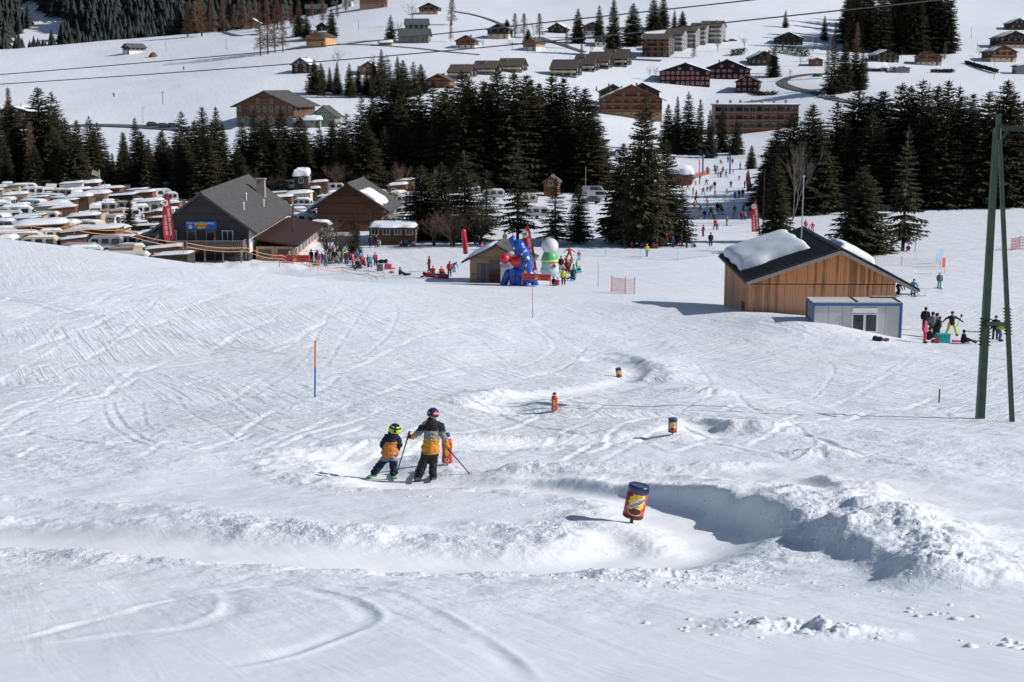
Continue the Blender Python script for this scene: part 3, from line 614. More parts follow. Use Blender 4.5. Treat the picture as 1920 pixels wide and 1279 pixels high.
# ------------------------------------------------------------------ building materials
def plank_mat(name, col, board=0.2, axis='X', var=0.35, weather=0.0):
    """vertical or horizontal boards: tone differs from board to board, grain runs along them"""
    m = bpy.data.materials.new(name); m.use_nodes = True; n = m.node_tree.nodes; l = m.node_tree.links
    b = n['Principled BSDF']; b.inputs['Roughness'].default_value = 0.8; b.inputs['Specular IOR Level'].default_value = 0.2
    tc = n.new('ShaderNodeTexCoord'); sx = n.new('ShaderNodeSeparateXYZ'); l.new(tc.outputs['Object'], sx.inputs[0])
    src = sx.outputs['Z']
    if axis == 'X':
        ad = n.new('ShaderNodeMath'); ad.operation = 'ADD'; l.new(sx.outputs['X'], ad.inputs[0]); l.new(sx.outputs['Y'], ad.inputs[1]); src = ad.outputs[0]
    dv = n.new('ShaderNodeMath'); dv.operation = 'DIVIDE'; dv.inputs[1].default_value = board; l.new(src, dv.inputs[0])
    fl = n.new('ShaderNodeMath'); fl.operation = 'FLOOR'; l.new(dv.outputs[0], fl.inputs[0])
    wn_ = n.new('ShaderNodeTexWhiteNoise'); wn_.noise_dimensions = '1D'; l.new(fl.outputs[0], wn_.inputs['W'])
    mp = n.new('ShaderNodeMapping'); mp.inputs['Scale'].default_value = (6, 6, .5) if axis == 'X' else (.5, .5, 6)
    nz = n.new('ShaderNodeTexNoise'); nz.inputs['Scale'].default_value = 1.5; nz.inputs['Detail'].default_value = 6
    l.new(tc.outputs['Object'], mp.inputs[0]); l.new(mp.outputs[0], nz.inputs['Vector'])
    ad2 = n.new('ShaderNodeMath'); ad2.operation = 'ADD'; l.new(wn_.outputs['Value'], ad2.inputs[0]); l.new(nz.outputs['Fac'], ad2.inputs[1])
    r = n.new('ShaderNodeValToRGB'); e = r.color_ramp.elements; e[0].position = .35; e[1].position = 1.0
    e[0].color = [c*(1-var) for c in col]+[1]; e[1].color = [min(1, c*(1+var)) for c in col]+[1]
    l.new(ad2.outputs[0], r.inputs[0]); out = r.outputs[0]
    if weather:
        # greyed lower boards
        z = n.new('ShaderNodeMapRange'); z.inputs['From Min'].default_value = 1.0; z.inputs['From Max'].default_value = 5.2; z.inputs['To Min'].default_value = weather; z.inputs['To Max'].default_value = 0
        l.new(sx.outputs['Z'], z.inputs['Value']); ml = n.new('ShaderNodeMath'); ml.operation = 'MULTIPLY'; l.new(z.outputs[0], ml.inputs[0]); l.new(nz.outputs['Fac'], ml.inputs[1])
        ml2 = n.new('ShaderNodeMath'); ml2.operation = 'MULTIPLY'; ml2.inputs[1].default_value = 1.7; ml2.use_clamp = True; l.new(ml.outputs[0], ml2.inputs[0])
        mx = n.new('ShaderNodeMix'); mx.data_type = 'RGBA'; mx.inputs['B'].default_value = (.42, .34, .285, 1)
        l.new(ml2.outputs[0], mx.inputs['Factor']); l.new(out, mx.inputs['A']); out = mx.outputs['Result']
    l.new(out, b.inputs['Base Color'])
    bp = n.new('ShaderNodeBump'); bp.inputs['Strength'].default_value = .3; bp.inputs['Distance'].default_value = .02
    l.new(ad2.outputs[0], bp.inputs['Height']); l.new(bp.outputs[0], b.inputs['Normal']); return m
W = {
 'dark': plank_mat('dark_weathered_boards', (.040, .030, .025), .22, 'Z', .35), 'brown': plank_mat('brown_boards', (.105, .055, .036), .22, 'Z', .35),
 'red': plank_mat('red_brown_boards', (.15, .06, .04), .22, 'Z', .3), 'orange': plank_mat('orange_larch_boards', (.46, .25, .12), .25, 'Z', .25),
 'tan': plank_mat('tan_boards', (.30, .20, .12), .25, 'Z', .25), 'black': plank_mat('black_stained_boards', (.014, .013, .014), .22, 'Z', .3),
 'grey': mat('grey_render', (.23, .22, .22), .85, .1), 'white': mat('white_render', (.66, .63, .59), .85, .06), 'cream': mat('cream_render', (.60, .50, .38), .85, .08),
 'graywood': plank_mat('silvered_boards', (.15, .14, .135), .2, 'X', .3), 'barn': plank_mat('timber_barn_boards', (.44, .20, .09), .21, 'X', .55, .75),
 'terr': plank_mat('terrace_boards', (.52, .34, .22), .2, 'X', .2), 'slate': plank_mat('slate_grey_boards', (.050, .048, .050), .2, 'Z', .25),
}
RF = {'grey': mat('grey_roof_slabs', (.075, .072, .072), .8, .25, 1.5, .4), 'brown': mat('brown_roof_tiles', (.105, .080, .072), .85, .2, 2, .4),
      'dark': mat('dark_roof_sheet', (.026, .030, .036), .55, .15, 2, .2), 'green': mat('grey_green_roof', (.085, .10, .105), .8, .2, 2, .3),
      'maroon': mat('maroon_roof_sheet', (.040, .020, .016), .6, .2, 2, .2)}
M_GLASS = mat('window_glass', (.03, .035, .04), .12, .1, 1, 0, 0, .6)
M_FRAME = mat('white_window_frame', (.72, .71, .69), .5, .05)
M_BROWNF = mat('brown_window_frame', (.12, .07, .05), .6, .1)
M_RED = mat('red_shutter_paint', (.30, .025, .03), .6, .1); M_GREEN = mat('green_shutter_paint', (.05, .30, .08), .6, .1)
M_CHIM = mat('chimney_stone', (.30, .27, .25), .9, .15, 3, .4); M_BALC = {'brown': plank_mat('balcony_boards', (.19, .085, .05), .2, 'X', .25), 'pale': plank_mat('pale_balcony_boards', (.50, .43, .30), .2, 'X', .2), 'white': mat('white_balcony', (.55, .53, .52), .7, .08), 'black': plank_mat('dark_balcony_boards', (.05, .035, .03), .2, 'X', .25)}
_rh = random.Random(5)

def ring_mesh(w, h, t=.09, dep=.08):
    return MB().box((0, 0, -h/2+t/2), (w, dep, t)).box((0, 0, h/2-t/2), (w, dep, t)).box((-w/2+t/2, 0, 0), (t, dep, h-2*t)).box((w/2-t/2, 0, 0), (t, dep, h-2*t))
_ring = {}
def window(parent, c, w, h, ang=0.0, frame=None, shutter=None, cross=True, glass=None):
    """a window child: frame ring (with mullion) and a pane set back in it, optional pair of shutters; ang turns it about z (0 faces -y)"""
    key = (round(w, 2), round(h, 2), (frame or M_FRAME).name, cross)
    if key not in _ring:
        t = max(.07, .055*(w+h)/2); mb = ring_mesh(w, h, t, .12)
        if cross: mb.box((0, .01, 0), (t*.7, .08, h-2*t))
        _ring[key] = (mb.mesh('window', frame or M_FRAME), MB().box((0, .035, 0), (w-.05, .03, h-.05)).mesh('pane', glass or M_GLASS))
    mx = Matrix.Translation(c) @ Matrix.Rotation(ang, 4, 'Z')
    o = link('window', _ring[key][0], parent, mx); link('pane', _ring[key][1], o)
    if shutter:
        k2 = ('s', round(w, 2), round(h, 2), shutter.name)
        if k2 not in _ring: _ring[k2] = MB().box((0, 0, 0), (w*.48, .06, h)).mesh('shutter', shutter)
        for s in (-1, 1): link('shutter', _ring[k2], o, Matrix.Translation((s*w*.76, -.012, 0)))
    return o
def snow_patch(parent, P, lu, lv, thick, seed, name='roof_snow', sq=5.0, nu=22, nv=14, wob=.12, bumpy=.35, edge=.42):
    """rounded slab of snow; P(u, v, h) maps slab coordinates to the roof"""
    rg = np.random.default_rng(seed); u = np.linspace(-1, 1, nu); v = np.linspace(-1, 1, nv); U, Vv = np.meshgrid(u, v)
    pr = np.clip(1-np.abs(U)**sq, 0, 1)*np.clip(1-np.abs(Vv)**sq, 0, 1)
    hh = thick*pr**edge*(1+bumpy*vnoise(U*2.3+seed, Vv*2.3, seed))
    UU = U*lu/2*(1+wob*vnoise(Vv*2.1, Vv*0+seed, 1)*2*np.abs(U)); V2 = Vv*lv/2*(1+wob*vnoise(U*2.5, U*0+seed, 2)*2*np.abs(Vv))
    pts = [tuple(P(a, b, c)) for a, b, c in zip(UU.ravel(), V2.ravel(), hh.ravel())]; k = len(pts)
    I = np.arange(nu*nv).reshape(nv, nu); Q = np.stack([I[:-1, :-1], I[:-1, 1:], I[1:, 1:], I[1:, :-1]], -1).reshape(-1, 4)
    return link(name, np_mesh(name, np.array(pts), Q, M_CAP), parent)
def gable_roof(root, w, d, hw, rise, m, oh=.7, og=.6, th=.22, asym=0.0, snow=(), seed=1, ribs=0, rib_mat=None):
    """two slabs, ridge along y at x = asym; snow entries: (side, u centre along y, v centre down slope, lu, lv, thick) in 0..1 of the slab"""
    mb = MB(); sl = {}
    for s in (-1, 1):
        run = w/2-s*asym; ang = math.atan2(rise, run); L = (run+(oh[(s+1)//2] if isinstance(oh, tuple) else oh))/math.cos(ang)
        a = Vector((asym, 0, hw+rise)); dn = Vector((s*math.cos(ang), 0, -math.sin(ang))); nrm = Vector((s*math.sin(ang), 0, math.cos(ang)))
        y0, y1 = -d/2-og, d/2+og
        e = a+dn*L; q = [a, e, e+nrm*th, a+nrm*th+Vector((0, 0, .0))]
        poly = [(p.x, p.z) for p in q]
        if s < 0: poly = [poly[0], poly[3], poly[2], poly[1]]
        mb.prism(poly, y0, y1); sl[s] = (a+nrm*th, dn, nrm, L, y1-y0)
    # ridge cap
    top = hw+rise+th; mb.prism([(asym-.28, top-.10), (asym+.28, top-.10), (asym, top+.16)], -d/2-og-.004, d/2+og+.004)
    o = mb.build('roof', m, root)
    for i, (s, uc, vc, fu, fv, tk) in enumerate(snow):
        a, dn, nrm, L, dy = sl[s]
        P = lambda u, v, h: a+dn*(L*vc+v)+Vector((0, 1, 0))*(dy*(uc-.5)+u)+nrm*(h+.01)
        snow_patch(o, P, dy*fu, L*fv, tk, seed+i)
    return o, sl
def house(name, p, w, d, hw, rise, yaw, label, wall='brown', base=None, base_h=0.0, roof='brown', snow=(), rows=2, cols=4, side=2, chim=True, balcony=None,
          shutter=None, cat='house', group=None, oh=.8, og=.7, frame=None, eave=False, rise_z=None, cross=True, winw=.95, winh=1.15, side_snow=None, hip=0, door=True, glass=None):
    """gabled chalet, front gable towards -y; eave=True turns the ridge across the view"""
    root = thing(name, p, yaw, label, cat, group)
    if eave: inner_w, inner_d, turn = d, w, math.pi/2
    else: inner_w, inner_d, turn = w, d, 0
    T = Matrix.Rotation(turn, 4, 'Z'); parts = []
    zb = -1.8; W_, D_ = inner_w, inner_d
    body = MB()
    if base:
        b = MB().box((0, 0, (base_h+zb)/2), (W_+.06, D_+.06, base_h-zb)); parts.append(b.build('base_wall', W[base], root))
        z0 = base_h+.002
    else: z0 = zb
    body.prism([(-W_/2, z0), (W_/2, z0), (W_/2, hw), (0, hw+rise), (-W_/2, hw)], -D_/2, D_/2); parts.append(body.build('wall', W[wall], root))
    ro, sl = gable_roof(root, W_, D_, hw, rise, RF[roof], oh, og, .22, 0, snow, int(p.x*10+p.y) % 97); parts.append(ro)
    if chim:
        s = _rh.choice((-1, 1)); cx = s*W_*.16; cz = hw+rise*(1-abs(cx)/(W_/2)); cy = _rh.uniform(-.2, .25)*D_
        c = MB().box((cx, cy, cz+.5), (.55, .6, 1.5)).box((cx, cy, cz+1.31), (.7, .75, .12)); c.build('chimney', M_CHIM, ro)
    for o in parts: o.matrix_local = T @ o.matrix_local
    # windows on the face seen: front (-y) and both flanks
    def facade(width, ang, ncol, nrow, hh, off, gable):
        for r in range(nrow):
            z = .35+(hh/nrow)*(r+.52) if not gable or r < nrow else 0
            for c in range(ncol):
                if _rh.random() < .06: continue
                x = (c+.5)/ncol*width-width/2
                q = Matrix.Rotation(ang, 4, 'Z') @ Vector((x, -off-.035, z)); window(root, q, winw, winh, ang, frame, shutter, cross, glass)
    fw, sw = (w, d); gab = not eave
    facade(fw, 0, cols, rows, hw, d/2+(.03 if base else 0), gab)
    if gab and rise > 1.6 and cols > 1:
        for x in ((-fw*.12, fw*.12) if fw > 7 else (0,)): window(root, Vector((x, -d/2-.035, hw+rise*.32)), winw*.85, winh*.85, 0, frame, shutter, cross, glass)
    for s in (1, -1):
        facade(sw, s*math.pi/2, side, rows, hw, w/2+(.03 if base else 0), False)
    if door:
        k = MB().box((0, 0, 1.0), (.95, .08, 2.0)).build('door', M_BROWNF, root); k.location = (w*.31, -d/2-.05, 0); MB().box((.3, -.07, 1.0), (.1, .06, .05)).build('handle', M_CHIM, k)
    if balcony:
        for r in range(1, rows+ (1 if gab and rise > 2 else 0)):
            z = hw/rows*r+.12 if r < rows else hw+.02
            ln = fw*.96 if r < rows else fw*.5
            b = MB().box((0, -d/2-.55, z-.08), (ln, 1.1, .12)); n = max(6, int(ln/.9))
            b.box((0, -d/2-1.06, z+.50), (ln, .07, .72)); b.box((0, -d/2-1.06, z+.93), (ln, .10, .07))
            for i in range(n+1): b.box((-ln/2+.06+(ln-.12)*i/n, -d/2-1.045, z+.45), (.09, .085, .98))
            for sx in (-1, 1): b.box((sx*(ln/2-.045), -d/2-.52, z+.5), (.07, 1.0, .7))
            b.build('balcony', M_BALC[balcony], root)
    return root
def house_px(name, cx, yb, wpx, d, wallpx, risepx, yaw, label, Y=None, **k):
    """front wall centre at a photo pixel, width and heights read in photo pixels"""
    p = atY(cx, Y) if Y else at(cx, yb); s = ppm(p); q = p+Vector((math.sin(-R(yaw))*0, 0, 0))
    c = Vector((p.x-math.sin(R(yaw))*d/2, p.y+math.cos(R(yaw))*d/2, 0)); zz = zat(p, yb) if Y else p.z; c.z = zz
    return house(name, c, wpx/s, d, wallpx/s, risepx/s, R(yaw), label, **k)

SN = lambda s, a=.5, b=.5, fu=.96, fv=.95, t=.45: (s, a, b, fu, fv, t)
VIL = [
 # name, cx, base, width px, depth m, wall px, rise px, yaw, label, options
 ('barn', 236, 103, 20, 11, 14, 6, -38, 'long dark barn with white lower wall alone on the left snowfield', dict(wall='dark', base='white', base_h=2.2, roof='green', rows=1, cols=2, side=4, cat='barn', chim=False)),
 ('barn', 397, 46, 28, 9, 12, 7, 10, 'dark barn with snow on its roof by the upper left lane', dict(wall='black', roof='dark', snow=[SN(1), SN(-1)], rows=1, cols=2, cat='barn', chim=False)),
 ('house', 472, 55, 26, 8, 12, 8, 0, 'brown house with a snowy roof between trees at the upper left lane', dict(wall='tan', roof='brown', snow=[SN(1)], rows=1, cols=2)),
 ('barn', 592, 27, 38, 8, 11, 7, 6, 'long dark barn at the top left above the orange chalet', dict(wall='dark', roof='grey', eave=True, rows=1, cols=3, cat='barn')),
 ('house', 556, 52, 26, 8, 14, 8, 0, 'small red-walled house half hidden behind spruces above the orange chalet', dict(wall='red', base='white', base_h=2.2, roof='dark', rows=2, cols=2)),
 ('cabin', 603, 60, 20, 7, 10, 6, 5, 'small dark cabin between spruces right above the orange chalet', dict(wall='black', roof='dark', rows=1, cols=1)),
 ('chalet', 592, 88, 40, 12, 19, 8, -18, 'orange timber chalet with grey roof on the upper left slope', dict(wall='orange', roof='grey', rows=2, cols=4, side=4, balcony='brown')),
 ('house', 650, 12, 18, 7, 12, 6, 0, 'small white house cut by the top edge', dict(wall='white', roof='brown', rows=1, cols=2)),
 ('chalet', 700, 15, 52, 12, 22, 8, 5, 'big brown balconied house cut by the top edge', dict(wall='tan', roof='brown', rows=3, cols=4, balcony='brown')),
 ('chalet', 803, 28, 36, 10, 13, 8, -8, 'topmost dark chalet with cream ground floor between bare trees', dict(wall='dark', base='cream', base_h=2.0, roof='grey', rows=2, cols=3, balcony='brown')),
 ('chalet', 780, 58, 42, 11, 12, 10, 0, 'dark chalet with grey eave roof directly behind the grey hipped barn', dict(wall='dark', roof='green', rows=1, cols=4, eave=True)),
 ('barn', 775, 80, 56, 10, 13, 12, -4, 'wide grey barn with a low grey-green roof in front of a dark chalet', dict(wall='graywood', roof='green', rows=1, cols=2, eave=True, cat='barn', chim=False)),
 ('hut', 722, 85, 24, 5, 5, 4, 0, 'very low snow-covered hut left below the grey hipped barn', dict(wall='tan', roof='brown', snow=[SN(1), SN(-1)], rows=1, cols=1, cat='hut', eave=True, chim=False, door=False)),
 ('chalet', 872, 93, 36, 10, 16, 9, -10, 'brown chalet with white ground floor alone on the open slope', dict(wall='brown', base='white', base_h=2.0, roof='green', rows=2, cols=3, balcony='brown')),
 ('chalet', 933, 72, 40, 11, 16, 10, -12, 'dark chalet with shallow grey roof on the hill lane', dict(wall='dark', base='cream', base_h=2.0, roof='grey', rows=2, cols=3, balcony='black')),
 ('house', 993, 97, 26, 11, 17, 8, -24, 'timber-fronted house with grey side wall above the stepped row houses', dict(wall='tan', base='white', base_h=2.2, roof='grey', rows=2, cols=2, balcony='brown')),
 ('barn', 1044, 61, 34, 10, 8, 9, -14, 'low dark barn with a snowy right roof slope on the hill', dict(wall='dark', roof='grey', snow=[SN(1)], rows=1, cols=2, cat='barn')),
 ('chalet', 1110, 67, 34, 10, 16, 8, -8, 'brown chalet with bright white ground floor below the two leftmost top spruces', dict(wall='brown', base='white', base_h=2.4, roof='brown', rows=2, cols=3, snow=[SN(-1)])),
 ('chalet', 1131, 88, 30, 9, 13, 7, 0, 'dark chalet behind a bare tree left of the apartment block', dict(wall='dark', base='white', base_h=2.2, roof='brown', rows=2, cols=3)),
 ('chalet', 820, 165, 46, 10, 14, 11, -10, 'red-brown house just above the central wood, left of the stepped terrace', dict(wall='red', roof='brown', rows=2, cols=3, balcony='brown')),
 ('chalet', 563, 137, 34, 9, 16, 11, -14, 'dark chalet with snowy right roof slope left of the hillside grove', dict(wall='dark', roof='brown', snow=[SN(1)], rows=2, cols=2)),
 ('chalet', 690, 140, 30, 9, 14, 9, 8, 'house with snowy roof hidden inside the hillside grove', dict(wall='brown', roof='brown', snow=[SN(1)], rows=1, cols=2)),
 ('chalet', 1284, 163, 92, 16, 28, 15, -4, 'widest black chalet with two rows of red shutters and a snowy right roof', dict(wall='black', roof='dark', snow=[SN(1)], rows=3, cols=10, side=3, shutter=M_RED, chim=False, winw=.9, winh=1.2)),
 ('chalet', 1362, 150, 86, 17, 20, 17, -6, 'middle black chalet with red shutters, behind and right of the widest one', dict(wall='black', roof='dark', snow=[SN(1, .5, .6, .9, .7)], rows=2, cols=8, side=3, shutter=M_RED)),
 ('chalet', 1400, 176, 42, 14, 22, 11, -14, 'smallest black chalet with red shutters and grey side wall, lowest of the three', dict(wall='black', roof='grey', snow=[SN(-1, .5, .5, .9, .5, .3)], rows=2, cols=4, side=2, shutter=M_RED)),
 ('chalet', 1432, 126, 50, 12, 16, 12, 0, 'dark chalet with snow-edged roof above the three black chalets', dict(wall='dark', roof='dark', snow=[SN(-1), SN(1, .5, .6, .8, .5)], rows=1, cols=5, balcony='black')),
 ('chalet', 1478, 87, 52, 12, 14, 11, -8, 'dark chalet with orange side below the lone spruce left of the upper right forest', dict(wall='dark', roof='dark', snow=[SN(-1), SN(1, .5, .5, .7, .8)], rows=2, cols=5, balcony='black')),
 ('garage', 1531, 125, 22, 6, 12, 3, 0, 'small garage with a snow-covered flat-looking roof beside the village road', dict(wall='red', roof='dark', snow=[SN(1), SN(-1)], rows=1, cols=1, cat='garage', chim=False, door=False)),
 ('chalet', 1663, 120, 44, 11, 16, 9, 6, 'dark chalet with patchy snow on its roof below the upper right forest', dict(wall='dark', roof='dark', snow=[SN(-1), SN(1, .5, .4, .7, .5)], rows=2, cols=4, balcony='black')),
 ('barn', 1642, 136, 42, 9, 8, 9, 0, 'low barn buried under a bright white roof below the dark chalet', dict(wall='dark', roof='grey', snow=[SN(1, t=.7), SN(-1, t=.7)], rows=1, cols=2, cat='barn', eave=True)),
 ('chalet', 1742, 124, 44, 11, 18, 9, -8, 'red-brown chalet with big window right of the upper right forest', dict(wall='red', base='white', base_h=1.8, roof='brown', rows=2, cols=4, balcony='brown')),
 ('garage', 1692, 138, 26, 6, 10, 2, 0, 'low concrete garage between the white-roofed barn and red-brown chalet', dict(wall='grey', roof='grey', snow=[SN(1), SN(-1)], rows=1, cols=1, cat='garage', chim=False, door=False)),
 ('chalet', 1910, 58, 36, 10, 14, 8, 0, 'highest of the three chalets at the right edge, dark walls', dict(wall='dark', roof='dark', snow=[SN(-1), SN(1)], rows=1, cols=3)),
 ('chalet', 1902, 92, 62, 12, 20, 12, 4, 'middle chalet at the right edge with white windows and snowy left roof', dict(wall='dark', base='cream', base_h=2.0, roof='dark', snow=[SN(-1)], rows=2, cols=5, balcony='black')),
 ('chalet', 1881, 117, 50, 11, 19, 11, 6, 'lowest chalet at the right edge with cream ground floor', dict(wall='brown', base='cream', base_h=2.0, roof='brown', snow=[SN(-1, .5, .5, .9, .7, .3)], rows=2, cols=4, balcony='brown')),
 ('shed', 1930, 137, 50, 6, 12, 4, 0, 'grey shed cut by the right edge below the chalets', dict(wall='grey', roof='grey', snow=[SN(-1), SN(1)], rows=1, cols=2, cat='shed', chim=False)),
]
for nm, cx, yb, wp, d, wl_, rp, yaw, lab, opt in VIL:
    house_px(nm, cx, yb, wp, d, wl_, rp, yaw, lab, **opt)
for i, (cx, yb, wp) in enumerate(((860, 151, 44), (907, 144, 44), (955, 139, 46))):
    house_px('row_house', cx, yb, wp, 10, 16, 12, -16, ('left', 'middle', 'right')[i]+' house of the lower three-house stepped terrace with brown roofs', wall='black', base='grey', base_h=1.5, roof='brown', rows=2, cols=3, balcony='pale', cat='house', group='lower stepped terrace', og=.4, eave=True, door=False)
for i, (cx, yb, wp) in enumerate(((1055, 147, 50), (1094, 138, 40), (1120, 132, 40), (1152, 127, 46))):
    house_px('row_house', cx, yb, wp, 10, 18, 15, -18, ('lowest left', 'second', 'third', 'highest right')[i]+' house of the four-house stepped terrace with pale balconies', wall='black', base='grey', base_h=1.2, roof='brown', rows=2, cols=3, balcony='pale', group='upper stepped terrace', og=.4, eave=True, door=False)
for i, (cx, yb, wp, wl_) in enumerate(((1228, 108, 50, 34), (1262, 97, 34, 32), (1288, 91, 32, 32), (1307, 86, 30, 32), (1331, 82, 40, 32))):
    house_px('apartment_house', cx, yb, wp, 12, wl_, 9, -20, ('lowest left block, black gable,', 'second block', 'third block', 'fourth block', 'highest right block')[i]+' of the stepped grey apartment row', wall='grey' if i else 'slate', roof='brown', rows=4, cols=4 if wp > 36 else 3, side=3, balcony='white' if i else 'brown', cat='apartments', group='stepped apartment row', eave=True, og=.5, door=False, winw=1.3, winh=1.5)
house_px('lodge', 497, 236, 112, 22, 38, 25, -10, 'large wooden lodge with tall gable windows and grey roof above the left spruces', wall='brown', base='grey', base_h=2.5, roof='grey', rows=2, cols=9, side=5, winw=1.1, winh=2.0, cat='lodge', oh=1.6, og=1.4, frame=mat('pale_wood_frame', (.45, .36, .26), .7, .1))
house_px('house', 605, 238, 44, 11, 20, 17, -4, 'grey house with green shutters beside the wooden lodge', wall='grey', roof='grey', rows=2, cols=3, shutter=M_GREEN, snow=[SN(-1, .4, .7, .8, .5)])
house_px('shed', 585, 240, 30, 7, 14, 6, -4, 'snow-roofed annex in front of the house with green shutters', wall='grey', roof='grey', rows=1, cols=1, snow=[SN(1, t=.7), SN(-1, t=.7)], cat='shed', chim=False, eave=True)
house_px('chalet', 1182, 223, 116, 18, 36, 26, -5, 'large brown chalet with wide gable and long balconies right of the central wood', wall='red', base='tan', base_h=2.6, roof='brown', rows=3, cols=7, side=3, balcony='brown', snow=[SN(-1, .5, .6, .95, .7, .5)], oh=1.6, og=1.2)
house_px('chalet', 1150, 186, 50, 10, 14, 12, 0, 'brown roofed house behind the left side of the large brown chalet', wall='brown', roof='brown', rows=1, cols=2, Y=560)
house_px('chalet', 1205, 186, 60, 10, 14, 14, 0, 'brown roofed house behind the right side of the large brown chalet', wall='brown', roof='brown', rows=1, cols=2, Y=556)
house_px('house', 25, 226, 60, 10, 16, 10, 0, 'house with a white roof behind the leftmost spruces', wall='dark', roof='grey', rows=1, cols=3, snow=[SN(1), SN(-1)], Y=470)
# dung heap by the lone barn
p = at(287, 107); hp = MB(); hp.lathe([(2.6, -.6), (2.5, .3), (1.9, 1.3), (1.1, 2.1), (.35, 2.5)], 14); o = hp.build('dung_heap', mat('dung_straw', (.15, .085, .045), .95, .5, 2, .6), None, True); o.location = p; tag(o, 'brown heap of dung beside the lone barn on the left snowfield', 'heap')
# flat-roofed hotel
p = atY(1418, 515); s = ppm(p); wd = 155/s; fl = 15/s
hr = thing('hotel', (p.x, p.y+6, zat(p, 266)), R(-3), 'flat-roofed hotel with orange balcony bands behind the top of the ski run', 'hotel')
MB().box((0, 0, fl*2.0), (wd, 12, fl*5.0)).build('wall', W['grey'], hr)
ro = MB().box((0, -.4, fl*4.5+.2), (wd+1.2, 14.4, .4)).build('roof', RF['grey'], hr)
snow_patch(ro, lambda u, v, h: Vector((u, v-.4, fl*4.5+.41+h)), wd, 13.6, .35, 8)
for i in range(7): MB().box((0, 0, .6), (.9, .9, 1.6)).build('chimney', M_CHIM, ro).location = (-wd*.42+wd*.13*i+_rh.uniform(-1, 1), _rh.uniform(-2, 3), fl*4.5+.4)
for r in range(1, 5):
    z = fl*(r-.5)
    b = MB().box((0, -6.9, z-.06), (wd, 1.8, .2)).box((0, -7.75, z+.5), (wd, .08, .62))
    for i in range(10): b.box((-wd/2+.1+i*(wd-.2)/9, -6.85, z+fl/2), (.12, 1.6, fl-.24))
    b.build('balcony', M_BALC['brown'], hr)
    for i in range(12): window(hr, Vector((-wd/2+wd*(i+.5)/12, -6.04, z+fl*.42)), wd/12*.72, fl*.72, 0, M_FRAME if i % 3 else M_BROWNF)
MB().box((0, 0, 0), (6, .12, .9)).build('awning', mat('pink_awning', (.42, .14, .15), .8, .1), hr).location = (wd*.22, -8.1, fl*.4)

# ------------------------------------------------------------------ chalets near the valley floor
house_px('chalet', 655, 412, 122, 12, 26, 40, -5, 'dark brown chalet with a broad snow-patched roof behind the sun terrace', Y=236, wall='brown', roof='grey', rows=1, cols=0, side=2,
         snow=[(1, .30, .52, .45, .5, .5), (-1, .5, .75, .9, .5, .5)], oh=1.5, og=1.3, chim=False, winw=1.2)
house_px('service_building', 735, 449, 86, 7, 20, 4, -2, 'low brown building with white windows and a snowy flat roof', Y=214, wall='brown', roof='brown', rows=1, cols=4, winw=1.1, winh=1.0, snow=[SN(1, t=.4), SN(-1, t=.4)], oh=.3, og=.3, chim=False, cat='building', eave=True, door=False)
house_px('cabin', 565, 352, 26, 4, 20, 4, 0, 'dark cabin with a bulging snow cap at the back of the caravan park', Y=285, wall='dark', roof='dark', rows=1, cols=1, snow=[SN(1, t=1.2), SN(-1, t=1.2)], oh=.3, og=.3, chim=False, cat='cabin', eave=True)
house_px('ski_hut', 1272, 347, 46, 6, 19, 5, -3, 'small wooden hut under a thick snow slab beside the upper ski run', Y=345, wall='red', roof='brown', rows=1, cols=2, snow=[SN(1, t=1.6), SN(-1, t=1.6)], oh=.6, og=.6, chim=False, cat='hut', eave=True)
house_px('cabin', 1032, 352, 26, 5, 10, 10, -8, 'small brown cabin with a bright gable board among trees by the car park', Y=305, wall='red', roof='brown', rows=1, cols=1, oh=.4, og=.4, chim=False, cat='cabin')

# ------------------------------------------------------------------ ski-school house with balcony and sun terrace (left)
p = atY(383, 193); s = ppm(p); gw = 166/s; dep = 34.0
sh = thing('ski_school_house', (p.x, p.y+dep/2, 0), 0, 'large dark boarded ski-school house with a balcony and a blue banner', 'house')
zb = p.z; EZ = zat(p, 426)-zb; PZ = zat(p, 364)-zb; sh.location.z = zb
hw, rise = EZ, PZ-EZ
MB().prism([(-gw/2, -1), (gw/2, -1), (gw/2, hw), (0, hw+rise), (-gw/2, hw)], -dep/2, dep/2).build('wall', W['slate'], sh)
side = MB().box((gw/2+.04, .3, hw-1.9), (.10, dep-.7, 3.4)).build('side_wall', W['white'], sh)
ro, sl = gable_roof(sh, gw, dep, hw, rise, RF['grey'], 1.3, 1.0, .28)
MB().box((3.4, 9.5, hw+rise*.45+1.0), (1.2, 1.2, 3.2)).box((3.4, 9.5, hw+rise*.45+2.7), (1.5, 1.5, .2)).build('chimney', M_CHIM, ro)
for vx, vy in ((4.2, -9.5), (3.2, -2), (5.0, 2.2)):
    vz = hw+rise*(1-vx/(gw/2)); MB().tube((vx, vy, vz), (vx, vy, vz+1.2), .09, .09, 8).tube((vx, vy, vz+1.2), (vx, vy, vz+1.45), .16, .05, 8).build('vent_pipe', M_FRAME, ro)
fl = hw-2.65                                    # balcony floor
for x, ww in ((-4.4, 1.5), (3.3, 1.5)): window(sh, Vector((x, -dep/2-.04, fl+1.45)), ww, 1.5, 0)
for x in (-1.6, 1.0):
    dr = ring_mesh(1.3, 2.2, .12, .14).build('door', plank_mat('door_frame_wood_%d' % int(x*10), (.26, .2, .15), .2), sh); dr.location = (x, -dep/2-.05, fl+1.1)
    MB().box((0, .03, 0), (1.1, .04, 2.0)).build('pane', M_GLASS, dr)
for i in range(14): window(sh, Vector((gw/2+.13, -dep/2+4.2+i*2.05, hw-1.75)), 1.25, 1.5, math.pi/2)
window(sh, Vector((gw/2+.13, -dep/2+1.6, hw-1.5)), 1.2, 1.6, math.pi/2, None, None, False, mat('blue_poster', (.03, .18, .5), .5, .2))
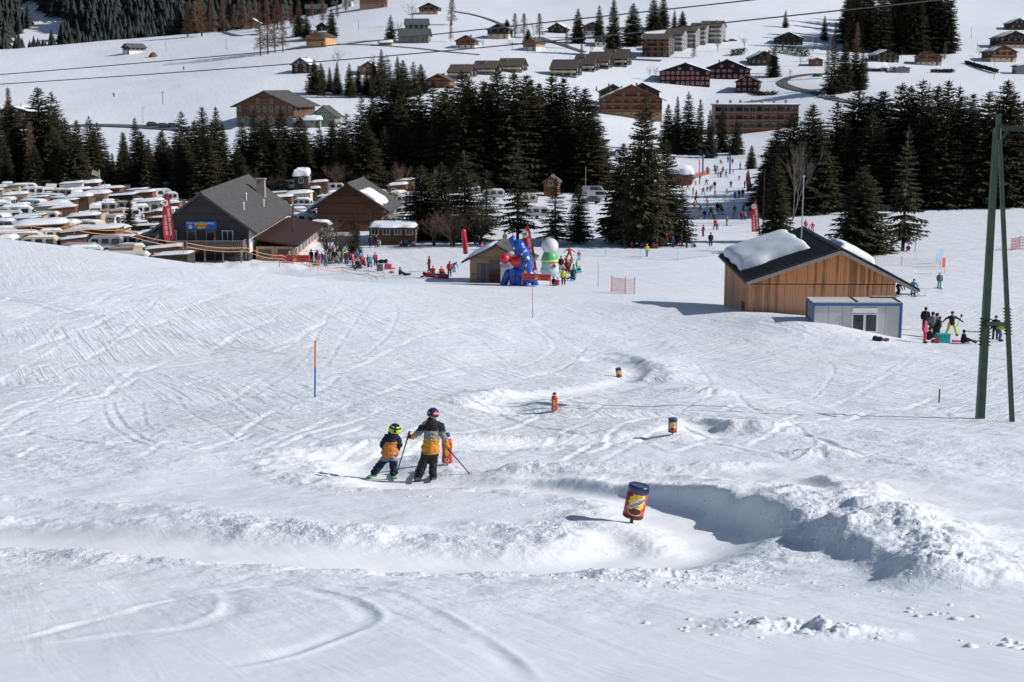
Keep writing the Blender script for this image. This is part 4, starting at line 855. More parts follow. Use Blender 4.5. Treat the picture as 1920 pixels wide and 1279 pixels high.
bal = MB().box((.6, -dep/2-1.3, fl-.1), (gw*.86, 2.6, .18)).build('balcony_floor', W['graywood'], sh)
bx0, bx1, by = .6-gw*.43, .6+gw*.43, -dep/2-2.55
slat = MB().box((0, 0, 0), (.17, .045, .92)).mesh('slat', W['graywood'])
n = int((bx1-bx0)/.26)
for i in range(n): link('slat', slat, bal, Matrix.Translation((bx0+.13+i*(bx1-bx0-.2)/(n-1), by, fl+.55)))
slat2 = MB().box((0, 0, 0), (.045, .17, .92)).mesh('slat', W['graywood'])
for i in range(8):
    for xx in (bx0, bx1): link('slat', slat2, bal, Matrix.Translation((xx, by+.25+i*.3, fl+.55)))
rl = MB()
for z in (.16, 1.05): rl.box(((bx0+bx1)/2, by-.06, fl+z), (bx1-bx0+.2, .1, .14)); rl.box((bx0-.06, by+1.25, fl+z), (.1, 2.4, .13)); rl.box((bx1+.06, by+1.25, fl+z), (.1, 2.4, .13))
rl.build('balcony_rail', W['graywood'], sh)
for i in range(5):
    x = bx0+.3+(bx1-bx0-.6)*i/4; MB().box((x, by+.15, (fl-.2-1)/2), (.2, .2, fl-.2+1)).box((x, by+.75, fl-.75), (.13, 1.4, .13), (R(40), 0, 0)).build('post', W['graywood'], sh)
MB().box((0, -dep/2-.06, fl/2-.6), (gw*.7, .1, fl-1.0)).build('undercroft_doors', W['dark'], sh)
# banner with its words
bn = MB().box((0, 0, 0), (4.2, .06, 1.15)).build('banner', mat('banner_blue', (.02, .16, .50), .5, .25, .6), sh); bn.location = (-.25, -dep/2-.12, hw+.25); bn['label'] = 'blue banner with white words on the gable'
def text_mesh(body, size, m, align='CENTER', ext=.004, shear=0.0, space=1.0):
    c = bpy.data.curves.new('t', 'FONT'); c.body = body; c.size = size; c.align_x = align; c.align_y = 'CENTER'; c.extrude = ext; c.shear = shear; c.space_character = space; c.resolution_u = 2; c.offset = size*.012
    o = bpy.data.objects.new('t', c); COL.objects.link(o); me = bpy.data.meshes.new_from_object(o.evaluated_get(bpy.context.evaluated_depsgraph_get()))
    COL.objects.unlink(o); bpy.data.objects.remove(o); me.materials.clear(); me.materials.append(m); me.name = 'lettering'; return me
M_WHITE = mat('white_print', (.78, .78, .78), .5, .03); M_YEL = mat('yellow_print', (.75, .48, .05), .5, .1); M_ORG = mat('orange_print', (.65, .18, .05), .5, .1); M_BLK = mat('black_print', (.015, .015, .018), .6, .1)
UP = Matrix.Rotation(math.pi/2, 4, 'X')
link('lettering', text_mesh('Pour vos', .42, M_WHITE), bn, Matrix.Translation((-1.15, -.04, .30)) @ UP)
link('lettering', text_mesh('enfants', .42, M_WHITE), bn, Matrix.Translation((1.15, -.04, .30)) @ UP)
MB().lathe([(.26, 0), (.26, .012)], 20).build('emblem', M_WHITE, bn).matrix_local = Matrix.Translation((-1.45, -.04, -.22)) @ UP
MB().lathe([(.13, 0), (.13, .012)], 3).build('emblem_mark', mat('emblem_red', (.5, .04, .06), .5, .1), bn).matrix_local = Matrix.Translation((-1.45, -.055, -.2)) @ UP
MB().add([(.95*math.cos(t)*(1 if i % 2 else .72), -.045, .5*math.sin(t)*(1 if i % 2 else .8)) for i, t in enumerate([2*math.pi*k/20 for k in range(20)])], [tuple(range(20))]).build('logo_burst', M_YEL, bn)
MB().box((0, -.05, -.05), (1.9, .012, .26)).build('logo_bar', M_ORG, bn)
# sun terrace annex
tx0, tw, td = gw/2+.2, 5.6, 30.0
th_ = fl-.4
ty = -dep/2+3.2
MB().box((tx0+tw/2, ty+td/2, th_/2-.5), (tw-.4, td-.4, th_+1)).build('terrace_wall', W['terr'], sh)
rf = MB(); rf.add([(tx0, ty-.6, th_+1.25), (tx0+tw+.5, ty-.6, th_+.25), (tx0+tw+.5, ty+td+.6, th_+.25), (tx0, ty+td+.6, th_+1.25), (tx0, ty-.6, th_+1.02), (tx0+tw+.5, ty-.6, th_+.02), (tx0+tw+.5, ty+td+.6, th_+.02), (tx0, ty+td+.6, th_+1.02)], [(0,1,2,3),(7,6,5,4),(0,4,5,1),(1,5,6,2),(2,6,7,3),(3,7,4,0)])
tr_ = rf.build('terrace_roof', RF['maroon'], sh)
MB().tube((tx0+tw*.62, ty+td*.45, th_+.5), (tx0+tw*.62, ty+td*.45, th_+4.6), .12, .12, 8).build('stove_pipe', mat('rusty_pipe', (.12, .05, .03), .7, .3), tr_)
for i in range(9): window(sh, Vector((tx0+tw-.12, ty+1.9+i*3.25, th_*.5)), 2.2, th_*.66, math.pi/2, M_FRAME)
for i in range(2): window(sh, Vector((tx0+1.5+i*2.6, ty-.0+.12, th_*.5)), 1.7, th_*.55, 0, M_BROWNF)

# ------------------------------------------------------------------ timber barn with snow slab (right)
p = atY(1541, 111); s = ppm(p); bw = 273/s; bd = 14.0
zb = zat(p, 640)
bn_ = thing('timber_barn', (p.x, p.y+bd/2, zb), R(-1), 'large timber barn with dark metal roof and a thick slab of snow', 'barn')
EZ = zat(p, 524)-zb; PZ = zat(p, 468)-zb; asym = 27/s
hw, rise = EZ, PZ-EZ
MB().prism([(-bw/2, -1.5), (bw/2, -1.5), (bw/2, hw-.02), (asym, hw+rise-.02), (-bw/2, hw-.02)], -bd/2, bd/2).build('wall', W['dark'], bn_)
# boards of the gable: lower tier and upper tier, a dark gap between them
bdw = .215; n = int(bw/bdw); zt = hw-.35
def ztop(x): return hw+rise*(1-abs(x-asym)/((bw/2-asym) if x > asym else (bw/2+asym)))
for tier in (0, 1):
    for i in range(n):
        x0 = -bw/2+i*bw/n; x1 = x0+bw/n-.016; dy = _rh.uniform(0, .014)
        if tier == 0: q = [(x0, -1.5), (x1, -1.5), (x1, zt-.06), (x0, zt-.06)]
        else: q = [(x0, zt+.02), (x1, zt+.02), (x1, max(zt+.03, ztop(x1)-.03)), (x0, max(zt+.03, ztop(x0)-.03))]
        MB().prism(q, -bd/2-.06-dy-.05*tier, -bd/2-.005).build('plank', W['barn'], bn_)
ns = int(bd/.3)
for i in range(ns):
    y0 = -bd/2+i*bd/ns
    MB().box((-bw/2-.03, y0+bd/ns/2, (hw-1.5)/2), (.05, bd/ns-.02, hw+1.5-.03)).build('plank', W['barn'], bn_)
dr = MB().box((0, 0, 0), (.06, 1.5, 2.6)).build('door', W['brown'], bn_); dr.location = (-bw/2-.09, -bd/2+2.2, 1.5); MB().box((-.05, -.5, 0), (.06, .08, .2)).build('handle', M_CHIM, dr)
ro, sl = gable_roof(bn_, bw, bd, hw, rise, RF['dark'], (.35, 1.45), 1.3, .18, asym)
rb = MB()
for sgn in (-1, 1):          # standing seams down both slopes, tile-like steps across them
    a, dn, nrm, L, dy = sl[sgn]
    k = int(dy/.55)
    for i in range(k+1):
        y = -dy/2+dy*i/k; m0 = a+Vector((0, y, 0)); 
        for u, v in ((0, L),):
            c = m0+dn*(L/2)+nrm*.03; ang = math.atan2(-dn.z, dn.x*sgn)
            rb.box(c, (L, .07, .07), (0, sgn*ang, 0))
    for j in range(1, int(L/.5)):
        c = a+dn*(j*.5)+nrm*.008; ang = math.atan2(-dn.z, dn.x*sgn); rb.box(c, (.06, dy-.02, .035), (0, sgn*ang, 0))
sm = rb.build('roof_seams', RF['dark'], ro)
fas = MB()
for sgn in (-1, 1):
    a, dn, nrm, L, dy = sl[sgn]
    ang = math.atan2(-dn.z, dn.x*sgn); c = a+dn*(L/2)-nrm*.22+Vector((0, -dy/2-.04, 0)); fas.box(c, (L, .05, .26), (0, sgn*ang, 0))
fas.build('barge_board', mat('pale_barge_board', (.30, .26, .23), .7, .1), ro)
g = MB()
for sgn in (-1, 1):
    a, dn, nrm, L, dy = sl[sgn]; e = a+dn*(L+.06)-nrm*.1; g.tube(e+Vector((0, -dy/2, 0)), e+Vector((0, dy/2, 0)), .09, .09, 8)
    if sgn > 0: g.path([e+Vector((0, -dy/2+.3, -.05)), e+Vector((-.5, -dy/2+.5, -.35)), e+Vector((-1.2, -dy/2+1.0, -.4)), Vector((bw/2+.1, -bd/2+.1, hw-1.0)), Vector((bw/2+.1, -bd/2+.1, 0))], .05, 6)
g.build('gutter', mat('dark_gutter', (.04, .035, .03), .5, .1), ro)
MB().tube((asym-1.1, bd/2-4.4, hw+rise*.8), (asym-1.1, bd/2-4.4, hw+rise+5.0), .055, .045, 8).ball((asym-1.1, bd/2-4.4, hw+rise+5.05), .11).build('mast', mat('galvanised', (.35, .35, .36), .45, .1, 3, 0, .6), ro)
a, dn, nrm, L, dy = sl[-1]
a0, dn0, nr0, L0, dy0 = a, dn, nrm, L, dy
snow_patch(ro, lambda u, v, h: a0+dn0*(L0*.58+v)+Vector((0, dy0*.13+u, 0))+nr0*(h+.03), dy0*.66, L0*.76, .75, 4, sq=9.0, nu=60, nv=40, wob=.035, bumpy=.10, edge=.36)
a1, dn1, nr1, L1, dy1 = sl[1]
snow_patch(ro, lambda u, v, h: a1+dn1*(L1*.60+v)+Vector((0, dy1*.30+u, 0))+nr1*(h+.03), dy1*.30, L1*.5, .6, 6, nu=30, nv=20, wob=.05, bumpy=.1)

# ------------------------------------------------------------------ site container in front of it
p0 = atY(1606, 101); s = ppm(p0); cw = 168/s; chh = 76/s
M_CONT = mat('container_panel', (.50, .485, .465), .55, .05, 1); M_BLUE = mat('container_blue', (.035, .12, .32), .45, .1, 2)
ct = thing('site_container', (p0.x, p0.y+1.2, zat(p0, 643)), R(-1), 'grey site cabin with a blue steel frame and one white window, before the barn', 'container')
for sx in (-1, 1):
    for sy in (-1, 1): MB().box((sx*(cw/2-.07), sy*1.13, chh/2), (.16, .16, chh)).build('corner_post', M_BLUE, ct)
for sy in (-1, 1):
    MB().box((0, sy*1.135, chh-.12), (cw-.32, .15, .2)).box((0, sy*1.135, .08), (cw-.32, .15, .16)).build('frame_rail', M_BLUE, ct)
for sx in (-1, 1): MB().box((sx*(cw/2-.075), 0, chh-.12), (.15, 2.08, .2)).box((sx*(cw/2-.075), 0, .08), (.15, 2.08, .16)).build('frame_rail', M_BLUE, ct)
npn = 6; pw = (cw-.32)/npn
for i in range(npn):
    MB().box((-cw/2+.16+pw*(i+.5), -1.10, chh/2-.03), (pw-.02, .06, chh-.38)).build('panel', M_CONT, ct)
    MB().box((-cw/2+.16+pw*(i+.5), 1.10, chh/2-.03), (pw-.02, .06, chh-.38)).build('panel', M_CONT, ct)
for sx in (-1, 1):
    for j in (-1, 1): MB().box((sx*(cw/2-.10), j*.52, chh/2-.03), (.06, 1.0, chh-.38)).build('panel', mat('container_end_panel_shaded', (.30, .25, .2), .6, .1), ct)  # end panels darker and browner: side shade put into the colour
rf = MB().box((0, 0, chh+.02), (cw-.06, 2.36, .08)).build('roof', mat('container_roof', (.55, .53, .50), .6, .08, 1), ct)
for x in (-.0, cw*.47): MB().box((x, 0, chh+.09), (.09, 2.36, .06)).build('roof_seam', M_BROWNF, rf)
MB().box((.15, .0, chh+.35), (cw*.3, .0+.5, .02)).build('roof_board', mat('board_grey', (.3, .3, .3), .7, .1), rf).location = (cw*.36, .95, -.2)
wn1 = window(ct, Vector((cw*.015, -1.15, chh*.5)), cw*.14*1.0, chh*.46, 0, None, None, False); 
wn2 = window(ct, Vector((cw*.015+cw*.143, -1.15, chh*.5)), cw*.14, chh*.46, 0, None, None, False)
MB().box((0, -.01, chh*.19), (cw*.28, .14, chh*.12)).build('shutter_box', M_FRAME, ct).location = (cw*.087, -1.15, chh*.5+chh*.12)

# ------------------------------------------------------------------ small ski-school hut by the inflatables
pc = atY(922, 163); s = ppm(pc); zb = zat(pc, 533)
hwid, hd = 104/s, 5.6
sk = thing('ticket_hut', (pc.x+1.0, pc.y+hd/2, zb), R(-8), 'small weathered wooden hut with shallow snowy roof beside the blue inflatable', 'hut')
hw, rise = (zat(pc, 487)-zb), 26/s
MB().prism([(-hwid/2, -1), (hwid/2, -1), (hwid/2, hw), (0, hw+rise), (-hwid/2, hw)], -hd/2, hd/2).build('wall', W['tan'], sk)
ro, _ = gable_roof(sk, hwid, hd, hw, rise, RF['grey'], .8, .9, .2, 0, [(-1, .55, .5, .85, .8, .3)], 3)
MB().box((-hwid*.19, -hd/2-.05, hw*.45), (hwid*.36, .08, hw*.75)).build('shutter', W['graywood'], sk)
MB().box((-hwid*.05, -hd/2-.07, hw*.30), (hwid*.2, .08, hw*.6)).build('door', W['brown'], sk)
MB().box((-hwid*.05, -hd/2-.06, hw*.80), (hwid*.2, .08, hw*.34)).build('glass_pane', M_GLASS, sk)
o = MB().box((0, 0, 1.45), (3.2, 1.8, 2.9)).box((0, -.02, 2.93), (3.3, 1.9, .12)).box((.1, -.92, 1.4), (.03, .03, 2.7)).box((.5, -.93, 1.6), (.1, .06, .1)).build('storage_locker', mat('white_locker', (.58, .57, .56), .5, .05), None)
o.location = (pc.x+2.6, pc.y-.9, zb-.3); tag(o, 'white storage locker between the small hut and the blue inflatable', 'locker')

# ------------------------------------------------------------------ inflatables
M_IB = mat('blue_vinyl', (.012, .075, .42), .28, .08, 2, 0, 0, .5); M_IR = mat('red_vinyl', (.55, .02, .035), .3, .08, 2, 0, 0, .5); M_IY = mat('yellow_vinyl', (.72, .58, .12), .35, .08, 2); M_IW = mat('white_vinyl', (.60, .60, .63), .4, .04, 2); M_IG = mat('green_vinyl', (.10, .38, .16), .4, .1, 2); M_IP = mat('pale_blue_vinyl', (.38, .50, .56), .4, .05, 2)
pi = atY(968, 159); s = ppm(pi); zz = zat(pi, 536)
inf = thing('blue_inflatable', (pi.x, pi.y, zz), R(-6), 'tall blue spotted inflatable animal arch with two red balls', 'inflatable')
U = 1/s
bl = lambda x, z, r, y=0: ((x-968)*U, y, (536-z)*U, r*U)
def remeshed(name, balls, m, parent, vox=.12):
    mb = MB()
    for x, y, z, rx, ry, rz in balls: mb.ball((x, y, z), (rx, ry, rz), 16, 10)
    me = mb.mesh(name, m); o = bpy.data.objects.new(name, me); COL.objects.link(o)
    md = o.modifiers.new('r', 'REMESH'); md.mode = 'VOXEL'; md.voxel_size = vox
    sm_ = o.modifiers.new('s', 'SMOOTH'); sm_.iterations = 4
    e = bpy.data.meshes.new_from_object(o.evaluated_get(bpy.context.evaluated_depsgraph_get())); COL.objects.unlink(o); bpy.data.objects.remove(o)
    e.polygons.foreach_set('use_smooth', [True]*len(e.polygons)); e.materials.clear(); e.materials.append(m); return link(name, e, parent)
bb = []
for x, z, r in ((972,462,13),(977,475,16),(982,490,16),(984,503,15),(978,512,16),(990,518,14)):
    bb.append(((x-968)*U, 0, (536-z)*U, r*U, r*U*.95, r*U))
bb.append(((960-968)*U, 0, (536-450)*U, 7*U, 6*U, 8*U))
remeshed('body', bb, M_IB, inf)
for xs in ((943,536,952,512),(962,536,962,505),(985,536,984,510),(1003,536,997,512),(972,534,972,512)):
    x0, z0, x1, z1 = xs
    bs = [((x0+(x1-x0)*t-968)*U, (.0 if x0 in (943,1003) else -.35), (536-(z0+(z1-z0)*t))*U, 7.5*U, 7*U, 7.5*U) for t in (0, .2, .4, .6, .8, 1)]
    remeshed('leg', bs, M_IB, inf)
for x, z, r in ((948,483,9.5),(969,487,10.5)): MB().ball(((x-968)*U, -1.15, (536-z)*U), r*U, 18, 12).build('ball', M_IR, inf, True)
MB().ball(((959-968)*U, -.62, (536-476)*U), (9*U, 4*U, 7*U), 14, 8).build('muzzle', M_IW, inf, True)
MB().ball(((960-968)*U, -.55, (536-496)*U), (5*U, 3*U, 9*U), 14, 8).build('belly', M_IW, inf, True)
for x, z, r in ((979,474,2.2),(964,464,1.6),(987,483,2.4),(986,495,2.6),(986,507,3.4),(983,470,1.4)): MB().ball(((x-968)*U, -.86 if x < 985 else -.72, (536-z)*U), (r*U, .35, r*1.2*U), 10, 6).build('spot', M_IY, inf, True)
pw_ = atY(1030, 157); s = ppm(pw_); U = 1/s; zz = zat(pw_, 516)
iw = thing('white_inflatable', (pw_.x, pw_.y, zz), 0, 'tall inflatable skittle with a white ball top, green band and pale blue base', 'inflatable')
remeshed('base', [(0, 0, 9*U, 18*U, 16*U, 13*U), (0, 0, 20*U, 16*U, 15*U, 13*U)], M_IP, iw)
MB().lathe([(15.0*U, 24*U), (15.8*U, 28*U), (14.4*U, 36*U), (12*U, 42*U), (9*U, 45*U)], 24).build('middle_band', M_IG, iw, True)
MB().lathe([(16.2*U, 26*U), (16.5*U, 28*U), (16.2*U, 30*U)], 24).build('ring', M_IY, iw, True)
MB().ball((0, 0, 55*U), (16*U, 15*U, 15*U), 22, 14).build('ball_top', M_IW, iw, True)
MB().ball((8*U, -14*U, 19*U), (3.6*U, 1.4*U, 4*U), 12, 8).build('red_patch', M_IR, iw, True)
for px, Y, yt, yb, lab in ((873, 171, 440, 470, 'leaning red inflatable post behind the small hut roof'),):
    q = atY(px, Y); s = ppm(q); o = MB().lathe([(.29, 0), (.29, 2.7), (.24, 2.95), (.12, 3.0)], 14).build('inflatable_post', M_IR, None, True); o.location = (q.x, q.y, zat(q, 476)); o.rotation_euler = (0, R(-5), 0); tag(o, lab, 'inflatable')

# ------------------------------------------------------------------ feather flags
M_FLAG = mat('flag_red', (.50, .035, .06), .7, .12, 2)
def feather(px, Y, yb, yt, lab, lean=-3, wpx=17, txt=True, face=0.0, stub=False):
    q = atY(px, Y); s = ppm(q); h = (yb-yt)/s; z0 = zat(q, yb)
    o = thing('feather_flag', (q.x, q.y, z0), face, lab, 'flag'); o.rotation_euler = (0, R(lean), face)
    w = wpx/s; mb = MB(); N = 14
    pts = []
    for i in range(N+1):
        t = i/N; z = h*(.04+.96*t); wi = w*min(1, (1-t)*2.6+.04)**.75*(.82+.18*(1-t)); xr = -.0-.10*w*0
        edge = w*.16*max(0, (t-.55))/.45
        pts.append((xr-edge*.9, z, wi, .09*w*math.sin(t*7)))
    vs = []; fs = []
    for x, z, wi, wv in pts: vs += [(x, wv*.2, z), (x-wi*.5, wv, z), (x-wi, -wv*.6, z-.02*h)]
    for i in range(N): k = 3*i; fs += [(k, k+1, k+4, k+3), (k+1, k+2, k+5, k+4)]
    vs2 = [(a, b+.02, c) for a, b, c in vs]; n0 = len(vs)
    mb.add(vs+vs2, fs+[tuple(reversed([i+n0 for i in f])) for f in fs]); mb.build('sail', M_FLAG, o)
    MB().path([(.03, 0, -.4), (.03, 0, h*.55), (-w*.06, 0, h*.85), (-w*.17, 0, h*1.01)], .035, 6).build('pole', mat('flag_pole', (.03, .03, .035), .4, .1), o)
    cz = h*.80; MB().lathe([(w*.30, 0), (w*.30, .03)], 22).build('emblem', M_WHITE, o).matrix_local = Matrix.Translation((-w*.50, -.12*w, cz)) @ UP
    MB().box((0, 0, 0), (w*.34, .02, w*.10)).build('emblem_bar', mat('emblem_blue', (.04, .1, .35), .5, .1), o).location = (-w*.5, -.12*w-.04, cz+w*.07)
    MB().box((0, 0, 0), (w*.09, .02, w*.30)).build('emblem_cross', M_IR, o).location = (-w*.47, -.12*w-.045, cz-w*.02)
    if txt:
        TT = Matrix.Rotation(R(90), 4, 'Y')
        for k, (wd_, x, zc, sz) in enumerate((('SWISS SKI SCHOOL', -.26, .40, .30), ('ECOLE DE SKI', -.62, .34, .30))):
            me = text_mesh(wd_, w*sz, M_WHITE); link('lettering', me, o, Matrix.Translation((w*x, -.16*w, h*zc)) @ TT @ UP)
    return o
feather(330, 181, 452, 362, 'tallest red feather flag in front of the dark ski-school house', -4, 20)
feather(1006, 166, 510, 418, 'red feather flag behind the blue inflatable', -9, 22)
feather(1424, 232, 437, 373, 'lower red feather flag on the right of the ski run', -6, 15)
feather(1409, 310, 360, 317, 'upper red feather flag on the right of the ski run', -9, 9)
feather(1311, 375, 325, 290, 'narrow red feather flag on the left of the upper ski run', 0, 5, False, R(60))

# ------------------------------------------------------------------ chocolate-drink markers of the slalom
M_CANR = mat('can_red', (.48, .035, .018), .35, .12, 6, 0, 0, .5); M_CANB = mat('can_blue_lid', (.012, .028, .10), .3, .1, 4, 0, 0, .5); M_CANM = mat('can_maroon_base', (.075, .018, .014), .45, .1); M_STAKE = mat('stake_wood', (.22, .12, .09), .8, .2)
M_COC = mat('print_cocoa', (.10, .022, .015), .5, .3, 60); M_PALE = mat('print_cream', (.70, .62, .42), .5, .05); M_NAVY = mat('print_navy', (.01, .015, .07), .5, .1)
RC, HC = .145, .46
def wrap(me_or_pts, faces=None, name='print', m=None, off=.003, cz=0.0, parent=None, rot=0.0, sub=True):
    """bends a flat design (x, z) round the can's front"""
    V = np.array(me_or_pts, float); c, s_ = math.cos(rot), math.sin(rot)
    x = V[:, 0]*c-V[:, 1]*s_; z = V[:, 0]*s_+V[:, 1]*c
    a = x/RC; P = np.stack([(RC+off)*np.sin(a), -(RC+off)*np.cos(a), z+cz], -1)
    me = bpy.data.meshes.new(name); me.from_pydata([tuple(p) for p in P], [], faces); me.materials.append(m); return me
def disc_pts(rx, rz, n=36, rings=6, f=None):
    V = [(0, 0)]; F = []
    for r in range(1, rings+1):
        for i in range(n):
            t = 2*math.pi*i/n; k = r/rings*(f(t) if f else 1); V.append((rx*k*math.cos(t), rz*k*math.sin(t)))
    F += [(0, 1+i, 1+(i+1) % n) for i in range(n)]
    for r in range(rings-1):
        a = 1+r*n; b = a+n; F += [(a+i, b+i, b+(i+1) % n, a+(i+1) % n) for i in range(n)]
    return V, F
_can = {}
def can(px, py, hpx, lab, tilt, turn=0.0, stake=.10):
    q = at(px, py); s = ppm(q); k = hpx/s/HC
    o = thing('drink_can_marker', q, math.atan2(-q.x, q.y)+turn, lab, 'slalom marker', 'cans marking the slalom', k)
    o.rotation_euler = Euler((0, tilt, math.atan2(-q.x, q.y)+turn))
    if not _can:
        _can['body'] = MB().lathe([(RC*.98, .05), (RC, .06), (RC, .365)], 40).mesh('body', M_CANR, True)
        _can['base_rim'] = MB().lathe([(RC*.94, .0), (RC*1.005, .012), (RC*1.005, .055), (RC*.97, .062)], 40).mesh('base_rim', M_CANM, True)
        _can['lid'] = MB().lathe([(RC*.97, .362), (RC*1.04, .372), (RC*1.045, .45), (RC*1.0, .468), (RC*.9, .474), (RC*.86, .468), (RC*.3, .470), (.01, .472)], 40).mesh('lid', M_CANB, True)
        _can['stake'] = MB().tube((0, 0, -.35), (0, 0, .16), .026, .026, 10).mesh('stake', M_STAKE)
        V, F = disc_pts(.125, .125, 48, 6, lambda t: 1+.10*math.cos(12*t)); _can['sun_burst'] = wrap(V, F, 'sun_burst', M_YEL, .002, .245)
        V, F = disc_pts(.078, .095); _can['glow'] = wrap(V, F, 'glow', mat('print_yellow', (.72, .60, .12), .5, .1), .0035, .215, None, R(30))
        V, F = disc_pts(.150, .050); _can['oval'] = wrap(V, F, 'oval', M_PALE, .005, .235, None, R(33))
        V, F = disc_pts(.100, .052); _can['cup_rim'] = wrap(V, F, 'cup_rim', M_PALE, .003, .115)
        V, F = disc_pts(.092, .046); _can['cup'] = wrap(V, F, 'cup', M_COC, .0045, .118)
        t = text_mesh('Ovomaltine', .075, M_NAVY, ext=0.0); V = np.array([v.co[:2] for v in t.vertices]); bm = bmesh.new(); bm.from_mesh(t); bmesh.ops.triangulate(bm, faces=bm.faces[:]); fs = [tuple(v.index for v in f.verts) for f in bm.faces]; bm.free()
        V[:, 0] *= 0.285/(V[:, 0].max()-V[:, 0].min()); _can['lettering'] = wrap(V, fs, 'lettering', M_NAVY, .0065, .235, None, R(33))
        _can['small_print'] = wrap([(x+dx, dz) for x in (-.045, -.012, .022) for dx, dz in ((-.013, -.006), (.013, -.006), (.013, .006), (-.013, .006))], [tuple(range(4*i, 4*i+4)) for i in range(3)], 'small_print', M_COC, .0065, .185, None, R(30))
    for nme, off in (('base_rim', 1), ('lid', 1), ('stake', 0)): link(nme, _can[nme], o, Matrix.Translation((0, 0, stake*off)))
    b = link('body', _can['body'], o, Matrix.Translation((0, 0, stake)))
    for nme in ('sun_burst', 'glow', 'oval', 'cup_rim', 'cup', 'lettering', 'small_print'): link(nme, _can[nme], b)
    return o
can(1183, 981, 62, 'nearest tilted chocolate drink can, large, by the snow wall', R(11), R(4), .09)
can(1260, 816, 26, 'second chocolate drink can from the front, upright on a short stake', R(1), 0, .10)
can(1161, 708, 17, 'farthest chocolate drink can, small, leaning left', R(-8), 0, .03)
M_BOT = mat('bottle_red', (.52, .045, .03), .3, .1, 5, 0, 0, .5)
def bottle(px, py, hpx, lab):
    q = at(px, py); s = ppm(q); k = hpx/s/.75
    o = thing('drink_bottle_marker', q, math.atan2(-q.x, q.y), lab, 'slalom marker', 'bottles marking the slalom', k)
    def sq(mb, prof):
        n = 24; vs = []
        for r, z in prof:
            for i in range(n):
                t = 2*math.pi*i/n; e = .55 if r > .09 else 1.0
                vs.append((r*math.copysign(abs(math.cos(t))**e, math.cos(t)), r*math.copysign(abs(math.sin(t))**e, math.sin(t)), z))
        mb.add(vs, [(j*n+i, j*n+(i+1) % n, (j+1)*n+(i+1) % n, (j+1)*n+i) for j in range(len(prof)-1) for i in range(n)]+[tuple(range(n-1, -1, -1)), tuple(range(len(vs)-n, len(vs)))]); return mb
    b = sq(MB(), [(.10, .06), (.125, .085), (.125, .20), (.112, .27), (.112, .38), (.125, .45), (.12, .56), (.085, .63)]).build('body', M_BOT, o, True)
    MB().lathe([(.075, .625), (.072, .67)], 20).build('neck', M_FRAME, o, True); MB().lathe([(.074, .665), (.074, .735), (.06, .75)], 20).build('cap', mat('cap_blue', (.02, .06, .22), .4, .1), o, True)
    MB().tube((0, 0, -.3), (0, 0, .08), .02, .02, 8).build('stake', M_STAKE, o)
    V, F = disc_pts(.05, .12, 24, 4); me = MB().add([(x, -.129, z+.36) for x, z in V], F).build('label_panel', M_YEL, b); 
    V, F = disc_pts(.05, .05, 24, 3); MB().add([(x, -.131, z+.15) for x, z in V], F).build('label_badge', M_PALE, b); MB().box((0, -.132, .155), (.03, .004, .06), (0, R(25), 0)).build('badge_mark', M_NAVY, b)
    return o
bottle(838, 873, 62, 'red drink bottle marker half hidden behind the taller child')
bottle(1039, 772, 36, 'red drink bottle marker standing alone in the middle of the course')

# ------------------------------------------------------------------ marker poles and fences
M_PO = mat('pole_orange', (.62, .14, .05), .5, .08); M_PB = mat('pole_blue', (.03, .14, .35), .5, .08)
def pole(px, py, hpx, lab, lean=0, split=.45, r=.028, cols=None):
    q = at(px, py); s = ppm(q); h = hpx/s; o = thing('marker_pole', q, 0, lab, 'pole'); o.rotation_euler = (0, R(lean), 0)
    MB().tube((0, 0, h*split), (0, 0, h), r, r, 8).build('upper_section', (cols or (M_PO, M_PB))[0], o); MB().tube((0, 0, -.4), (0, 0, h*split), r, r, 8).build('lower_section', (cols or (M_PO, M_PB))[1], o)
pole(590, 745, 108, 'nearest orange and blue marker pole, left of centre', 1.8, .52, .032)
pole(998, 596, 58, 'thin orange and blue marker pole below the blue inflatable', 0, .4, .025)
pole(403, 497, 52, 'blue marker pole in front of the ski-school house', 0, .85, .03)
pole(1121, 538, 46, 'orange and blue marker pole right of the white inflatable', 0, .5, .025)
pole(1760, 755, 26, 'short dark stake on the snow left of the lift tower', 0, .5, .03, (mat('stake_green', (.03, .06, .05), .6, .1), M_BLK))
def fence_tape(pts, hts, lab, m, n=2, r=.03, name='rope_fence'):
    """posts with sagging tapes; pts are ground points"""
    o = thing(name, (0, 0, 0), 0, lab, 'fence')
    for q in pts: MB().tube(q+Vector((0, 0, -.3)), q+Vector((0, 0, hts[-1]+.15)), .03, .03, 6).build('post', m, o)
    for h in hts:
        mb = MB()
        for a, b in zip(pts[:-1], pts[1:]):
            L = [a.lerp(b, t)+Vector((0, 0, h-.25*4*t*(1-t))) for t in np.linspace(0, 1, 7)]
            for u, v in zip(L[:-1], L[1:]):
                mb.add([u+Vector((0, 0, -r)), v+Vector((0, 0, -r)), v+Vector((0, 0, r)), u+Vector((0, 0, r)), u+Vector((0, .02, -r)), v+Vector((0, .02, -r)), v+Vector((0, .02, r)), u+Vector((0, .02, r))], [(0,1,2,3),(7,6,5,4),(3,2,6,7),(0,4,5,1)])
        mb.build('tape', m, o)
M_TAPE = mat('orange_tape', (.46, .22, .09), .6, .15, 1)
FP = [atY(x, Y) for x, Y in ((-60,138),(60,140),(140,142),(232,146),(345,152),(352,152),(463,160),(530,170),(596,178),(642,180),(690,178),(720,170))]
def setz(v, py): return Vector((v.x, v.y, zat(v, py)))
FZ = [setz(v, y) for v, y in zip(FP, (440, 442, 440, 448, 472, 472, 480, 494, 508, 512, 518, 522))]
fence_tape(FZ[:5], (.55, .95), 'sagging orange tape fence in front of the caravan park', M_TAPE, 2, .035)
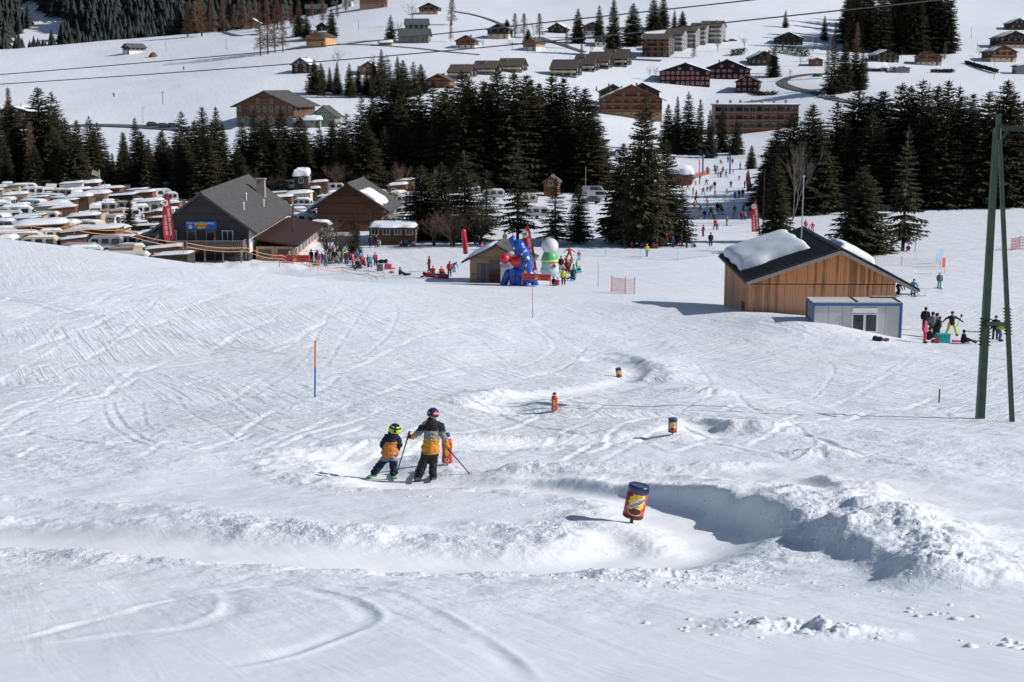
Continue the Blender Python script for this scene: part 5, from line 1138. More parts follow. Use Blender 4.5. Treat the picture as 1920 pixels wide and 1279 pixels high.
fence_tape(FZ[5:9], (.55, .95), 'sagging orange tape fence in front of the ski-school house', M_TAPE, 2, .035)
fence_tape(FZ[8:], (.35, .75), 'low orange tape fence beside the picnicking crowd', M_TAPE, 2, .03)
M_NETR = mat('net_red', (.55, .09, .07), .7, .1); M_NETB = mat('net_blue', (.25, .45, .62), .7, .1); M_BAN = mat('banner_orange_red', (.58, .07, .045), .6, .1, 1)
def net(pts, h, step, m, lab, r=.012, posts=None):
    o = thing('safety_net', (0, 0, 0), 0, lab, 'net'); mb = MB()
    for a, b in zip(pts[:-1], pts[1:]):
        L = (b-a).length; n = max(2, int(L/step))
        for i in range(n+1): mb.tube(a.lerp(b, i/n), a.lerp(b, i/n)+Vector((0, 0, h)), r, r, 3, caps=False)
        for j in range(int(h/step)+1): mb.tube(a+Vector((0, 0, j*step)), b+Vector((0, 0, j*step)), r, r, 3, caps=False)
    mb.build('mesh', m, o)
    for q in pts: MB().tube(q+Vector((0, 0, -.4)), q+Vector((0, 0, h*1.12)), .035, .035, 6).build('post', posts or m, o)
net([at(1146, 547), at(1172, 550), at(1189, 551)], 1.5, .16, M_NETR, 'small slumped red safety net on the slope right of the inflatables', .011)
net([at(1082, 478), at(1135, 480), at(1200, 484), at(1270, 488), at(1338, 480)], 1.1, .22, M_NETB, 'long pale blue net across the foot of the largest spruce', .008)
net([at(1288, 340), at(1312, 332), at(1330, 326)], 1.3, .22, M_NETR, 'pink-red net beside the snow-topped hut', .02)
net([at(1895, 470), at(1912, 466), at(1935, 468)], 1.6, .4, M_NETR, 'small red fence at the right edge behind the lift tower', .04)
net([at(1640, 494), at(1690, 497), at(1762, 505)], 1.0, .25, M_NETR, 'faint red line fence right of the timber barn', .006)
def banner(x0, y0, x1, y1, hpx, Y, lab):
    a, b = atY(x0, Y), atY(x1, Y); s = ppm(a); a.z = zat(a, y0); b.z = zat(b, y1); L = (b-a).length; h = hpx/s
    o = thing('warning_banner', (a+b)/2, math.atan2(b.y-a.y, b.x-a.x), lab, 'banner'); o.rotation_euler = (0, -math.atan2(b.z-a.z, b.x-a.x), 0)
    sh_ = MB().box((0, 0, 0), (L, .04, h)).build('sheet', M_BAN, o)
    for x, t1, t2 in ((-L*.27, 'RALENTIR', 'LANGSAM'), (L*.29, 'RALLENTARE', 'SLOW')):
        for tt, z in ((t1, h*.20), (t2, -h*.24)):
            me = text_mesh(tt, h*.36, M_NAVY); w0 = max(v.co.x for v in me.vertices)*2; k = min(1, L*.36/w0); link('lettering', me, sh_, Matrix.Translation((x, -.03, z)) @ Matrix.Diagonal((k, 1, 1, 1)) @ UP)
    MB().prism([(-h*.40, -h*.42), (h*.40, -h*.42), (0, h*.42)], -.035, -.022).build('triangle', M_NAVY, sh_); MB().prism([(-h*.32, -h*.37), (h*.32, -h*.37), (0, h*.32)], -.045, -.036).build('triangle_field', M_YEL, sh_); MB().box((0, -.05, 0), (h*.07, .012, h*.34)).build('exclamation_mark', M_BLK, sh_)
    for sx in (-1, 1): MB().tube((sx*L/2, .05, -h*1.3), (sx*L/2, .05, h*.6), .04, .04, 6).build('post', M_PO, o)
banner(525, 484, 581, 485, 13, 171, 'orange-red warning banner with yellow triangle in front of the sun terrace')
banner(979, 518, 1032, 521, 12.5, 148, 'orange-red warning banner with yellow triangle in front of the blue inflatable')
# blue goal posts on the upper run and slalom panels at the right
for px, py, hp, lab in ((1317, 327, 36, 'left blue post of the gate on the upper ski run'), (1368, 326, 34, 'right blue post of the gate on the upper ski run')):
    q = at(px, py); s = ppm(q); o = MB().lathe([(.22, -.2), (.22, hp/s), (.1, hp/s+.2)], 10).build('gate_post', mat('gate_blue', (.05, .12, .38), .6, .1), None, True); o.location = q; tag(o, lab, 'post')
a, b = at(1290, 298), at(1440, 300); o = thing('finish_net', (0, 0, 0), 0, 'dark blue low net across the very top of the ski run', 'net'); mb = MB()
for z in (.2, .6, 1.0, 1.4): mb.tube(a+Vector((0, 0, z)), b+Vector((0, 0, z)), .05, .05, 4)
mb.build('mesh', mat('net_dark_blue', (.03, .05, .16), .7, .1), o)
for t in (0, .25, .5, .75, 1): q = a.lerp(b, t); MB().tube(q, q+Vector((0, 0, 1.6)), .05, .05, 5).build('post', M_BLK, o)
for px, py, hp, m, lab in ((1757, 500, 24, M_NETB, 'left light blue slalom panel'), (1765, 494, 26, M_NETB, 'right light blue slalom panel'), (1768, 513, 30, M_NETR, 'red slalom panel below the light blue ones')):
    q = at(px, py); s = ppm(q); h = hp/s; o = thing('slalom_panel', q, R(35), lab+' right of the barn', 'slalom panel')
    MB().box((0, 0, h*.68), (.55, .03, h*.62)).build('cloth', m, o); 
    for sx in (-.28, .28): MB().tube((sx, 0, -.3), (sx*.9, 0, h), .02, .02, 6).build('pole', m, o)

# ------------------------------------------------------------------ lift tower
M_TG = mat('tower_green_paint', (.030, .058, .035), .5, .25, 3, .1, 0, .4)
ba, bb_ = at(1837, 785), at(1897, 791)
tp = Vector((0, 0, 0)); mid = (ba+bb_)/2
def at_depth(px, py, Y):
    d = ray(px, py); t = Y/d[1]; return Vector((t*d[0], Y, CZ+t*d[2]))
ta = at_depth(1868, 240, ba.y+.25); tb = at_depth(1874, 262, bb_.y-.25); yav = (ba.y+bb_.y)/2
lt = thing('lift_tower', mid, 0, 'green steel A-frame ski-lift tower at the right edge', 'lift tower'); 
L_ = lambda v: Vector(v)-mid
def beam(a, b, w0, w1, name, par):
    return MB().tube(L_(a), L_(b), w0*.72, w1*.72, 4).build(name, M_TG, par)
dn_ = (ba-ta).normalized(); lg1 = beam(ba+dn_*.5, ta, .25, .17, 'leg', lt); dn2 = (bb_-tb).normalized(); lg2 = beam(bb_+dn2*.5, tb, .135, .115, 'leg', lt)
hp_ = at_depth(1872, 214, yav); beam(at_depth(1871, 300, yav), hp_, .16, .14, 'head_post', lt)
beam(at_depth(1868, 241, yav), at_depth(1990, 241, yav-.4), .16, .16, 'crossarm', lt)
beam(at_depth(1878, 262, yav), at_depth(1890, 243, yav), .07, .07, 'bracket', lt)
s1 = ba.lerp(ta, .335); s2 = bb_.lerp(tb, .355); beam(s1+Vector((0, -.05, 0)), s2, .12, .12, 'strut', lt)
for (a, b, leg, f0, f1, w) in ((ba, ta, lg1, .26, .35, .20), (bb_, tb, lg2, .32, .41, .12)):
    for i in range(9):
        c = L_(a.lerp(b, f0+(f1-f0)*i/8)); MB().box(c, (w*1.45+.06, w*1.2, .026)).build('rung', M_TG, leg)
MB().path([L_(at_depth(1876, 240, yav-.1)), L_(at_depth(1875.5, 330, yav-.1)), L_(at_depth(1879, 480, yav-.1)), L_(at_depth(1888, 600, yav-.1)), L_(at_depth(1897, 780, yav-.1))], .012, 5).build('cable', mat('pale_cable', (.5, .5, .48), .6, .1), lt)

for i in range(4):      # sheave train added out of view on the crossarm to strengthen the tower shadow
    MB().tube(L_(at_depth(1968+i*14, 232, yav-.55)), L_(at_depth(1968+i*14, 232, yav-.35)), .20, .20, 14).build('shadow_sheave', M_BLK, lt)
beam(at_depth(1962, 236, yav-.45), at_depth(2016, 236, yav-.45), .10, .10, 'shadow_sheave_beam', lt)
# overhead lift ropes crossing the view
M_ROPE = mat('steel_rope', (.10, .10, .105), .5, .1, 3, 0, .5)
def rope(pix, lab):
    P = [at_depth(x, y, Y) for x, y, Y in pix]; P = [Vector(q) for q in smooth_line([tuple(v) for v in P], 8)]
    o = MB().path(P, .034, 6).build('lift_rope', M_ROPE, None); tag(o, lab, 'rope')
rope([(-300, 163, 118), (0, 140, 108), (480, 99, 94), (960, 49, 82), (1400, 1, 72), (1700, -35, 66)], 'upper dark lift rope crossing the whole hillside')
rope([(-300, 176, 118), (0, 158, 108), (480, 125, 94), (960, 84, 82), (1440, 34, 71), (1755, 0, 65), (2000, -28, 61)], 'lower dark lift rope crossing the whole hillside')

# ------------------------------------------------------------------ people: one continuous body grown round a skeleton
def body_mesh(prims, vox, zone=None, smooth=3, fold=0.0):
    """prims: (p0, r0, p1, r1, material index); voxel-fused into one skin, materials by nearest limb (or zone rule)"""
    mb = MB()
    for p0, r0, p1, r1, k in prims:
        mb.ball(p0, r0, 12, 8); mb.ball(p1, r1, 12, 8)
        if (Vector(p1)-Vector(p0)).length > 1e-3: mb.tube(p0, p1, r0, r1, 12)
    o = bpy.data.objects.new('b', mb.mesh('b', M_BLK)); COL.objects.link(o)
    md = o.modifiers.new('r', 'REMESH'); md.mode = 'VOXEL'; md.voxel_size = vox
    s = o.modifiers.new('s', 'SMOOTH'); s.iterations = smooth; s.factor = .5
    me = bpy.data.meshes.new_from_object(o.evaluated_get(bpy.context.evaluated_depsgraph_get())); COL.objects.unlink(o); bpy.data.objects.remove(o)
    if fold:      # folds of thick clothing, pulled round the limbs
        k = len(me.vertices); co = np.zeros(k*3); no = np.zeros(k*3); me.vertices.foreach_get('co', co); me.vertices.foreach_get('normal', no); co = co.reshape(-1, 3); no = no.reshape(-1, 3)
        w = fbm(co[:, 0]*9+co[:, 1]*4, co[:, 2]*24+co[:, 0]*8, 3, 61, .6)+.6*fbm(co[:, 0]*22, co[:, 2]*17+co[:, 1]*15, 2, 63)
        me.vertices.foreach_set('co', (co+no*(fold*w)[:, None]).ravel())
    n = len(me.polygons); C = np.zeros(n*3); me.polygons.foreach_get('center', C); C = C.reshape(-1, 3)
    best = np.full(n, 1e9); mi = np.zeros(n, int); pi_ = np.zeros(n, int)
    for j, (p0, r0, p1, r1, k) in enumerate(prims):
        a, b = np.array(p0), np.array(p1); ab = b-a; t = np.clip(((C-a)@ab)/max(ab@ab, 1e-9), 0, 1)
        d = np.linalg.norm(C-a-t[:, None]*ab, axis=1)-(r0+(r1-r0)*t); w = d < best; best[w] = d[w]; mi[w] = k; pi_[w] = j
    if zone is not None: mi = zone(C, pi_, mi)
    me.materials.clear()
    me.polygons.foreach_set('material_index', mi.astype(np.int32)); me.polygons.foreach_set('use_smooth', np.ones(n, bool)); return me
def pose(kind):
    m = lambda p: (-p[0], p[1], p[2]); P = []
    def sym(a, ra, b, rb, k):
        P.append((a, ra, b, rb, k)); P.append((m(a), ra, m(b), rb, k))
    if kind == 'stand':
        sym((.10,0,.90),.10,(.11,-.02,.50),.082,1); sym((.11,-.02,.50),.082,(.12,.02,.12),.075,1); sym((.12,.02,.09),.075,(.13,-.14,.06),.06,4)
        P.append(((0,0,.93),.165,(0,0,1.32),.175,0)); sym((.10,0,1.36),.10,(.19,0,1.36),.085,0); sym((.20,0,1.35),.08,(.27,.02,1.08),.065,0); sym((.27,.02,1.08),.062,(.25,-.12,.86),.05,0); sym((.25,-.12,.86),.05,(.245,-.16,.80),.045,4)
        hx = (0, -.01, 1.63)
    elif kind == 'ski':
        sym((.11,.10,.82),.11,(.13,-.12,.50),.085,1); sym((.13,-.12,.50),.085,(.15,.04,.13),.078,1); sym((.15,.04,.10),.08,(.15,-.15,.07),.065,4)
        P.append(((0,.10,.86),.165,(0,-.08,1.22),.175,0)); sym((.10,-.08,1.25),.10,(.19,-.09,1.25),.085,0); sym((.20,-.09,1.24),.08,(.30,-.12,1.0),.065,0); sym((.30,-.12,1.0),.062,(.30,-.36,.92),.05,0); sym((.30,-.36,.92),.05,(.30,-.42,.93),.048,4)
        hx = (0, -.16, 1.50)
    elif kind == 'wide':
        sym((.12,0,.86),.11,(.22,-.08,.48),.085,1); sym((.22,-.08,.48),.085,(.34,.02,.12),.078,1); sym((.34,.02,.09),.078,(.36,-.14,.06),.062,4)
        P.append(((0,0,.88),.165,(0,-.06,1.26),.175,0)); sym((.10,-.06,1.30),.10,(.19,-.06,1.30),.085,0); sym((.20,-.06,1.30),.08,(.42,-.08,1.16),.065,0); sym((.42,-.08,1.16),.062,(.58,-.22,1.02),.05,0); sym((.58,-.22,1.02),.05,(.62,-.25,.99),.048,4)
        hx = (0, -.10, 1.56)
    elif kind == 'walk':
        P += [((.10,0,.90),.10,(.11,-.16,.52),.082,1), ((.11,-.16,.52),.082,(.11,-.20,.12),.072,1), ((.11,-.20,.09),.072,(.11,-.36,.07),.058,4), ((-.10,0,.90),.10,(-.11,.06,.50),.082,1), ((-.11,.06,.50),.082,(-.11,.26,.14),.072,1), ((-.11,.26,.10),.07,(-.11,.13,.06),.058,4)]
        P.append(((0,0,.93),.165,(0,-.05,1.31),.175,0)); sym((.10,-.05,1.35),.10,(.19,-.05,1.35),.085,0)
        P += [((.20,-.05,1.34),.08,(.26,.10,1.08),.065,0), ((.26,.10,1.08),.062,(.25,.10,.85),.05,0), ((.25,.10,.85),.05,(.25,.08,.79),.045,4), ((-.20,-.05,1.34),.08,(-.27,-.14,1.10),.065,0), ((-.27,-.14,1.10),.062,(-.24,-.34,.95),.05,0), ((-.24,-.34,.95),.05,(-.24,-.40,.94),.045,4)]
        hx = (0, -.07, 1.62)
    elif kind == 'sit':
        sym((.11,.05,.16),.12,(.15,-.36,.30),.09,1); sym((.15,-.36,.30),.09,(.18,-.72,.10),.078,1); sym((.18,-.72,.09),.075,(.18,-.80,.17),.06,4)
        P.append(((0,.06,.17),.17,(0,.02,.58),.17,0)); sym((.10,.02,.62),.10,(.19,.02,.62),.085,0); sym((.20,.02,.61),.08,(.28,-.10,.38),.065,0); sym((.28,-.10,.38),.062,(.18,-.30,.36),.05,0); sym((.18,-.30,.36),.05,(.16,-.35,.36),.045,4)
        hx = (0, 0, .89)
    elif kind == 'bend':
        sym((.10,.16,.86),.11,(.12,.02,.48),.085,1); sym((.12,.02,.48),.085,(.13,.08,.12),.078,1); sym((.13,.08,.09),.076,(.13,-.10,.06),.06,4)
        P.append(((0,.16,.92),.165,(0,-.22,1.08),.17,0)); sym((.10,-.24,1.08),.10,(.18,-.26,1.06),.085,0); sym((.19,-.27,1.04),.08,(.22,-.36,.80),.065,0); sym((.22,-.36,.80),.062,(.16,-.46,.60),.05,0); sym((.16,-.46,.60),.05,(.15,-.48,.55),.045,4)
        hx = (0, -.46, 1.22)
    x, y, z = hx
    P.append(((x, y+.01, z-.18), .07, (x, y, z-.08), .065, 3)); P.append(((x, y-.015, z-.03), .092, (x, y-.015, z-.01), .095, 3)); P.append(((x, y-.10, z-.03), .022, (x, y-.108, z-.045), .02, 3))
    P.append(((x, y+.02, z+.02), .118, (x, y+.015, z+.035), .116, 2))
    return P
POSES = {k: body_mesh(pose(k), .036, None, 2) for k in ('stand', 'ski', 'wide', 'walk', 'sit', 'bend')}
for me in POSES.values():
    for i in range(5): me.materials.append(M_BLK)
CLO = {'black': (.018,.018,.02), 'navy': (.02,.03,.075), 'red': (.46,.035,.04), 'dark red': (.20,.02,.03), 'pink': (.55,.08,.20), 'orange': (.60,.20,.04), 'yellow': (.62,.55,.05), 'teal': (.03,.33,.36), 'blue': (.03,.20,.50), 'white': (.62,.62,.64), 'grey': (.13,.13,.135), 'green': (.10,.34,.10), 'brown': (.13,.08,.05), 'beige': (.42,.33,.24), 'purple': (.20,.04,.24), 'jeans': (.06,.11,.22), 'lime': (.50,.58,.05)}
CM = {k: mat('cloth_'+k.replace(' ', '_'), v, .85, .15, 9) for k, v in CLO.items()}
M_SKIN = mat('skin', (.50, .31, .23), .6, .06, 8); M_HAIR = mat('hair_brown', (.06, .035, .02), .7, .2, 20)
_ski = MB().box((0, -.05, .025), (.085, 1.35, .025)).tube((0, -.72, .03), (0, -.86, .11), .042, .02, 4).mesh('ski', mat('ski_dark', (.06, .06, .07), .4, .2)); _pol = MB().tube((0, 0, 0), (0, 0, 1.1), .011, .011, 5).tube((0, 0, .07), (0, 0, .085), .045, .045, 8).tube((0, 0, 1.0), (0, 0, 1.14), .018, .018, 6).mesh('ski_pole', mat('pole_dark', (.04, .04, .045), .4, .1))
PLUSED = set()
def person(px, py, h, kind, yaw, jk, pt, hat, label, skis=False, poles=False, q=None, group=None):
    q = q or at(px, py); o = thing('person', q, R(yaw), label, 'person', group, h/1.75*1.08); o.scale = (h/1.75*1.2, h/1.75*1.2, h/1.75*1.08)
    b = link('body', POSES[kind], o)
    for i, m in enumerate((CM[jk], CM[pt], CM.get(hat, M_HAIR), M_SKIN, CM['black'])):
        b.material_slots[i].link = 'OBJECT'; b.material_slots[i].material = m
    if skis:
        dx = .34 if kind == 'wide' else .14
        for s in (-1, 1): link('ski', _ski, o, Matrix.Translation((s*dx, 0, .0)) @ Matrix.Rotation(R(-s*(12 if kind == 'wide' else 3)), 4, 'Z'))
    if poles:
        hx = {'ski': (.30, -.42, .93), 'wide': (.62, -.25, .99)}.get(kind, (.25, -.16, .82))
        for s in (-1, 1): link('ski_pole', _pol, o, Matrix.Translation((s*hx[0], hx[1], hx[2])) @ Matrix.Rotation(R(s*8), 4, 'Y') @ Matrix.Rotation(R(-28 if kind != 'stand' else -8), 4, 'X') @ Matrix.Translation((0, 0, -1.0)))
    return o
c5 = lambda x, y: (1080+x/5.328, 240+y/5.328)
c3 = lambda x, y: (560+x/5.328, 300+y/5.328)
c4 = lambda x, y: (840+x/5.328, 320+y/5.328)
c7 = lambda x, y: (1560+x/4.567, 400+y/4.567)
RUN = [  # on the ski run: crop position, height, pose, yaw, jacket, trousers, hat, skis, label
 (1440,355,1.2,'ski',20,'navy','black','black','child in navy skiing at the very top of the run, left one'), (1455,362,1.0,'ski',10,'pink','pink','white','tiny child in pink below the navy skier at the top of the run'),
 (1515,346,1.7,'stand',30,'black','brown','black','adult in black standing at the top of the run beside the blue gate post'), (1560,362,1.6,'stand',0,'dark red','black','black','person in dark red right of the blue gate post at the top'),
 (1308,462,1.7,'stand',80,'black','navy','black','person in black by the left blue gate post'), (1384,425,1.7,'ski',-30,'navy','black','black','skier in navy above the red-jacketed group'),
 (1408,420,1.3,'ski',10,'red','black','white','small skier in red with white helmet above the red group'), (1390,462,1.7,'stand',20,'red','black','black','left instructor in red of the group on the upper run'),
 (1415,482,1.3,'ski',40,'red','navy','red','child in red between the two instructors on the upper run'), (1442,486,1.7,'bend',60,'red','black','black','right instructor in red bending forward on the upper run'),
 (1234,542,1.7,'stand',90,'black','black','black','person in black near the snow-topped hut'), (1192,572,1.1,'stand',0,'yellow','brown','black','child in yellow beside the snow-topped hut'),
 (1150,550,1.7,'stand',20,'navy','dark red','black','person in navy and dark red waiting at the snow-topped hut'), (1170,535,1.5,'stand',0,'blue','black','orange','person in blue with orange hat waiting at the snow-topped hut'),
 (1300,572,1.5,'wide',0,'black','black','black','skier in black with arms spread below the red group'), (1382,612,1.8,'stand',10,'black','grey','black','tall person in black and grey in the middle of the run'),
 (1340,634,1.4,'ski',-10,'red','black','black','child in red jacket left of the tall black and grey person'), (1310,632,1.2,'ski',0,'blue','navy','black','child in blue left of the child in red'),
 (1358,605,1.1,'ski',0,'lime','brown','black','small child in lime tucked beside the tall black and grey person'), (1266,664,1.6,'wide',20,'dark red','black','black','skier in dark red alone left of the run centre'),
 (1544,592,1.6,'ski',-10,'black','black','black','skier in black alone right of the run centre'), (1680,600,1.7,'wide',70,'black','black','black','crouching skier in black beside the upper feather flag'),
 (1505,658,1.3,'ski',-30,'white','white','white','skier dressed in white in the middle right of the run'), (1625,700,1.7,'stand',10,'black','black','black','left person of the black-clad pair at the snow ridge'), (1662,692,1.7,'stand',-10,'black','navy','black','right person of the black-clad pair at the snow ridge'),
 (1166,664,1.5,'stand',60,'navy','black','black','person in navy at the left edge of the run, upper'), (1196,702,1.6,'walk',90,'black','black','black','walker in black at the left edge of the run'),
 (1158,712,1.0,'bend',90,'orange','orange','black','child in orange bending at the left edge of the run'), (1190,752,1.5,'wide',40,'navy','navy','navy','skier in navy beside the largest spruce'),
 (1180,812,1.6,'stand',0,'orange','dark red','white','person in orange vest and dark red trousers beside the largest spruce'), (1212,902,1.7,'walk',-60,'beige','white','brown','walker in beige and white right of the largest spruce'),
 (1282,907,1.6,'stand',-20,'navy','navy','navy','adult in navy with a small child right of the largest spruce'), (1246,915,.9,'stand',0,'black','yellow','black','toddler in black and yellow right of the largest spruce'),
 (1344,887,1.8,'wide',-10,'black','black','black','skier all in black, right of the navy adult'), (1410,842,1.8,'stand',0,'black','black','black','tall adult in black beside the person in orange mid-run'), (1440,842,1.6,'stand',0,'orange','black','black','person in orange jacket mid-run'),
 (1580,847,1.4,'ski',0,'grey','black','black','child in grey alone in the right half of the run'), (1652,922,1.5,'stand',0,'dark red','black','dark red','taller of the two children in red left of the lower feather flag'), (1684,922,1.3,'stand',0,'pink','black','white','smaller child in pink left of the lower feather flag'),
 (1386,1018,1.8,'walk',20,'red','black','black','adult in red leading a child down the lower run'), (1410,1012,1.1,'ski',0,'orange','brown','orange','child in orange led by the adult in red'),
 (1826,850,1.7,'stand',0,'black','black','black','person in black right of the lower feather flag'), (1341,1182,1.85,'stand',10,'black','black','black','tall person in black standing alone at the foot of the run'),
 (333,1163,1.8,'stand',20,'black','black','black','left of the two dark figures under the boughs of the largest spruce'), (371,1164,1.8,'stand',-20,'black','black','black','right of the two dark figures under the boughs of the largest spruce'),
 (552,1196,1.4,'sit',40,'red','navy','black','person in red sitting left of the largest spruce trunk'), (655,1194,1.5,'sit',0,'teal','pink','black','person in teal sitting at the largest spruce trunk'), (692,1194,1.4,'sit',-20,'pink','black','pink','person in pink sitting at the largest spruce trunk'), (770,1198,1.4,'sit',30,'red','beige','black','person in red sitting right of the largest spruce trunk'),
 (985,1160,1.6,'sit',0,'dark red','black','black','person in dark red sitting at the right foot of the largest spruce'), (1040,1184,1.7,'stand',10,'black','dark red','black','person in black and dark red standing by the blue picnic cloth'), (1105,1197,1.7,'bend',60,'black','black','black','person in black bending by the blue picnic cloth'),
 (1156,1192,1.1,'stand',0,'blue','beige','blue','child in blue right of the picnic cloth'), (1181,1192,1.0,'sit',0,'navy','black','black','child in navy sitting right of the picnic cloth'), (706,1283,1.6,'walk',-20,'yellow','teal','beige','person in yellow top and teal trousers walking below the largest spruce'),
]
for x, y, h, k, yw, j, t, hh, lab in RUN:
    person(*c5(x, y), h, k, yw, j, t, hh, lab, skis=k in ('ski', 'wide'), poles=k in ('ski', 'wide') and h > 1.3)
CROWD = [
 (c3,125,1032,1.75,'stand',150,'black','black','black','adult in black beside the terrace banner, left one'), (c3,182,1032,1.7,'stand',200,'black','jeans','black','adult in black and jeans beside the terrace banner'),
 (c3,256,922,1.7,'stand',90,'white','jeans','white','person in white by the terrace corner'), (c3,322,958,1.5,'sit',60,'blue','navy','orange','person in blue sitting in front of the bare bushes'), (c3,420,965,1.7,'stand',20,'black','red','brown','person in black and red by the sandwich board'),
 (c3,580,945,1.75,'stand',30,'black','black','brown','person in black standing behind the picnic group'), (c3,515,992,1.5,'sit',20,'dark red','green','black','picnicker in dark red sitting, left of the group'), (c3,562,994,1.5,'sit',-20,'pink','dark red','green','picnicker in pink sitting, middle of the group'), (c3,618,1002,1.5,'sit',-40,'grey','navy','black','picnicker in grey sitting, right of the group'),
 (c3,690,1070,1.5,'stand',60,'black','purple','pink','girl in black and purple with pink hat at the picnic'), (c3,765,1056,1.65,'stand',-20,'pink','black','pink','woman in pink top and black trousers at the picnic'), (c3,722,1032,1.0,'stand',0,'pink','navy','pink','small child in pink between two standing people at the picnic'),
 (c3,612,1092,1.6,'sit',-60,'dark red','black','brown','person in dark red kneeling beside the low tape fence'), (c3,1012,1152,1.6,'sit',60,'navy','navy','black','person in navy sitting on the snow beside a blue bag'),
 (c3,1302,1112,1.75,'stand',-60,'red','black','black','instructor in red standing behind the rescue sled'), (c3,1340,1138,1.6,'sit',-20,'red','black','red','instructor in red sitting on the sled, middle one'), (c3,1424,1142,1.6,'sit',20,'red','black','red','instructor in red sitting on the sled, right one'), (c3,1290,1178,1.6,'sit',-90,'red','black','red','instructor in red sitting on the sled, left one'), (c3,1505,1166,1.75,'stand',20,'red','black','lime','instructor in red standing right of the sled'), (c3,1550,1120,1.6,'bend',40,'teal','teal','brown','person in teal carrying skis behind the instructors'),
 (c3,716,868,1.6,'stand',0,'navy','navy','black','person in navy by the low brown building'), (c3,772,872,1.75,'stand',20,'black','dark red','black','person in black by the low brown building'), (c3,802,872,1.5,'bend',-20,'blue','lime','black','person in blue and lime by the low brown building'), (c3,1070,862,1.6,'sit',0,'blue','black','black','person in blue sitting below the thicket'), (c3,1022,864,1.5,'sit',30,'pink','black','black','person in pink sitting below the thicket'), (c3,1150,862,1.5,'sit',-20,'white','dark red','black','person in white sitting below the thicket'),
 (c4,1210,898,1.8,'wide',0,'red','red','brown','tall instructor all in red right of the white inflatable'), (c4,1306,890,1.2,'ski',0,'pink','teal','black','child in pink and teal right of the red instructor'), (c4,1126,1002,1.7,'stand',0,'black','grey','black','person in black in front of the white inflatable'), (c4,1150,1142,1.7,'stand',-10,'yellow','black','black','person in yellow and black standing in front of the banner'), (c4,1052,1140,1.5,'sit',30,'black','dark red','black','person in black sitting at the banner'), (c4,1092,1146,1.4,'sit',-30,'pink','dark red','pink','person in pink sitting at the banner'), (c4,1190,1022,1.5,'stand',0,'dark red','black','pink','person in dark red behind the sitting group by the inflatable'), (c4,1236,1056,1.5,'sit',20,'green','black','lime','person in green sitting by the inflatable'), (c4,1310,1022,1.4,'sit',-40,'teal','teal','pink','child in teal with pink hat sitting by the inflatable'),
 (c7,790,1112,1.5,'stand',60,'pink','red','pink','child in pink jacket and red trousers beside the container'), (c7,792,1005,1.75,'stand',160,'black','black','black','man in black tee at the back of the group beside the container'), (c7,852,1066,1.8,'stand',190,'grey','black','black','man in dark grey with his back turned beside the container'), (c7,886,1062,1.7,'stand',220,'brown','black','black','person in brown in the group beside the container'), (c7,912,1068,1.5,'stand',250,'black','black','black','shorter person in black at the right of the container group'), (c7,830,1085,1.5,'sit',120,'black','black','black','person in black crouching inside the container group'),
 (c7,1016,1052,1.85,'wide',0,'black','lime','skin','man in black tee and bright yellow ski trousers'), (c7,1126,1116,1.6,'sit',90,'black','black','black','person in black sitting on a pink mat'), (c7,1392,1082,1.7,'stand',-30,'black','navy','brown','person in black seen between the lift tower legs'), (c7,1442,1098,1.7,'bend',60,'lime','jeans','lime','person in lime jacket leaning at the lift tower leg'),
 (c7,690,705,1.7,'ski',0,'blue','blue','black','skier all in blue at the corner of the barn eave'), (c7,570,702,1.7,'bend',40,'black','black','black','person in black stooping behind the barn corner'), (c7,915,642,1.6,'stand',0,'grey','teal','white','skier in grey top and teal trousers on the open snow'), (c7,372,318,1.5,'sit',0,'pink','black','pink','person in pink sitting under the dense spruce behind the barn'), (c7,505,330,1.5,'sit',20,'blue','black','black','person in blue sitting under the spruces behind the barn'), (c7,650,322,1.5,'sit',-20,'purple','purple','purple','person in purple sitting under the open spruce'),
]
for c, x, y, h, k, yw, j, t, hh, lab in CROWD:
    person(*c(x, y), h, k, yw, j, t, hh, lab, skis=k == 'ski' or 'teal trousers on' in lab, poles=k == 'ski' and h > 1.4)
_rp = random.Random(23); XTRA = []
for cx, cy, sx, sy, n, place in ((618, 492, 26, 8, 12, 'by the terrace and sandwich board'), (668, 497, 28, 7, 11, 'in the picnic crowd left of sled'), (1065, 515, 22, 14, 8, 'right of the white inflatable'), (1335, 400, 60, 45, 12, 'on the lower ski run'), (1340, 335, 50, 18, 12, 'on the upper ski run'), (1225, 462, 50, 4, 7, 'at the foot of the largest spruce'), (700, 452, 40, 5, 6, 'in front of the low brown building'), (565, 497, 26, 5, 8, 'behind the terrace banner'), (915, 463, 70, 5, 7, 'in the shade below the thicket')):
    used = set()
    for i in range(n):
        while True:
            j, t = _rp.choice(('black', 'navy', 'red', 'dark red', 'pink', 'blue', 'teal', 'grey', 'white', 'green', 'orange')), _rp.choice(('black', 'navy', 'grey', 'brown', 'beige', 'jeans'))
            if (j, t) not in used: used.add((j, t)); break
        run = 'ski run' in place; k = _rp.choice(('ski', 'stand', 'wide', 'ski') if run else ('stand', 'sit', 'stand', 'sit', 'bend', 'walk'))
        person(cx+_rp.uniform(-sx, sx), cy+_rp.uniform(-sy, sy), _rp.choice((1.2, 1.5, 1.7, 1.75)), k, _rp.uniform(0, 360), j, t, _rp.choice(('black', 'brown', 'pink', 'white', 'navy', 'blue')), 'person in %s and %s %s %s' % (j, 'blue denim' if t == 'jeans' else t, {'ski': 'skiing', 'stand': 'standing', 'wide': 'snowploughing', 'sit': 'sitting', 'bend': 'stooping', 'walk': 'walking'}[k], place), k in ('ski', 'wide'), k == 'ski')
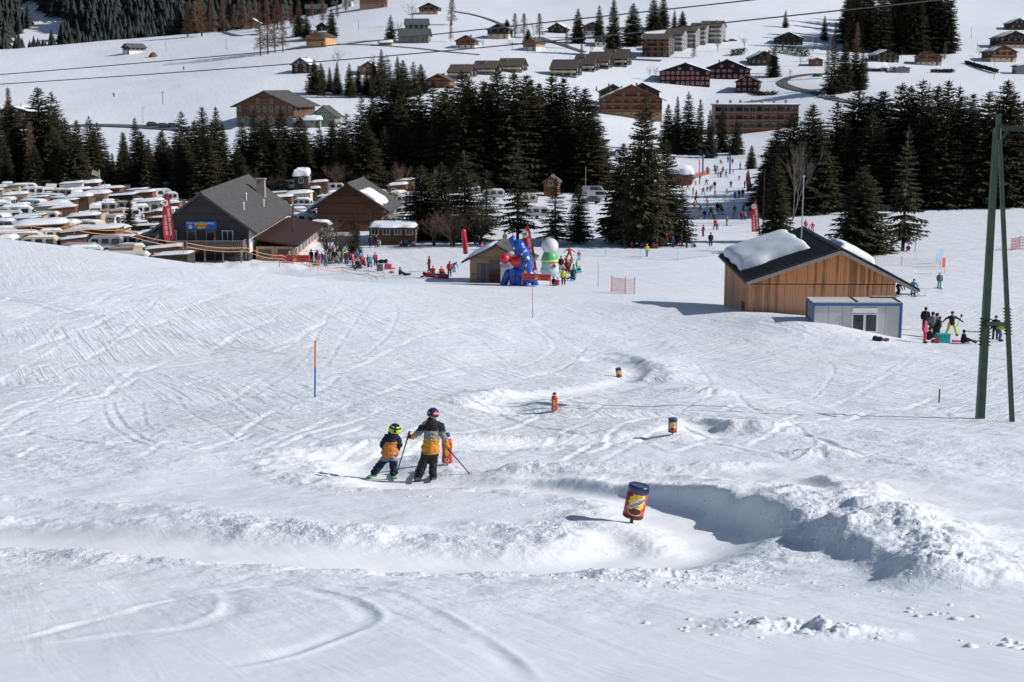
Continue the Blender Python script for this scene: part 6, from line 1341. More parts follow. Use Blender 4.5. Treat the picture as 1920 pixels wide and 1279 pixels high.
person(1510, 432, 1.6, 'stand', 10, 'pink', 'purple', 'black', 'person in pink and purple behind the barn ridge'); person(1523, 434, 1.5, 'ski', -20, 'pink', 'pink', 'white', 'skier all in pink behind the barn ridge', True); person(1517, 436, 1.0, 'stand', 0, 'lime', 'lime', 'black', 'small child in lime behind the barn ridge')
person(344, 132, 1.8, 'ski', 30, 'black', 'black', 'black', 'tiny lone skier in black high on the left snowfield'); person(213, 182, 1.8, 'ski', 0, 'black', 'black', 'black', 'tiny lone skier in black low on the left snowfield'); person(592, 196, 1.7, 'stand', 0, 'black', 'beige', 'black', 'left of two people standing by the lodge roof', q=atY(592, 455)); person(599, 196, 1.7, 'stand', 0, 'beige', 'brown', 'black', 'right of two people standing by the lodge roof', q=atY(599, 455))

# ------------------------------------------------------------------ the two children skiing the slalom
U1 = .00159
def kid_mats(cols): return [mat('kid_'+n, c, r, .14, 11, .7) for n, c, r in cols]
KM = kid_mats([('navy_black', (.017,.019,.028), .85), ('sage_grey', (.19,.215,.20), .85), ('ochre', (.50,.23,.035), .85), ('charcoal_trousers', (.022,.021,.026), .85), ('glove', (.06,.035,.03), .8), ('skin', (.50,.31,.23), .6), ('orange_panel', (.52,.19,.045), .85), ('navy', (.012,.018,.045), .85), ('belt', (.22,.24,.28), .7), ('lime', (.50,.58,.03), .4), ('purple', (.035,.018,.085), .4), ('pink', (.45,.06,.16), .5), ('boot_green', (.18,.45,.16), .4), ('boot_dark', (.03,.035,.04), .4), ('blonde', (.42,.32,.22), .7)])
def g1(x, y): return ((x-1060)*U1, (1035-y)*U1)        # crop pixel to metres, first child
q1 = at(804, 901); q1.z += .015; k1 = ppm(q1)/ (1/ .0102)
scale1 = 138/ppm(q1)/1.40
ch = thing('person', q1, math.atan2(-q1.x, q1.y), 'taller child in a navy, grey and ochre jacket with ski poles, seen from behind', 'person', None, scale1)
def pr(a, ra, b, rb, k, ya=0, yb=0): x0, z0 = g1(*a); x1, z1 = g1(*b); return ((x0, ya, z0), ra, (x1, yb, z1), rb, k)
PR = [pr((1105,400),.135,(1090,560),.15,0), pr((1090,560),.15,(1082,665),.155,0), pr((1030,640),.10,(1130,640),.10,0), pr((1025,675),.085,(1140,675),.085,0),
      pr((1040,375),.085,(1180,375),.085,0), pr((1095,315),.085,(1110,345),.10,0, -.03, -.03),
      pr((1010,380),.078,(935,462),.066,0), pr((935,462),.066,(868,522),.052,0, 0, .05), pr((1205,385),.078,(1238,500),.066,0), pr((1238,500),.066,(1268,598),.056,0, 0, .04),
      pr((858,518),.046,(835,516),.046,4,.05,.06), pr((1272,608),.056,(1282,645),.050,2,.04,.05),
      pr((1030,715),.098,(985,860),.088,3,0,.02), pr((985,860),.088,(930,1000),.078,3,.02,.0), pr((1118,715),.098,(1108,860),.085,3,0,.03), pr((1108,860),.085,(1106,995),.075,3,.03,0),
      pr((920,1015),.072,(915,1022),.07,13,0,.10), pr((1106,1015),.068,(1108,1022),.066,13,0,.10)]
# fingers round the grips
for hx, hy, yy, k in ((838,520,.07,4), (1284,655,.06,2)):
    for i in range(4):
        a = (hx-8+i*5, hy-6+i*6); PR.append(pr(a, .0125, (a[0]-16, a[1]+9), .011, k, yy, yy+.03)); PR.append(pr((a[0]-16, a[1]+9), .011, (a[0]-8, a[1]+20), .010, k, yy+.03, yy+.012))
    PR.append(pr((hx+6, hy-12), .014, (hx-8, hy-22), .012, k, yy-.01, yy+.02))
def zone1(C, pj, mi):
    z = C[:, 2]; x = C[:, 0]; cx = (1090-1060)*U1
    t = pj <= 5; mi = mi.copy()
    b1 = (1035-420)*U1; b2 = (1035-(515+.0022*((x/U1+1060)-1090)**2*1.0))*U1
    mi[t & (z < b1)] = 1; mi[t & (z < b2)] = 2
    mi[t & (z < (1035-713)*U1)] = 3
    for j, lo in ((6, (1035-430)*U1), (8, (1035-440)*U1)): mi[(pj == j) & (z < lo)] = 1
    mi[pj == 7] = 1; mi[(pj == 7) & (x < (895-1060)*U1)] = 2
    mi[pj == 9] = 1; mi[(pj == 9) & (z < (1035-560)*U1)] = 2
    return mi
me = body_mesh(PR, .0095, zone1, 3, .020); [me.materials.append(m) for m in KM]; link('body', me, ch)
def helmet(parent, c, r, tilt, zones, base_mats):
    n, m = 32, 20; vs = []; fs = []; mi = []
    for j in range(m+1):
        t = math.pi*.60*j/m
        for i in range(n):
            a = 2*math.pi*i/n; sx = r*math.sin(t)*math.cos(a); sy = r*1.12*math.sin(t)*math.sin(a); vs.append((sx, sy, r*1.0*math.cos(t)))
    for j in range(m):
        for i in range(n):
            f = (j*n+i, j*n+(i+1) % n, (j+1)*n+(i+1) % n, (j+1)*n+i); fs.append(f); cx_ = sum(vs[k][0] for k in f)/4/r; cy_ = sum(vs[k][1] for k in f)/4/r; cz_ = sum(vs[k][2] for k in f)/4/r
            mi.append(zones(cx_, cy_, cz_))
    rim = [(m*n+i) for i in range(n)]; k0 = len(vs); vs += [(v[0]*.86, v[1]*.86, v[2]+.004) for v in (vs[k] for k in rim)]
    for i in range(n): fs.append((rim[i], rim[(i+1) % n], k0+(i+1) % n, k0+i)); mi.append(0)
    mb = MB(); mb.v = vs; mb.f = fs; mb.m = mi; o = mb.build('helmet', base_mats, parent, True); o.location = c; o.rotation_euler = tilt; return o
hx, hz = g1(1115, 232)
def hz1(x, y, z):
    if y < 0 and -.05 < z < .36:                       # printed band at the back
        if x < -.08: return 1 if (int((x+1)*9) % 2 and .12 < z < .30) else 0
        return 2 if z < .12 else 3
    return 4 if z < .36 else 0 if x < .0 else 0
M_HDK = mat('helmet_dark', (.016, .013, .026), .35, .15, 8); M_HPK = mat('helmet_orange_print', (.55, .30, .20), .4, .3, 30)
hm = helmet(ch, (hx, .0, hz), .118, (R(-4), R(6), 0), hz1, [KM[10], M_WHITE, KM[11], M_HPK, M_HDK])
MB().ball((hx, .01, hz-.035), (.088, .098, .105), 16, 10).ball((hx+.05, .10, hz-.045), .02, 8, 6).build('head', M_SKIN, ch, True)
hr_ = MB(); rg = random.Random(3)
for i in range(12):
    a = g1(1050+rg.uniform(-8, 14), 285+rg.uniform(-6, 6)); b = g1(1005+rg.uniform(-30, 20), 335+rg.uniform(-20, 25)); hr_.tube((a[0], -.06, a[1]), (b[0], -.10, b[1]), .008, .003, 5)
hr_.build('hair', KM[14], ch)
def spole(parent, a, b, ya, yb, grip):
    x0, z0 = a; x1, z1 = b; A = Vector((x0, ya, z0)); B = Vector((x1, yb, z1)); d = (B-A).normalized()
    mb = MB().tube(A, B, .0125, .010, 8).tube(A-d*.09, A+d*.06, .019, .018, 8).ball(A-d*.10, .02, 8, 6); mb.tube(B-d*.06, B-d*.045, .035, .030, 10)
    mb.build('ski_pole', mat('pole_black', (.015, .015, .017), .35, .1), parent)
spole(ch, g1(815, 520), g1(665, 1005), .085, .14, 0); spole(ch, g1(1288, 672), g1(1592, 1047), .07, .10, 0)
sk_m = mat('kid_ski', (.10, .11, .13), .35, .3, 6)
def kski(parent, x, z, L, rz, m, y0=.25):
    o = MB().box((0, 0, 0), (.075, L, .022)).tube((0, L/2-.01, 0), (0, L/2+.12, .06), .036, .02, 4).build('ski', m, parent); o.location = (x, y0, z); o.rotation_euler = (R(-9), 0, rz); return o
for xx, zz in ((915, 1030), (1107, 1030)): kski(ch, *g1(xx, zz+4), 1.15, R(2), sk_m)
hx_, hz_ = g1(1100, 352); MB().ball((hx_, -.115, hz_), (.115, .055, .085), 18, 10).build('hood', KM[0], ch, True)
zx, zz2 = g1(1085, 700); MB().lathe([(.158, zz2-.012), (.163, zz2), (.158, zz2+.012)], 32, off=(zx, 0, 0)).build('hem', KM[2], ch, True)
for (x, z) in (g1(1098, 520),): MB().box((0, 0, 0), (.022, .01, .022)).build('badge', M_WHITE, ch).location = (x, -.158, z)
# smaller child
q2 = at(722, 900); q2.z += .01; sc2 = 108/ppm(q2)/1.10
c2 = thing('person', q2, math.atan2(-q2.x, q2.y), 'smaller child in navy and orange jacket with a lime helmet, turning on skis', 'person', None, sc2)
def g2(x, y): return ((x-520)*U1, (1035-y)*U1)
def p2_(a, ra, b, rb, k, ya=0, yb=0): x0, z0 = g2(*a); x1, z1 = g2(*b); return ((x0, ya, z0), ra, (x1, yb, z1), rb, k)
PR2 = [p2_((608,530),.115,(580,640),.125,6), p2_((575,640),.12,(570,715),.13,6), p2_((525,700),.09,(630,700),.095,6), p2_((555,520),.075,(665,530),.07,7), p2_((610,470),.085,(620,500),.09,7,-.03,-.03),
       p2_((530,545),.068,(490,610),.056,7,0,.03), p2_((490,610),.054,(500,665),.046,7,.03,.16), p2_((675,550),.066,(698,620),.056,7,0,.03), p2_((698,620),.054,(680,680),.046,7,.03,.15),
       p2_((500,668),.04,(505,680),.036,4,.18,.22), p2_((678,682),.04,(670,690),.036,4,.17,.22),
       p2_((525,775),.088,(452,868),.078,7,0,.03), p2_((452,868),.078,(385,955),.066,7,.03,0), p2_((615,780),.088,(622,880),.080,7,0,.04), p2_((622,880),.080,(618,965),.066,7,.04,0),
       p2_((375,975),.058,(385,990),.055,12,0,.08), p2_((612,1000),.06,(625,1015),.055,12,0,.08)]
for hx2, hy2, yy in ((505,680,.23), (670,690,.23)):
    for i in range(4): PR2.append(p2_((hx2-6+i*4, hy2), .011, (hx2-6+i*4, hy2+12), .010, 4, yy, yy+.03))
    PR2.append(p2_((hx2+8, hy2-6), .012, (hx2+14, hy2+4), .010, 4, yy-.01, yy+.02))
def zone2(C, pj, mi):
    mi = mi.copy(); z = C[:, 2]; x = C[:, 0]/U1+520; yy = 1035-z/U1; t = pj <= 2
    mi[t & (yy < 558)] = 7; mi[t & ((x < 498) | (x > 690-(yy-560)*.1)) & (yy < 640)] = 7; mi[t & (yy > 752)] = 8
    mi[((pj == 11) | (pj == 13)) & (yy < 800)] = 8; return mi
me = body_mesh(PR2, .0095, zone2, 3, .018); [me.materials.append(m) for m in KM]; link('body', me, c2)
def hz2(x, y, z):
    if abs(x-.0) < .13 and z > -.1: return 1
    if z > .72: return 1
    if .38 < z < .62 and y < .3: return 1
    return 0
hx, hz = g2(643, 425); helmet(c2, (hx, 0, hz), .122, (R(6), R(10), 0), hz2, [KM[9], KM[7]])
MB().ball((hx, .01, hz-.03), (.088, .098, .10), 16, 10).build('head', M_SKIN, c2, True)
MB().lathe([(.02, 0), (.02, .006)], 14).build('badge', M_WHITE, c2).matrix_local = Matrix.Translation((g2(640, 695)[0], -.125, g2(640, 695)[1])) @ UP
ks = mat('kid_ski_green', (.10, .34, .14), .35, .2, 6)
kski(c2, *g2(375, 1012), .85, R(-14), ks, .2); kski(c2, *g2(618, 1034), .85, R(4), ks, .2)

# ------------------------------------------------------------------ caravan park
M_CAR = {k: mat('caravan_'+k, c, .45, .06, 1.2) for k, c in (('white', (.60,.59,.57)), ('cream', (.56,.47,.34)), ('grey', (.30,.31,.33)), ('beige', (.44,.36,.26)))}
_rc = random.Random(17)
def caravan(p, yaw, col, L, label, group, stripe=False):
    o = thing('caravan', p, yaw, label, 'caravan', group); h, w = 2.15, 2.0; L = L*.78
    pf = [(-L/2+.25, .45), (L/2-.2, .45), (L/2, .8), (L/2-.1, 1.75), (L/2-.55, h), (-L/2+.55, h), (-L/2+.06, 1.7), (-L/2, .8)]
    b = MB().prism(pf, -w/2, w/2).build('body', M_CAR[col], o)
    MB().prism([(-L/2+.05, .62), (L/2-.05, .62), (L/2-.03, .80), (-L/2+.03, .80)], -w/2-.012, w/2+.012).build('stripe', M_CAR['grey'] if col != 'grey' else M_CAR['white'], o)
    for i in range(3): window(o, Vector((-L/2+L*(.2+.3*i), -w/2-.03, 1.52)), L*.19, .62, 0, M_BLK, None, False)
    for sx in (-1, 1): window(o, Vector((sx*(L/2-.02), 0, 1.35)), 1.5, .6, sx*math.pi/2, M_BLK, None, False)
    for sy in (-1, 1): MB().tube((.1, sy*(w/2-.12), .33), (.1, sy*(w/2+.02), .33), .33, .33, 14).build('wheel', M_BLK, o)
    t = _rc.choice((.05, .12, .2, .3))
    if t > .07: snow_patch(o, lambda u, v, hh: Vector((u, v, h+hh-.01)), L-1.1, w*1.02, t, _rc.randint(0, 90), nu=12, nv=8)
def shed(p, yaw, col, w, d, h, label, group, snow=.4, roofc='brown', name='shed'):
    o = thing(name, p, yaw, label, 'shed', group); MB().prism([(-w/2, -.5), (w/2, -.5), (w/2, h), (-w/2, h*.88)], -d/2, d/2).build('wall', W[col] if col in W else M_CAR[col], o)
    sl_ = math.atan2(h*.12, w); r = MB().box((0, 0, h*.94+.07), (w*1.12, d*1.14, .10), (0, -sl_, 0)).build('roof', RF[roofc] if roofc in RF else M_CAR[roofc], o)
    window(o, Vector((-w*.18, -d/2-.03, h*.55)), w*.26, h*.3, 0); dr_ = MB().box((w*.22, -d/2-.03, h*.4-.1), (w*.26, .05, h*.75)).build('door', M_BROWNF, o)
    if snow: snow_patch(r, lambda u, v, hh: Vector((u, v, h*.94+.12+u*math.tan(sl_)+hh)), w*1.08, d*1.1, snow, _rc.randint(0, 90), nu=12, nv=8)
CAMP = [ # px, py, kind, colour, length, yaw, label
 (30,412,'c','white',7,8,'white caravan with thin snow at the left edge of the park'),(63,398,'c','white',6.5,-20,'white domed caravan with deep snow, second from the left edge'),(96,386,'c','grey',7,-25,'long grey caravan with white roof behind the domed one'),(122,376,'c','cream',6,-10,'cream caravan below the small white summer house'),
 (215,362,'c','white',7,5,'white caravan beside the flag pole at the back of the park'),(312,355,'c','white',6,0,'white caravan beside the dark shed at the back of the park'),(262,408,'c','white',5,20,'white caravan with a grey front window in the middle of the park'),(198,403,'c','grey',5.5,10,'grey caravan half buried in a snowbank'),
 (32,449,'c','cream',9,2,'long cream caravan at the front left behind the snow crest'),(200,440,'c','grey',6,8,'grey rounded caravan at the front of the park'),(238,436,'c','white',6,-12,'white caravan beside the grey rounded one'),(290,442,'c','grey',6,5,'grey caravan next to the ski-school house'),(78,452,'c','cream',6,2,'cream caravan at the front, right of the long one'),(235,462,'c','white',8,4,'low white caravan just behind the snow crest'),(150,456,'c','grey',6,0,'grey caravan just behind the snow crest'),
 (138,366,'s','white',4.5,0,'small white summer house with many windows at the back of the park'),(165,366,'s','red',5,0,'red-brown shed right of the white summer house'),(180,388,'s','tan',5,5,'tan wooden shed in the left half of the park'),(150,394,'s','brown',4,0,'brown shed beside the tan one'),(122,402,'s','dark',4,0,'dark shed in front of the brown one'),(120,416,'s','red',4,10,'small red shed in the left half of the park'),(230,390,'s','black',4.5,0,'black shed with a snow rim in the middle of the park'),(270,384,'s','red',4,0,'brick-red shed right of the black one'),(180,432,'s','brown',7,0,'wide brown hut with grey snowy roof near the front'),(78,434,'s','brown',7,8,'wide brown hut with beige roof near the front left'),(105,412,'s','beige',5,5,'beige awning tent beside the small red shed'),(205,376,'s','brown',5,0,'brown shed near the flag pole'),(300,368,'s','grey',4.5,0,'grey shed at the back right of the park'),(285,402,'s','white',4,0,'white annex beside the ski-school roof'),
 (536,356,'c','white',6,0,'white caravan behind the ski-school chimney'),(575,405,'c','white',7,-18,'white motorhome right of the ski-school house'),(556,424,'c','white',6.5,-20,'white caravan beside the sun terrace'),(515,348,'s','beige',4.5,0,'beige shed behind the ski-school roof'),(600,362,'s','red',3.5,0,'red shed right of the snow-capped cabin'),(560,385,'s','cream',5,0,'cream shed behind the ski-school house'),(585,376,'s','dark',3.5,0,'dark shed behind the ski-school house'),(625,362,'c','white',6,0,'white caravan left behind the dark brown chalet'),(745,368,'s','red',4,0,'small red shed right of the dark brown chalet'),(760,358,'s','tan',4,0,'tan shed at the right end of the park'),(600,440,'c','white',5,-10,'white caravan behind the bare bushes'),(925,375,'c','white',6,0,'white caravan behind the thicket'),(880,368,'c','white',6,0,'white caravan seen between the thicket trees'),(1005,410,'c','white',6,0,'white caravan behind the open-branched spruce'),(985,385,'c','cream',6,0,'cream caravan between the open spruces'),
]
placed = []
for px, py, k, col, L, yw, lab in CAMP:
    p = at(px, py) if py < 430 or px > 500 else atY(px, 178+(462-py)*.9)
    placed.append((p.x, p.y, L))
    if k == 'c': caravan(p, R(yw), col, L, lab, None)
    else: shed(p, R(yw), col, L, L*.7, 2.5, lab, None, _rc.uniform(.2, .6), _rc.choice(('brown', 'grey', 'beige')) if col != 'black' else 'dark')
fills = []
for i in range(1500):
    if len(placed) > 165: break
    if i % 4: px, Y = _rc.uniform(-15, 335), _rc.uniform(178, 288)
    else: px, Y = _rc.uniform(480, 760), _rc.uniform(238, 292)
    p = atY(px, Y)
    if any((p.x-a)**2+((p.y-b)*.8)**2 < (1.5+l*.38)**2 for a, b, l in placed): continue
    L = _rc.uniform(3.4, 6); placed.append((p.x, p.y, L)); fills.append((px, Y, p, L))
for nb, (b0, b1, bnm) in enumerate(((170, 215, 'front'), (215, 250, 'middle'), (250, 300, 'back'))):
    for sd, (x0, x1, snm) in enumerate(((-50, 400, 'left of'), (400, 800, 'right of'))):
        row = sorted(f for f in fills if b0 <= f[1] < b1 and x0 <= f[0] < x1)
        for j, (px, Y, p, L) in enumerate(row):
            tail = ', %s from left in %s of park %s ski-school house' % (ORD[j], bnm, snm); t = _rc.random()
            if t < .6:
                c = _rc.choice(('white', 'white', 'white', 'white', 'white', 'cream', 'grey')); caravan(p, R(_rc.uniform(-30, 30)+(90 if _rc.random() < .3 else 0)), c, L*1.1, c+' snow-topped caravan'+tail, 'caravans packed in the park')
            else:
                c = _rc.choice(('brown', 'tan', 'dark', 'red', 'beige', 'white', 'grey', 'brown', 'dark')); shed(p, R(_rc.uniform(-20, 20)), c, L*.8, L*.55, _rc.uniform(1.9, 2.5), 'small '+{'tan': 'tan', 'dark': 'dark brown'}.get(c, c)+' shed'+tail, 'sheds packed in the park', _rc.choice((0, .12, .2, .35)), _rc.choice(('brown', 'grey', 'beige', 'white', 'dark', 'maroon')))
# flag pole, camp lamp, street lamps, telegraph poles
def mast(px, Y, base, top, lab, name='pole', m=None, r=.05, arm=False):
    p = atY(px, Y) if Y else at(px, base); h = zat(p, top)-p.z; mb = MB().tube((0, 0, -.5), (0, 0, h), r, r*.7, 6)
    if arm: mb.tube((0, 0, h), (1.0, 0, h+.25), r*.6, r*.6, 5)
    if name == 'telegraph_pole': mb.box((0, 0, h-.6), (1.4, .12, .12))
    o = mb.build(name, m or M_CHIM, None); o.location = p; return tag(o, lab, 'pole')
o = mast(189, 262, 0, 318, 'white flag pole with a small flag in the caravan park', 'flag_pole', M_FRAME, .07)
MB().box((-.7, 0, 0), (1.3, .03, .9), (0, R(20), 0)).build('flag', mat('flag_cloth', (.6, .5, .35), .7, .3, 1.5), o).location = (0, 0, (zat(o.location, 325)-o.location.z))
mast(200, 230, 0, 342, 'slim lamp post in the caravan park', 'lamp_post', M_CHIM, .05); mast(305, 0, 196, 171, 'telegraph pole on the left snowfield', 'telegraph_pole', M_BARK, .14); mast(311, 0, 98, 77, 'thin pole right of the lone barn', 'pole', M_BARK, .12); mast(424, 0, 92, 73, 'thin pole by the upper left lane', 'pole', M_BARK, .12); mast(268, 480, 0, 202, 'curved street lamp by the left road', 'street_lamp', M_CHIM, .12, True); mast(672, 0, 56, 38, 'thin pole on the slope right of the orange chalet', 'pole', M_BARK, .12); mast(1820, 0, 75, 51, 'thin pole on the bare right slope', 'pole', M_BARK, .12); mast(1863, 0, 147, 112, 'thin pole below the right edge chalets', 'pole', M_BARK, .1); mast(1831, 0, 102, 80, 'thin pole left of the right edge chalets', 'pole', M_BARK, .1); mast(1430, 245, 0, 318, 'tall dark pole at the right edge of the ski run', 'pole', M_BARK, .08); mast(1097, 300, 0, 312, 'pale lamp post by the car park', 'lamp_post', M_CHIM, .07)

# ------------------------------------------------------------------ vehicles
M_PAINT = {k: mat('paint_'+k.replace(' ', '_'), c, .3, .03, 1, 0, 0, .5, .6) for k, c in (('white', (.66,.66,.66)), ('black', (.02,.02,.022)), ('dark grey', (.06,.065,.07)), ('silver', (.34,.35,.36)), ('navy', (.02,.035,.09)), ('red', (.3,.03,.03)), ('dark green', (.02,.07,.06)))}
_car = {}
def car(p, yaw, col, kind, label, group=None):
    o = thing('van' if kind == 'van' else 'car', p, yaw, label, 'van' if kind == 'van' else 'car', group)
    if kind not in _car:
        if kind == 'van': body = [(-2.4,.35),(2.4,.35),(2.45,.95),(2.2,1.1),(1.55,1.9),(1.2,1.98),(-2.3,1.98),(-2.45,1.6)]; glass = [(1.35,1.15),(2.05,1.15),(1.5,1.82),(1.35,1.82)]; g2_ = [(-.6,1.15),(1.2,1.15),(1.2,1.8),(-.6,1.8)]; wx = 1.6; w = 1.9
        else: body = [(-2.1,.32),(2.1,.32),(2.15,.75),(1.95,.9),(.95,1.0),(.35,1.45),(-1.3,1.5),(-1.95,1.05),(-2.15,.9)]; glass = [(.05,1.0),(.8,1.0),(.3,1.38),(.05,1.38)]; g2_ = [(-1.6,1.02),(-.05,1.0),(-.05,1.4),(-1.25,1.42)]; wx = 1.3; w = 1.75
        bmx = MB().prism(body, -w/2, w/2).mesh('body', M_BLK); _car[kind] = (bmx, MB().prism(glass, -w/2-.01, w/2+.01).mesh('window', M_GLASS), MB().prism(g2_, -w/2-.01, w/2+.01).mesh('window', M_GLASS), MB().tube((0, -.1, 0), (0, .1, 0), .33, .33, 14).tube((0, -.11, 0), (0, .11, 0), .17, .17, 10).mesh('wheel', M_BLK), wx, w, MB().box((0, 0, 0), (.05, .3, .14)).mesh('headlight', M_FRAME), body)
    b, g, g2_, wh, wx, w, hl, body = _car[kind]; bo = link('body', b, o); bo.material_slots[0].link = 'OBJECT'; bo.material_slots[0].material = M_PAINT[col]
    link('window', g, o); link('window', g2_, o)
    for sx in (-1, 1):
        for sy in (-1, 1): link('wheel', wh, o, Matrix.Translation((sx*wx, sy*(w/2-.08), .33)))
    for sy in (-1, 1): link('headlight', hl, o, Matrix.Translation((body[1][0]+.02, sy*(w/2-.3), .72)))
for px, py, Y, yw, col, k, lab in ((1122,335,300,-8,'white','van','white van with dark windows in the car park left of the largest spruce'), (1108,345,291,160,'dark grey','car','dark grey car in front of the white van'), (1092,340,296,20,'silver','car','silver car at the left of the white van'), (1112,322,312,-10,'silver','van','pale van behind the white van'),
   (287,237,None,0,'dark green','car','dark green car on the left road'), (308,239,None,0,'navy','car','navy car on the left road, middle one'), (325,239,None,0,'navy','car','navy car on the left road, right one'), (1545,184,None,-25,'white','car','white car on the village road, left one'), (1563,187,None,-25,'silver','car','silver car on the village road, right one'), (1532,146,None,0,'black','car','black car on the village road by the spruce clump'), (1661,133,None,0,'white','van','white van beside the white-roofed barn'), (1675,136,None,0,'white','car','white car beside the white-roofed barn'), (1356,80,None,10,'dark grey','car','dark grey car right of the apartment row, left one'), (1373,79,None,10,'dark grey','car','dark grey car right of the apartment row, right one'), (370,58,None,0,'black','car','black car by the upper left lane'), (1185,110,None,0,'dark grey','car','dark grey car left of the apartment row')):
    car(atY(px, Y) if Y else at(px, py), R(yw), col, k, lab)
for i, (px, col) in enumerate(((1116,'silver'),(1124,'dark grey'),(1133,'black'),(1143,'white'),(1151,'dark grey'),(1160,'black'))):
    car(atY(px, 430+(i % 2)*7), R(75), col, 'car', ('first','second','third','fourth','fifth','sixth')[i]+' car from the left in the parked row below the large brown chalet', 'cars parked below the large chalet')

# ------------------------------------------------------------------ roads and lanes
M_ASPH = mat('asphalt', (.11, .11, .115), .85, .2, .5, .2)
def road(pix, w, name='road', m=None, dz=.25):
    P = [Vector((x, y, 0)) for x, y in smooth_line([hit(*p) for p in pix], 14)]; V = []
    for i, q in enumerate(P):
        t = (P[min(i+1, len(P)-1)]-P[max(i-1, 0)]).normalized(); nn = Vector((-t.y, t.x, 0))
        for s_ in (-1, -.33, .33, 1):
            c = q+nn*s_*w/2; fz = min(1, max(0, (c.y-330)/200)); V.append((c.x, c.y, float(Hb(c.x, c.y))+fz*1.6*float(fbm(np.float64(c.x*.012), np.float64(c.y*.012), 4, 40))+dz))
    n = len(P); F = [(4*i+j, 4*i+j+1, 4*i+j+5, 4*i+j+4) for i in range(n-1) for j in range(3)]
    return tag(link(name, np_mesh(name, np.array(V), np.array(F), m or M_ASPH)), kind='structure')
road([(1560,141),(1520,142),(1482,148),(1466,158),(1482,167),(1520,176),(1570,188),(1640,200)], 4.6)
road([(60,246),(160,238),(260,238),(360,243),(440,240)], 6); road([(1010,70),(1050,84),(1095,100)], 4, 'lane'); road([(850,22),(905,34),(945,48)], 2.5, 'lane'); road([(630,82),(740,88),(830,98),(900,106)], 2.0, 'lane'); road([(340,55),(420,62),(480,68)], 3.5, 'lane'); road([(1105,104),(1170,112),(1240,118)], 4, 'lane'); road([(1090,360),(1115,350),(1150,340),(1180,330)], 6, 'lane')

# ------------------------------------------------------------------ things lying about
def lump(name, px, py, r, m, lab, cat, Y=None):
    p = at(px, py); mb = MB(); rg = random.Random(px); 
    for i in range(4): mb.ball((rg.uniform(-.45, .45)*r[0], rg.uniform(-.4, .4)*r[1], r[2]*.28), (r[0]*rg.uniform(.22, .36), r[1]*rg.uniform(.3, .5), r[2]*rg.uniform(.25, .4)), 10, 6)
    o = mb.build(name, m, None, True); o.location = p; return tag(o, lab, cat)
lump('bag', 711, 493, (.8, .5, .7), CM['black'], 'black bag lying right of the picnic group, left one', 'bag'); lump('bag', 720, 493, (.9, .5, .8), CM['black'], 'black bag lying right of the picnic group, right one', 'bag'); lump('bag', 762, 516, (.9, .5, .5), CM['navy'], 'blue bag beside the person sitting in navy', 'bag'); lump('bag', 733, 512, (.8, .5, .4), CM['orange'], 'orange and black bag on the snow at the tape fence', 'bag'); lump('jacket_pile', 1645, 640, (.75, .5, .55), CM['black'], 'heap of dark jackets at the foot of the container', 'clothes'); lump('jacket_pile', 1658, 640, (.55, .4, .4), CM['purple'], 'purple jackets at the foot of the container', 'clothes'); lump('bag', 1750, 643, (.6, .4, .5), CM['dark red'], 'dark red bag beside the container group', 'bag'); lump('picnic_cloth', 1262, 462, (1.8, .8, .5), CM['blue'], 'crumpled blue picnic cloth at the right foot of the largest spruce', 'cloth'); lump('picnic_cloth', 165, 452, (1.2, .6, 1.0), CM['teal'], 'teal cloth heap at the snow crest by the caravans', 'cloth')
p = at(1767, 643); o = MB().box((0, 0, .3), (.9, .55, .55)).box((0, 0, .62), (.94, .58, .09)).box((-.3, -.3, .35), (.06, .06, .2)).build('cool_box', CM['teal'], None); o.location = p; tag(o, 'teal cool box beside the container group', 'cool box')
p = at(1800, 642); o = MB().box((0, 0, .06), (1.1, .5, .10), (0, R(3), 0)).box((.45, 0, .14), (.3, .5, .1)).build('mat', CM['pink'], None); o.location = p; tag(o, 'pink mat under the person sitting in black', 'mat')
p = at(632, 492); o = thing('sandwich_board', p, R(25), 'grey sandwich board standing on the snow by the terrace', 'sign')
for sx in (-1, 1): MB().box((0, sx*.28, .72), (1.1, .04, 1.5), (R(sx*20), 0, 0)).build('panel', W['grey'], o)
p = at(712, 508); o = MB().box((0, 0, .4), (.8, .5, .8)).box((0, 0, .82), (.84, .54, .06)).build('crate', W['graywood'], None); o.location = p; tag(o, 'grey crate at the low tape fence', 'crate')
p = at(714, 505); o = MB().box((.9, 0, .35), (.9, .5, .7), (0, R(10), 0)).box((1.5, 0, .1), (.6, .5, .12)).build('sledge', CM['pink'], None); o.location = p; tag(o, 'bright pink sledge beside the grey crate', 'sledge')
a = at(800, 521); b = at(840, 522); o = thing('rescue_sled', (a+b)/2, math.atan2(b.y-a.y, b.x-a.x), 'long red rescue sled with four instructors in red', 'sled'); L = (b-a).length
MB().tube((-L/2, 0, .28), (L/2, 0, .28), .28, .28, 10).build('hull', M_IR, o, True); MB().tube((-L/2-.5, 0, .5), (-L/2, 0, .28), .18, .27, 8).build('bow', CM['black'], o, True); link('lettering', text_mesh('SKI', .34, M_WHITE), o, Matrix.Translation((0, -.30, .28)) @ UP)
for i, (px, py, lab) in enumerate(((1757, 617, 'left ski pole stuck upright beside the man in yellow ski trousers'), (1789, 620, 'leaning ski pole right of the man in yellow ski trousers'))):
    p = at(px, py); o = MB().tube((0, 0, 0), (.0 if i == 0 else .5, 0, 1.15), .02, .02, 6).ball((0 if i == 0 else .5, 0, 1.2), (.09, .07, .14), 8, 6).build('ski_pole', CM['black'], None); o.location = p; tag(o, lab, 'ski pole')
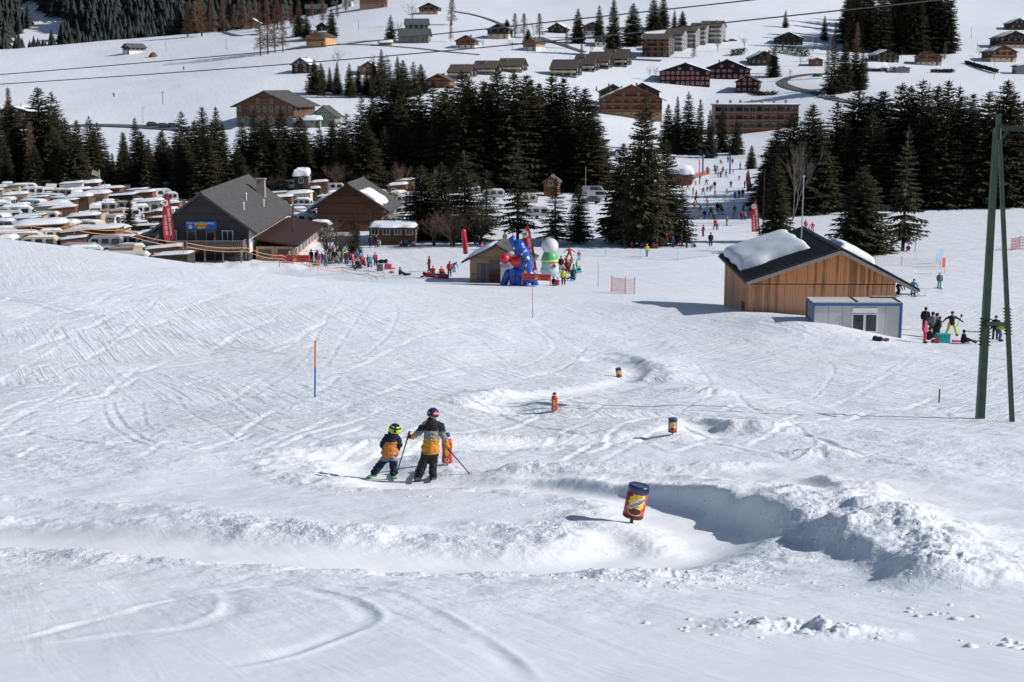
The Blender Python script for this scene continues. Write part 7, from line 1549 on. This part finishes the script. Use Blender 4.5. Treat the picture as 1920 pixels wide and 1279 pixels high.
for i, (px, py) in enumerate(((1818, 622), (1829, 624), (1795, 646), (1722, 556))):
    o = link('ski', _ski); o.location = at(px, py)+Vector((0, 0, .02)); o.rotation_euler = (0, 0, R(70+i*12)); tag(o, ('left of two skis lying right of the yellow trousers', 'right of two skis lying right of the yellow trousers', 'ski lying in front of the seated person', 'ski lying at the barn corner')[i], 'ski')
for k, (px, py, lab) in enumerate(((1383, 572, 'brown firewood heap at the left foot of the barn'), )):
    p = at(px, py); mb = MB(); rg = random.Random(4)
    for i in range(14): mb.tube((rg.uniform(-1, 1), rg.uniform(-.3, .3), .12+.2*rg.random()), (rg.uniform(-1, 1), rg.uniform(-.3, .3)+.3, .15+.2*rg.random()), .09, .08, 7)
    o = mb.build('firewood_heap', W['brown'], None); o.location = p; tag(o, lab, 'firewood')

# ------------------------------------------------------------------ crumbs and blocks of snow along berms and track edges
PHI = (1+5**.5)/2
ICO = np.array([(-1,PHI,0),(1,PHI,0),(-1,-PHI,0),(1,-PHI,0),(0,-1,PHI),(0,1,PHI),(0,-1,-PHI),(0,1,-PHI),(PHI,0,-1),(PHI,0,1),(-PHI,0,-1),(-PHI,0,1)])/1.9
ICF = np.array([(0,11,5),(0,5,1),(0,1,7),(0,7,10),(0,10,11),(1,5,9),(5,11,4),(11,10,2),(10,7,6),(7,1,8),(3,9,4),(3,4,2),(3,2,6),(3,6,8),(3,8,9),(4,9,5),(2,4,11),(6,2,10),(8,6,7),(9,8,1)])
rgn = np.random.default_rng(11); PX = []
def sprinkle(pts, n, spread, s0, s1):
    P = np.array(pts); L = np.r_[0, np.cumsum(np.hypot(*np.diff(P, axis=0).T))]; t = rgn.uniform(0, L[-1], n)
    x = np.interp(t, L, P[:, 0])+rgn.normal(0, spread, n); y = np.interp(t, L, P[:, 1])+rgn.normal(0, spread, n)
    for a, b in zip(x, y): PX.append((a, b, s0+(s1-s0)*rgn.random()**3))
for (pts, h, a, b, lu), n in zip(RIDGES, (900, 160, 160, 200, 60, 10, 160, 40, 40, 120, 110, 120, 40, 30, 30, 180, 50)): sprinkle(pts, int(n*.8), .45, .006, .028)
sprinkle(gl([(560,880),(700,925),(850,945),(1000,960),(1080,985)]), 294, .55, .006, 0.034)
sprinkle(gl([(-40,905),(150,915),(300,935),(450,960)]), 90, .5, .006, 0.029); sprinkle(gl([(1100,1075),(1250,1085),(1400,1075)]), 182, .35, .006, 0.038)
sprinkle(gl([(1300,1180),(1420,1172),(1550,1190),(1660,1195)]), 62, .18, .006, 0.046); sprinkle(gl([(1680,1150),(1740,1140),(1790,1150)]), 28, .15, .006, 0.050); sprinkle(gl([(1860,1200),(1930,1210)]), 28, .15, .006, 0.059); sprinkle(gl([(0,1080),(120,1090),(250,1100)]), 8, .3, .006, 0.025); sprinkle(gl([(580,870),(640,885),(680,895)]), 112, .3, .006, 0.025)
PX = np.array(PX); n = len(PX); Z = H(PX[:, 0], PX[:, 1])
S = PX[:, 2][:, None, None]*rgn.uniform(.7, 1.3, (n, 12, 1))*np.stack([rgn.uniform(.8, 1.4, n), rgn.uniform(.8, 1.4, n), rgn.uniform(.5, .8, n)], -1)[:, None, :]
V = ICO[None]*S+np.stack([PX[:, 0], PX[:, 1], Z-PX[:, 2]*.22], -1)[:, None, :]
F = (ICF[None]+(np.arange(n)*12)[:, None, None]).reshape(-1, 3)
tag(link('snow_crumbs', np_mesh('snow_crumbs', V.reshape(-1, 3), F, M_CAP)), 'crumbs and small blocks of snow along the course edges', 'snow', kind='stuff')
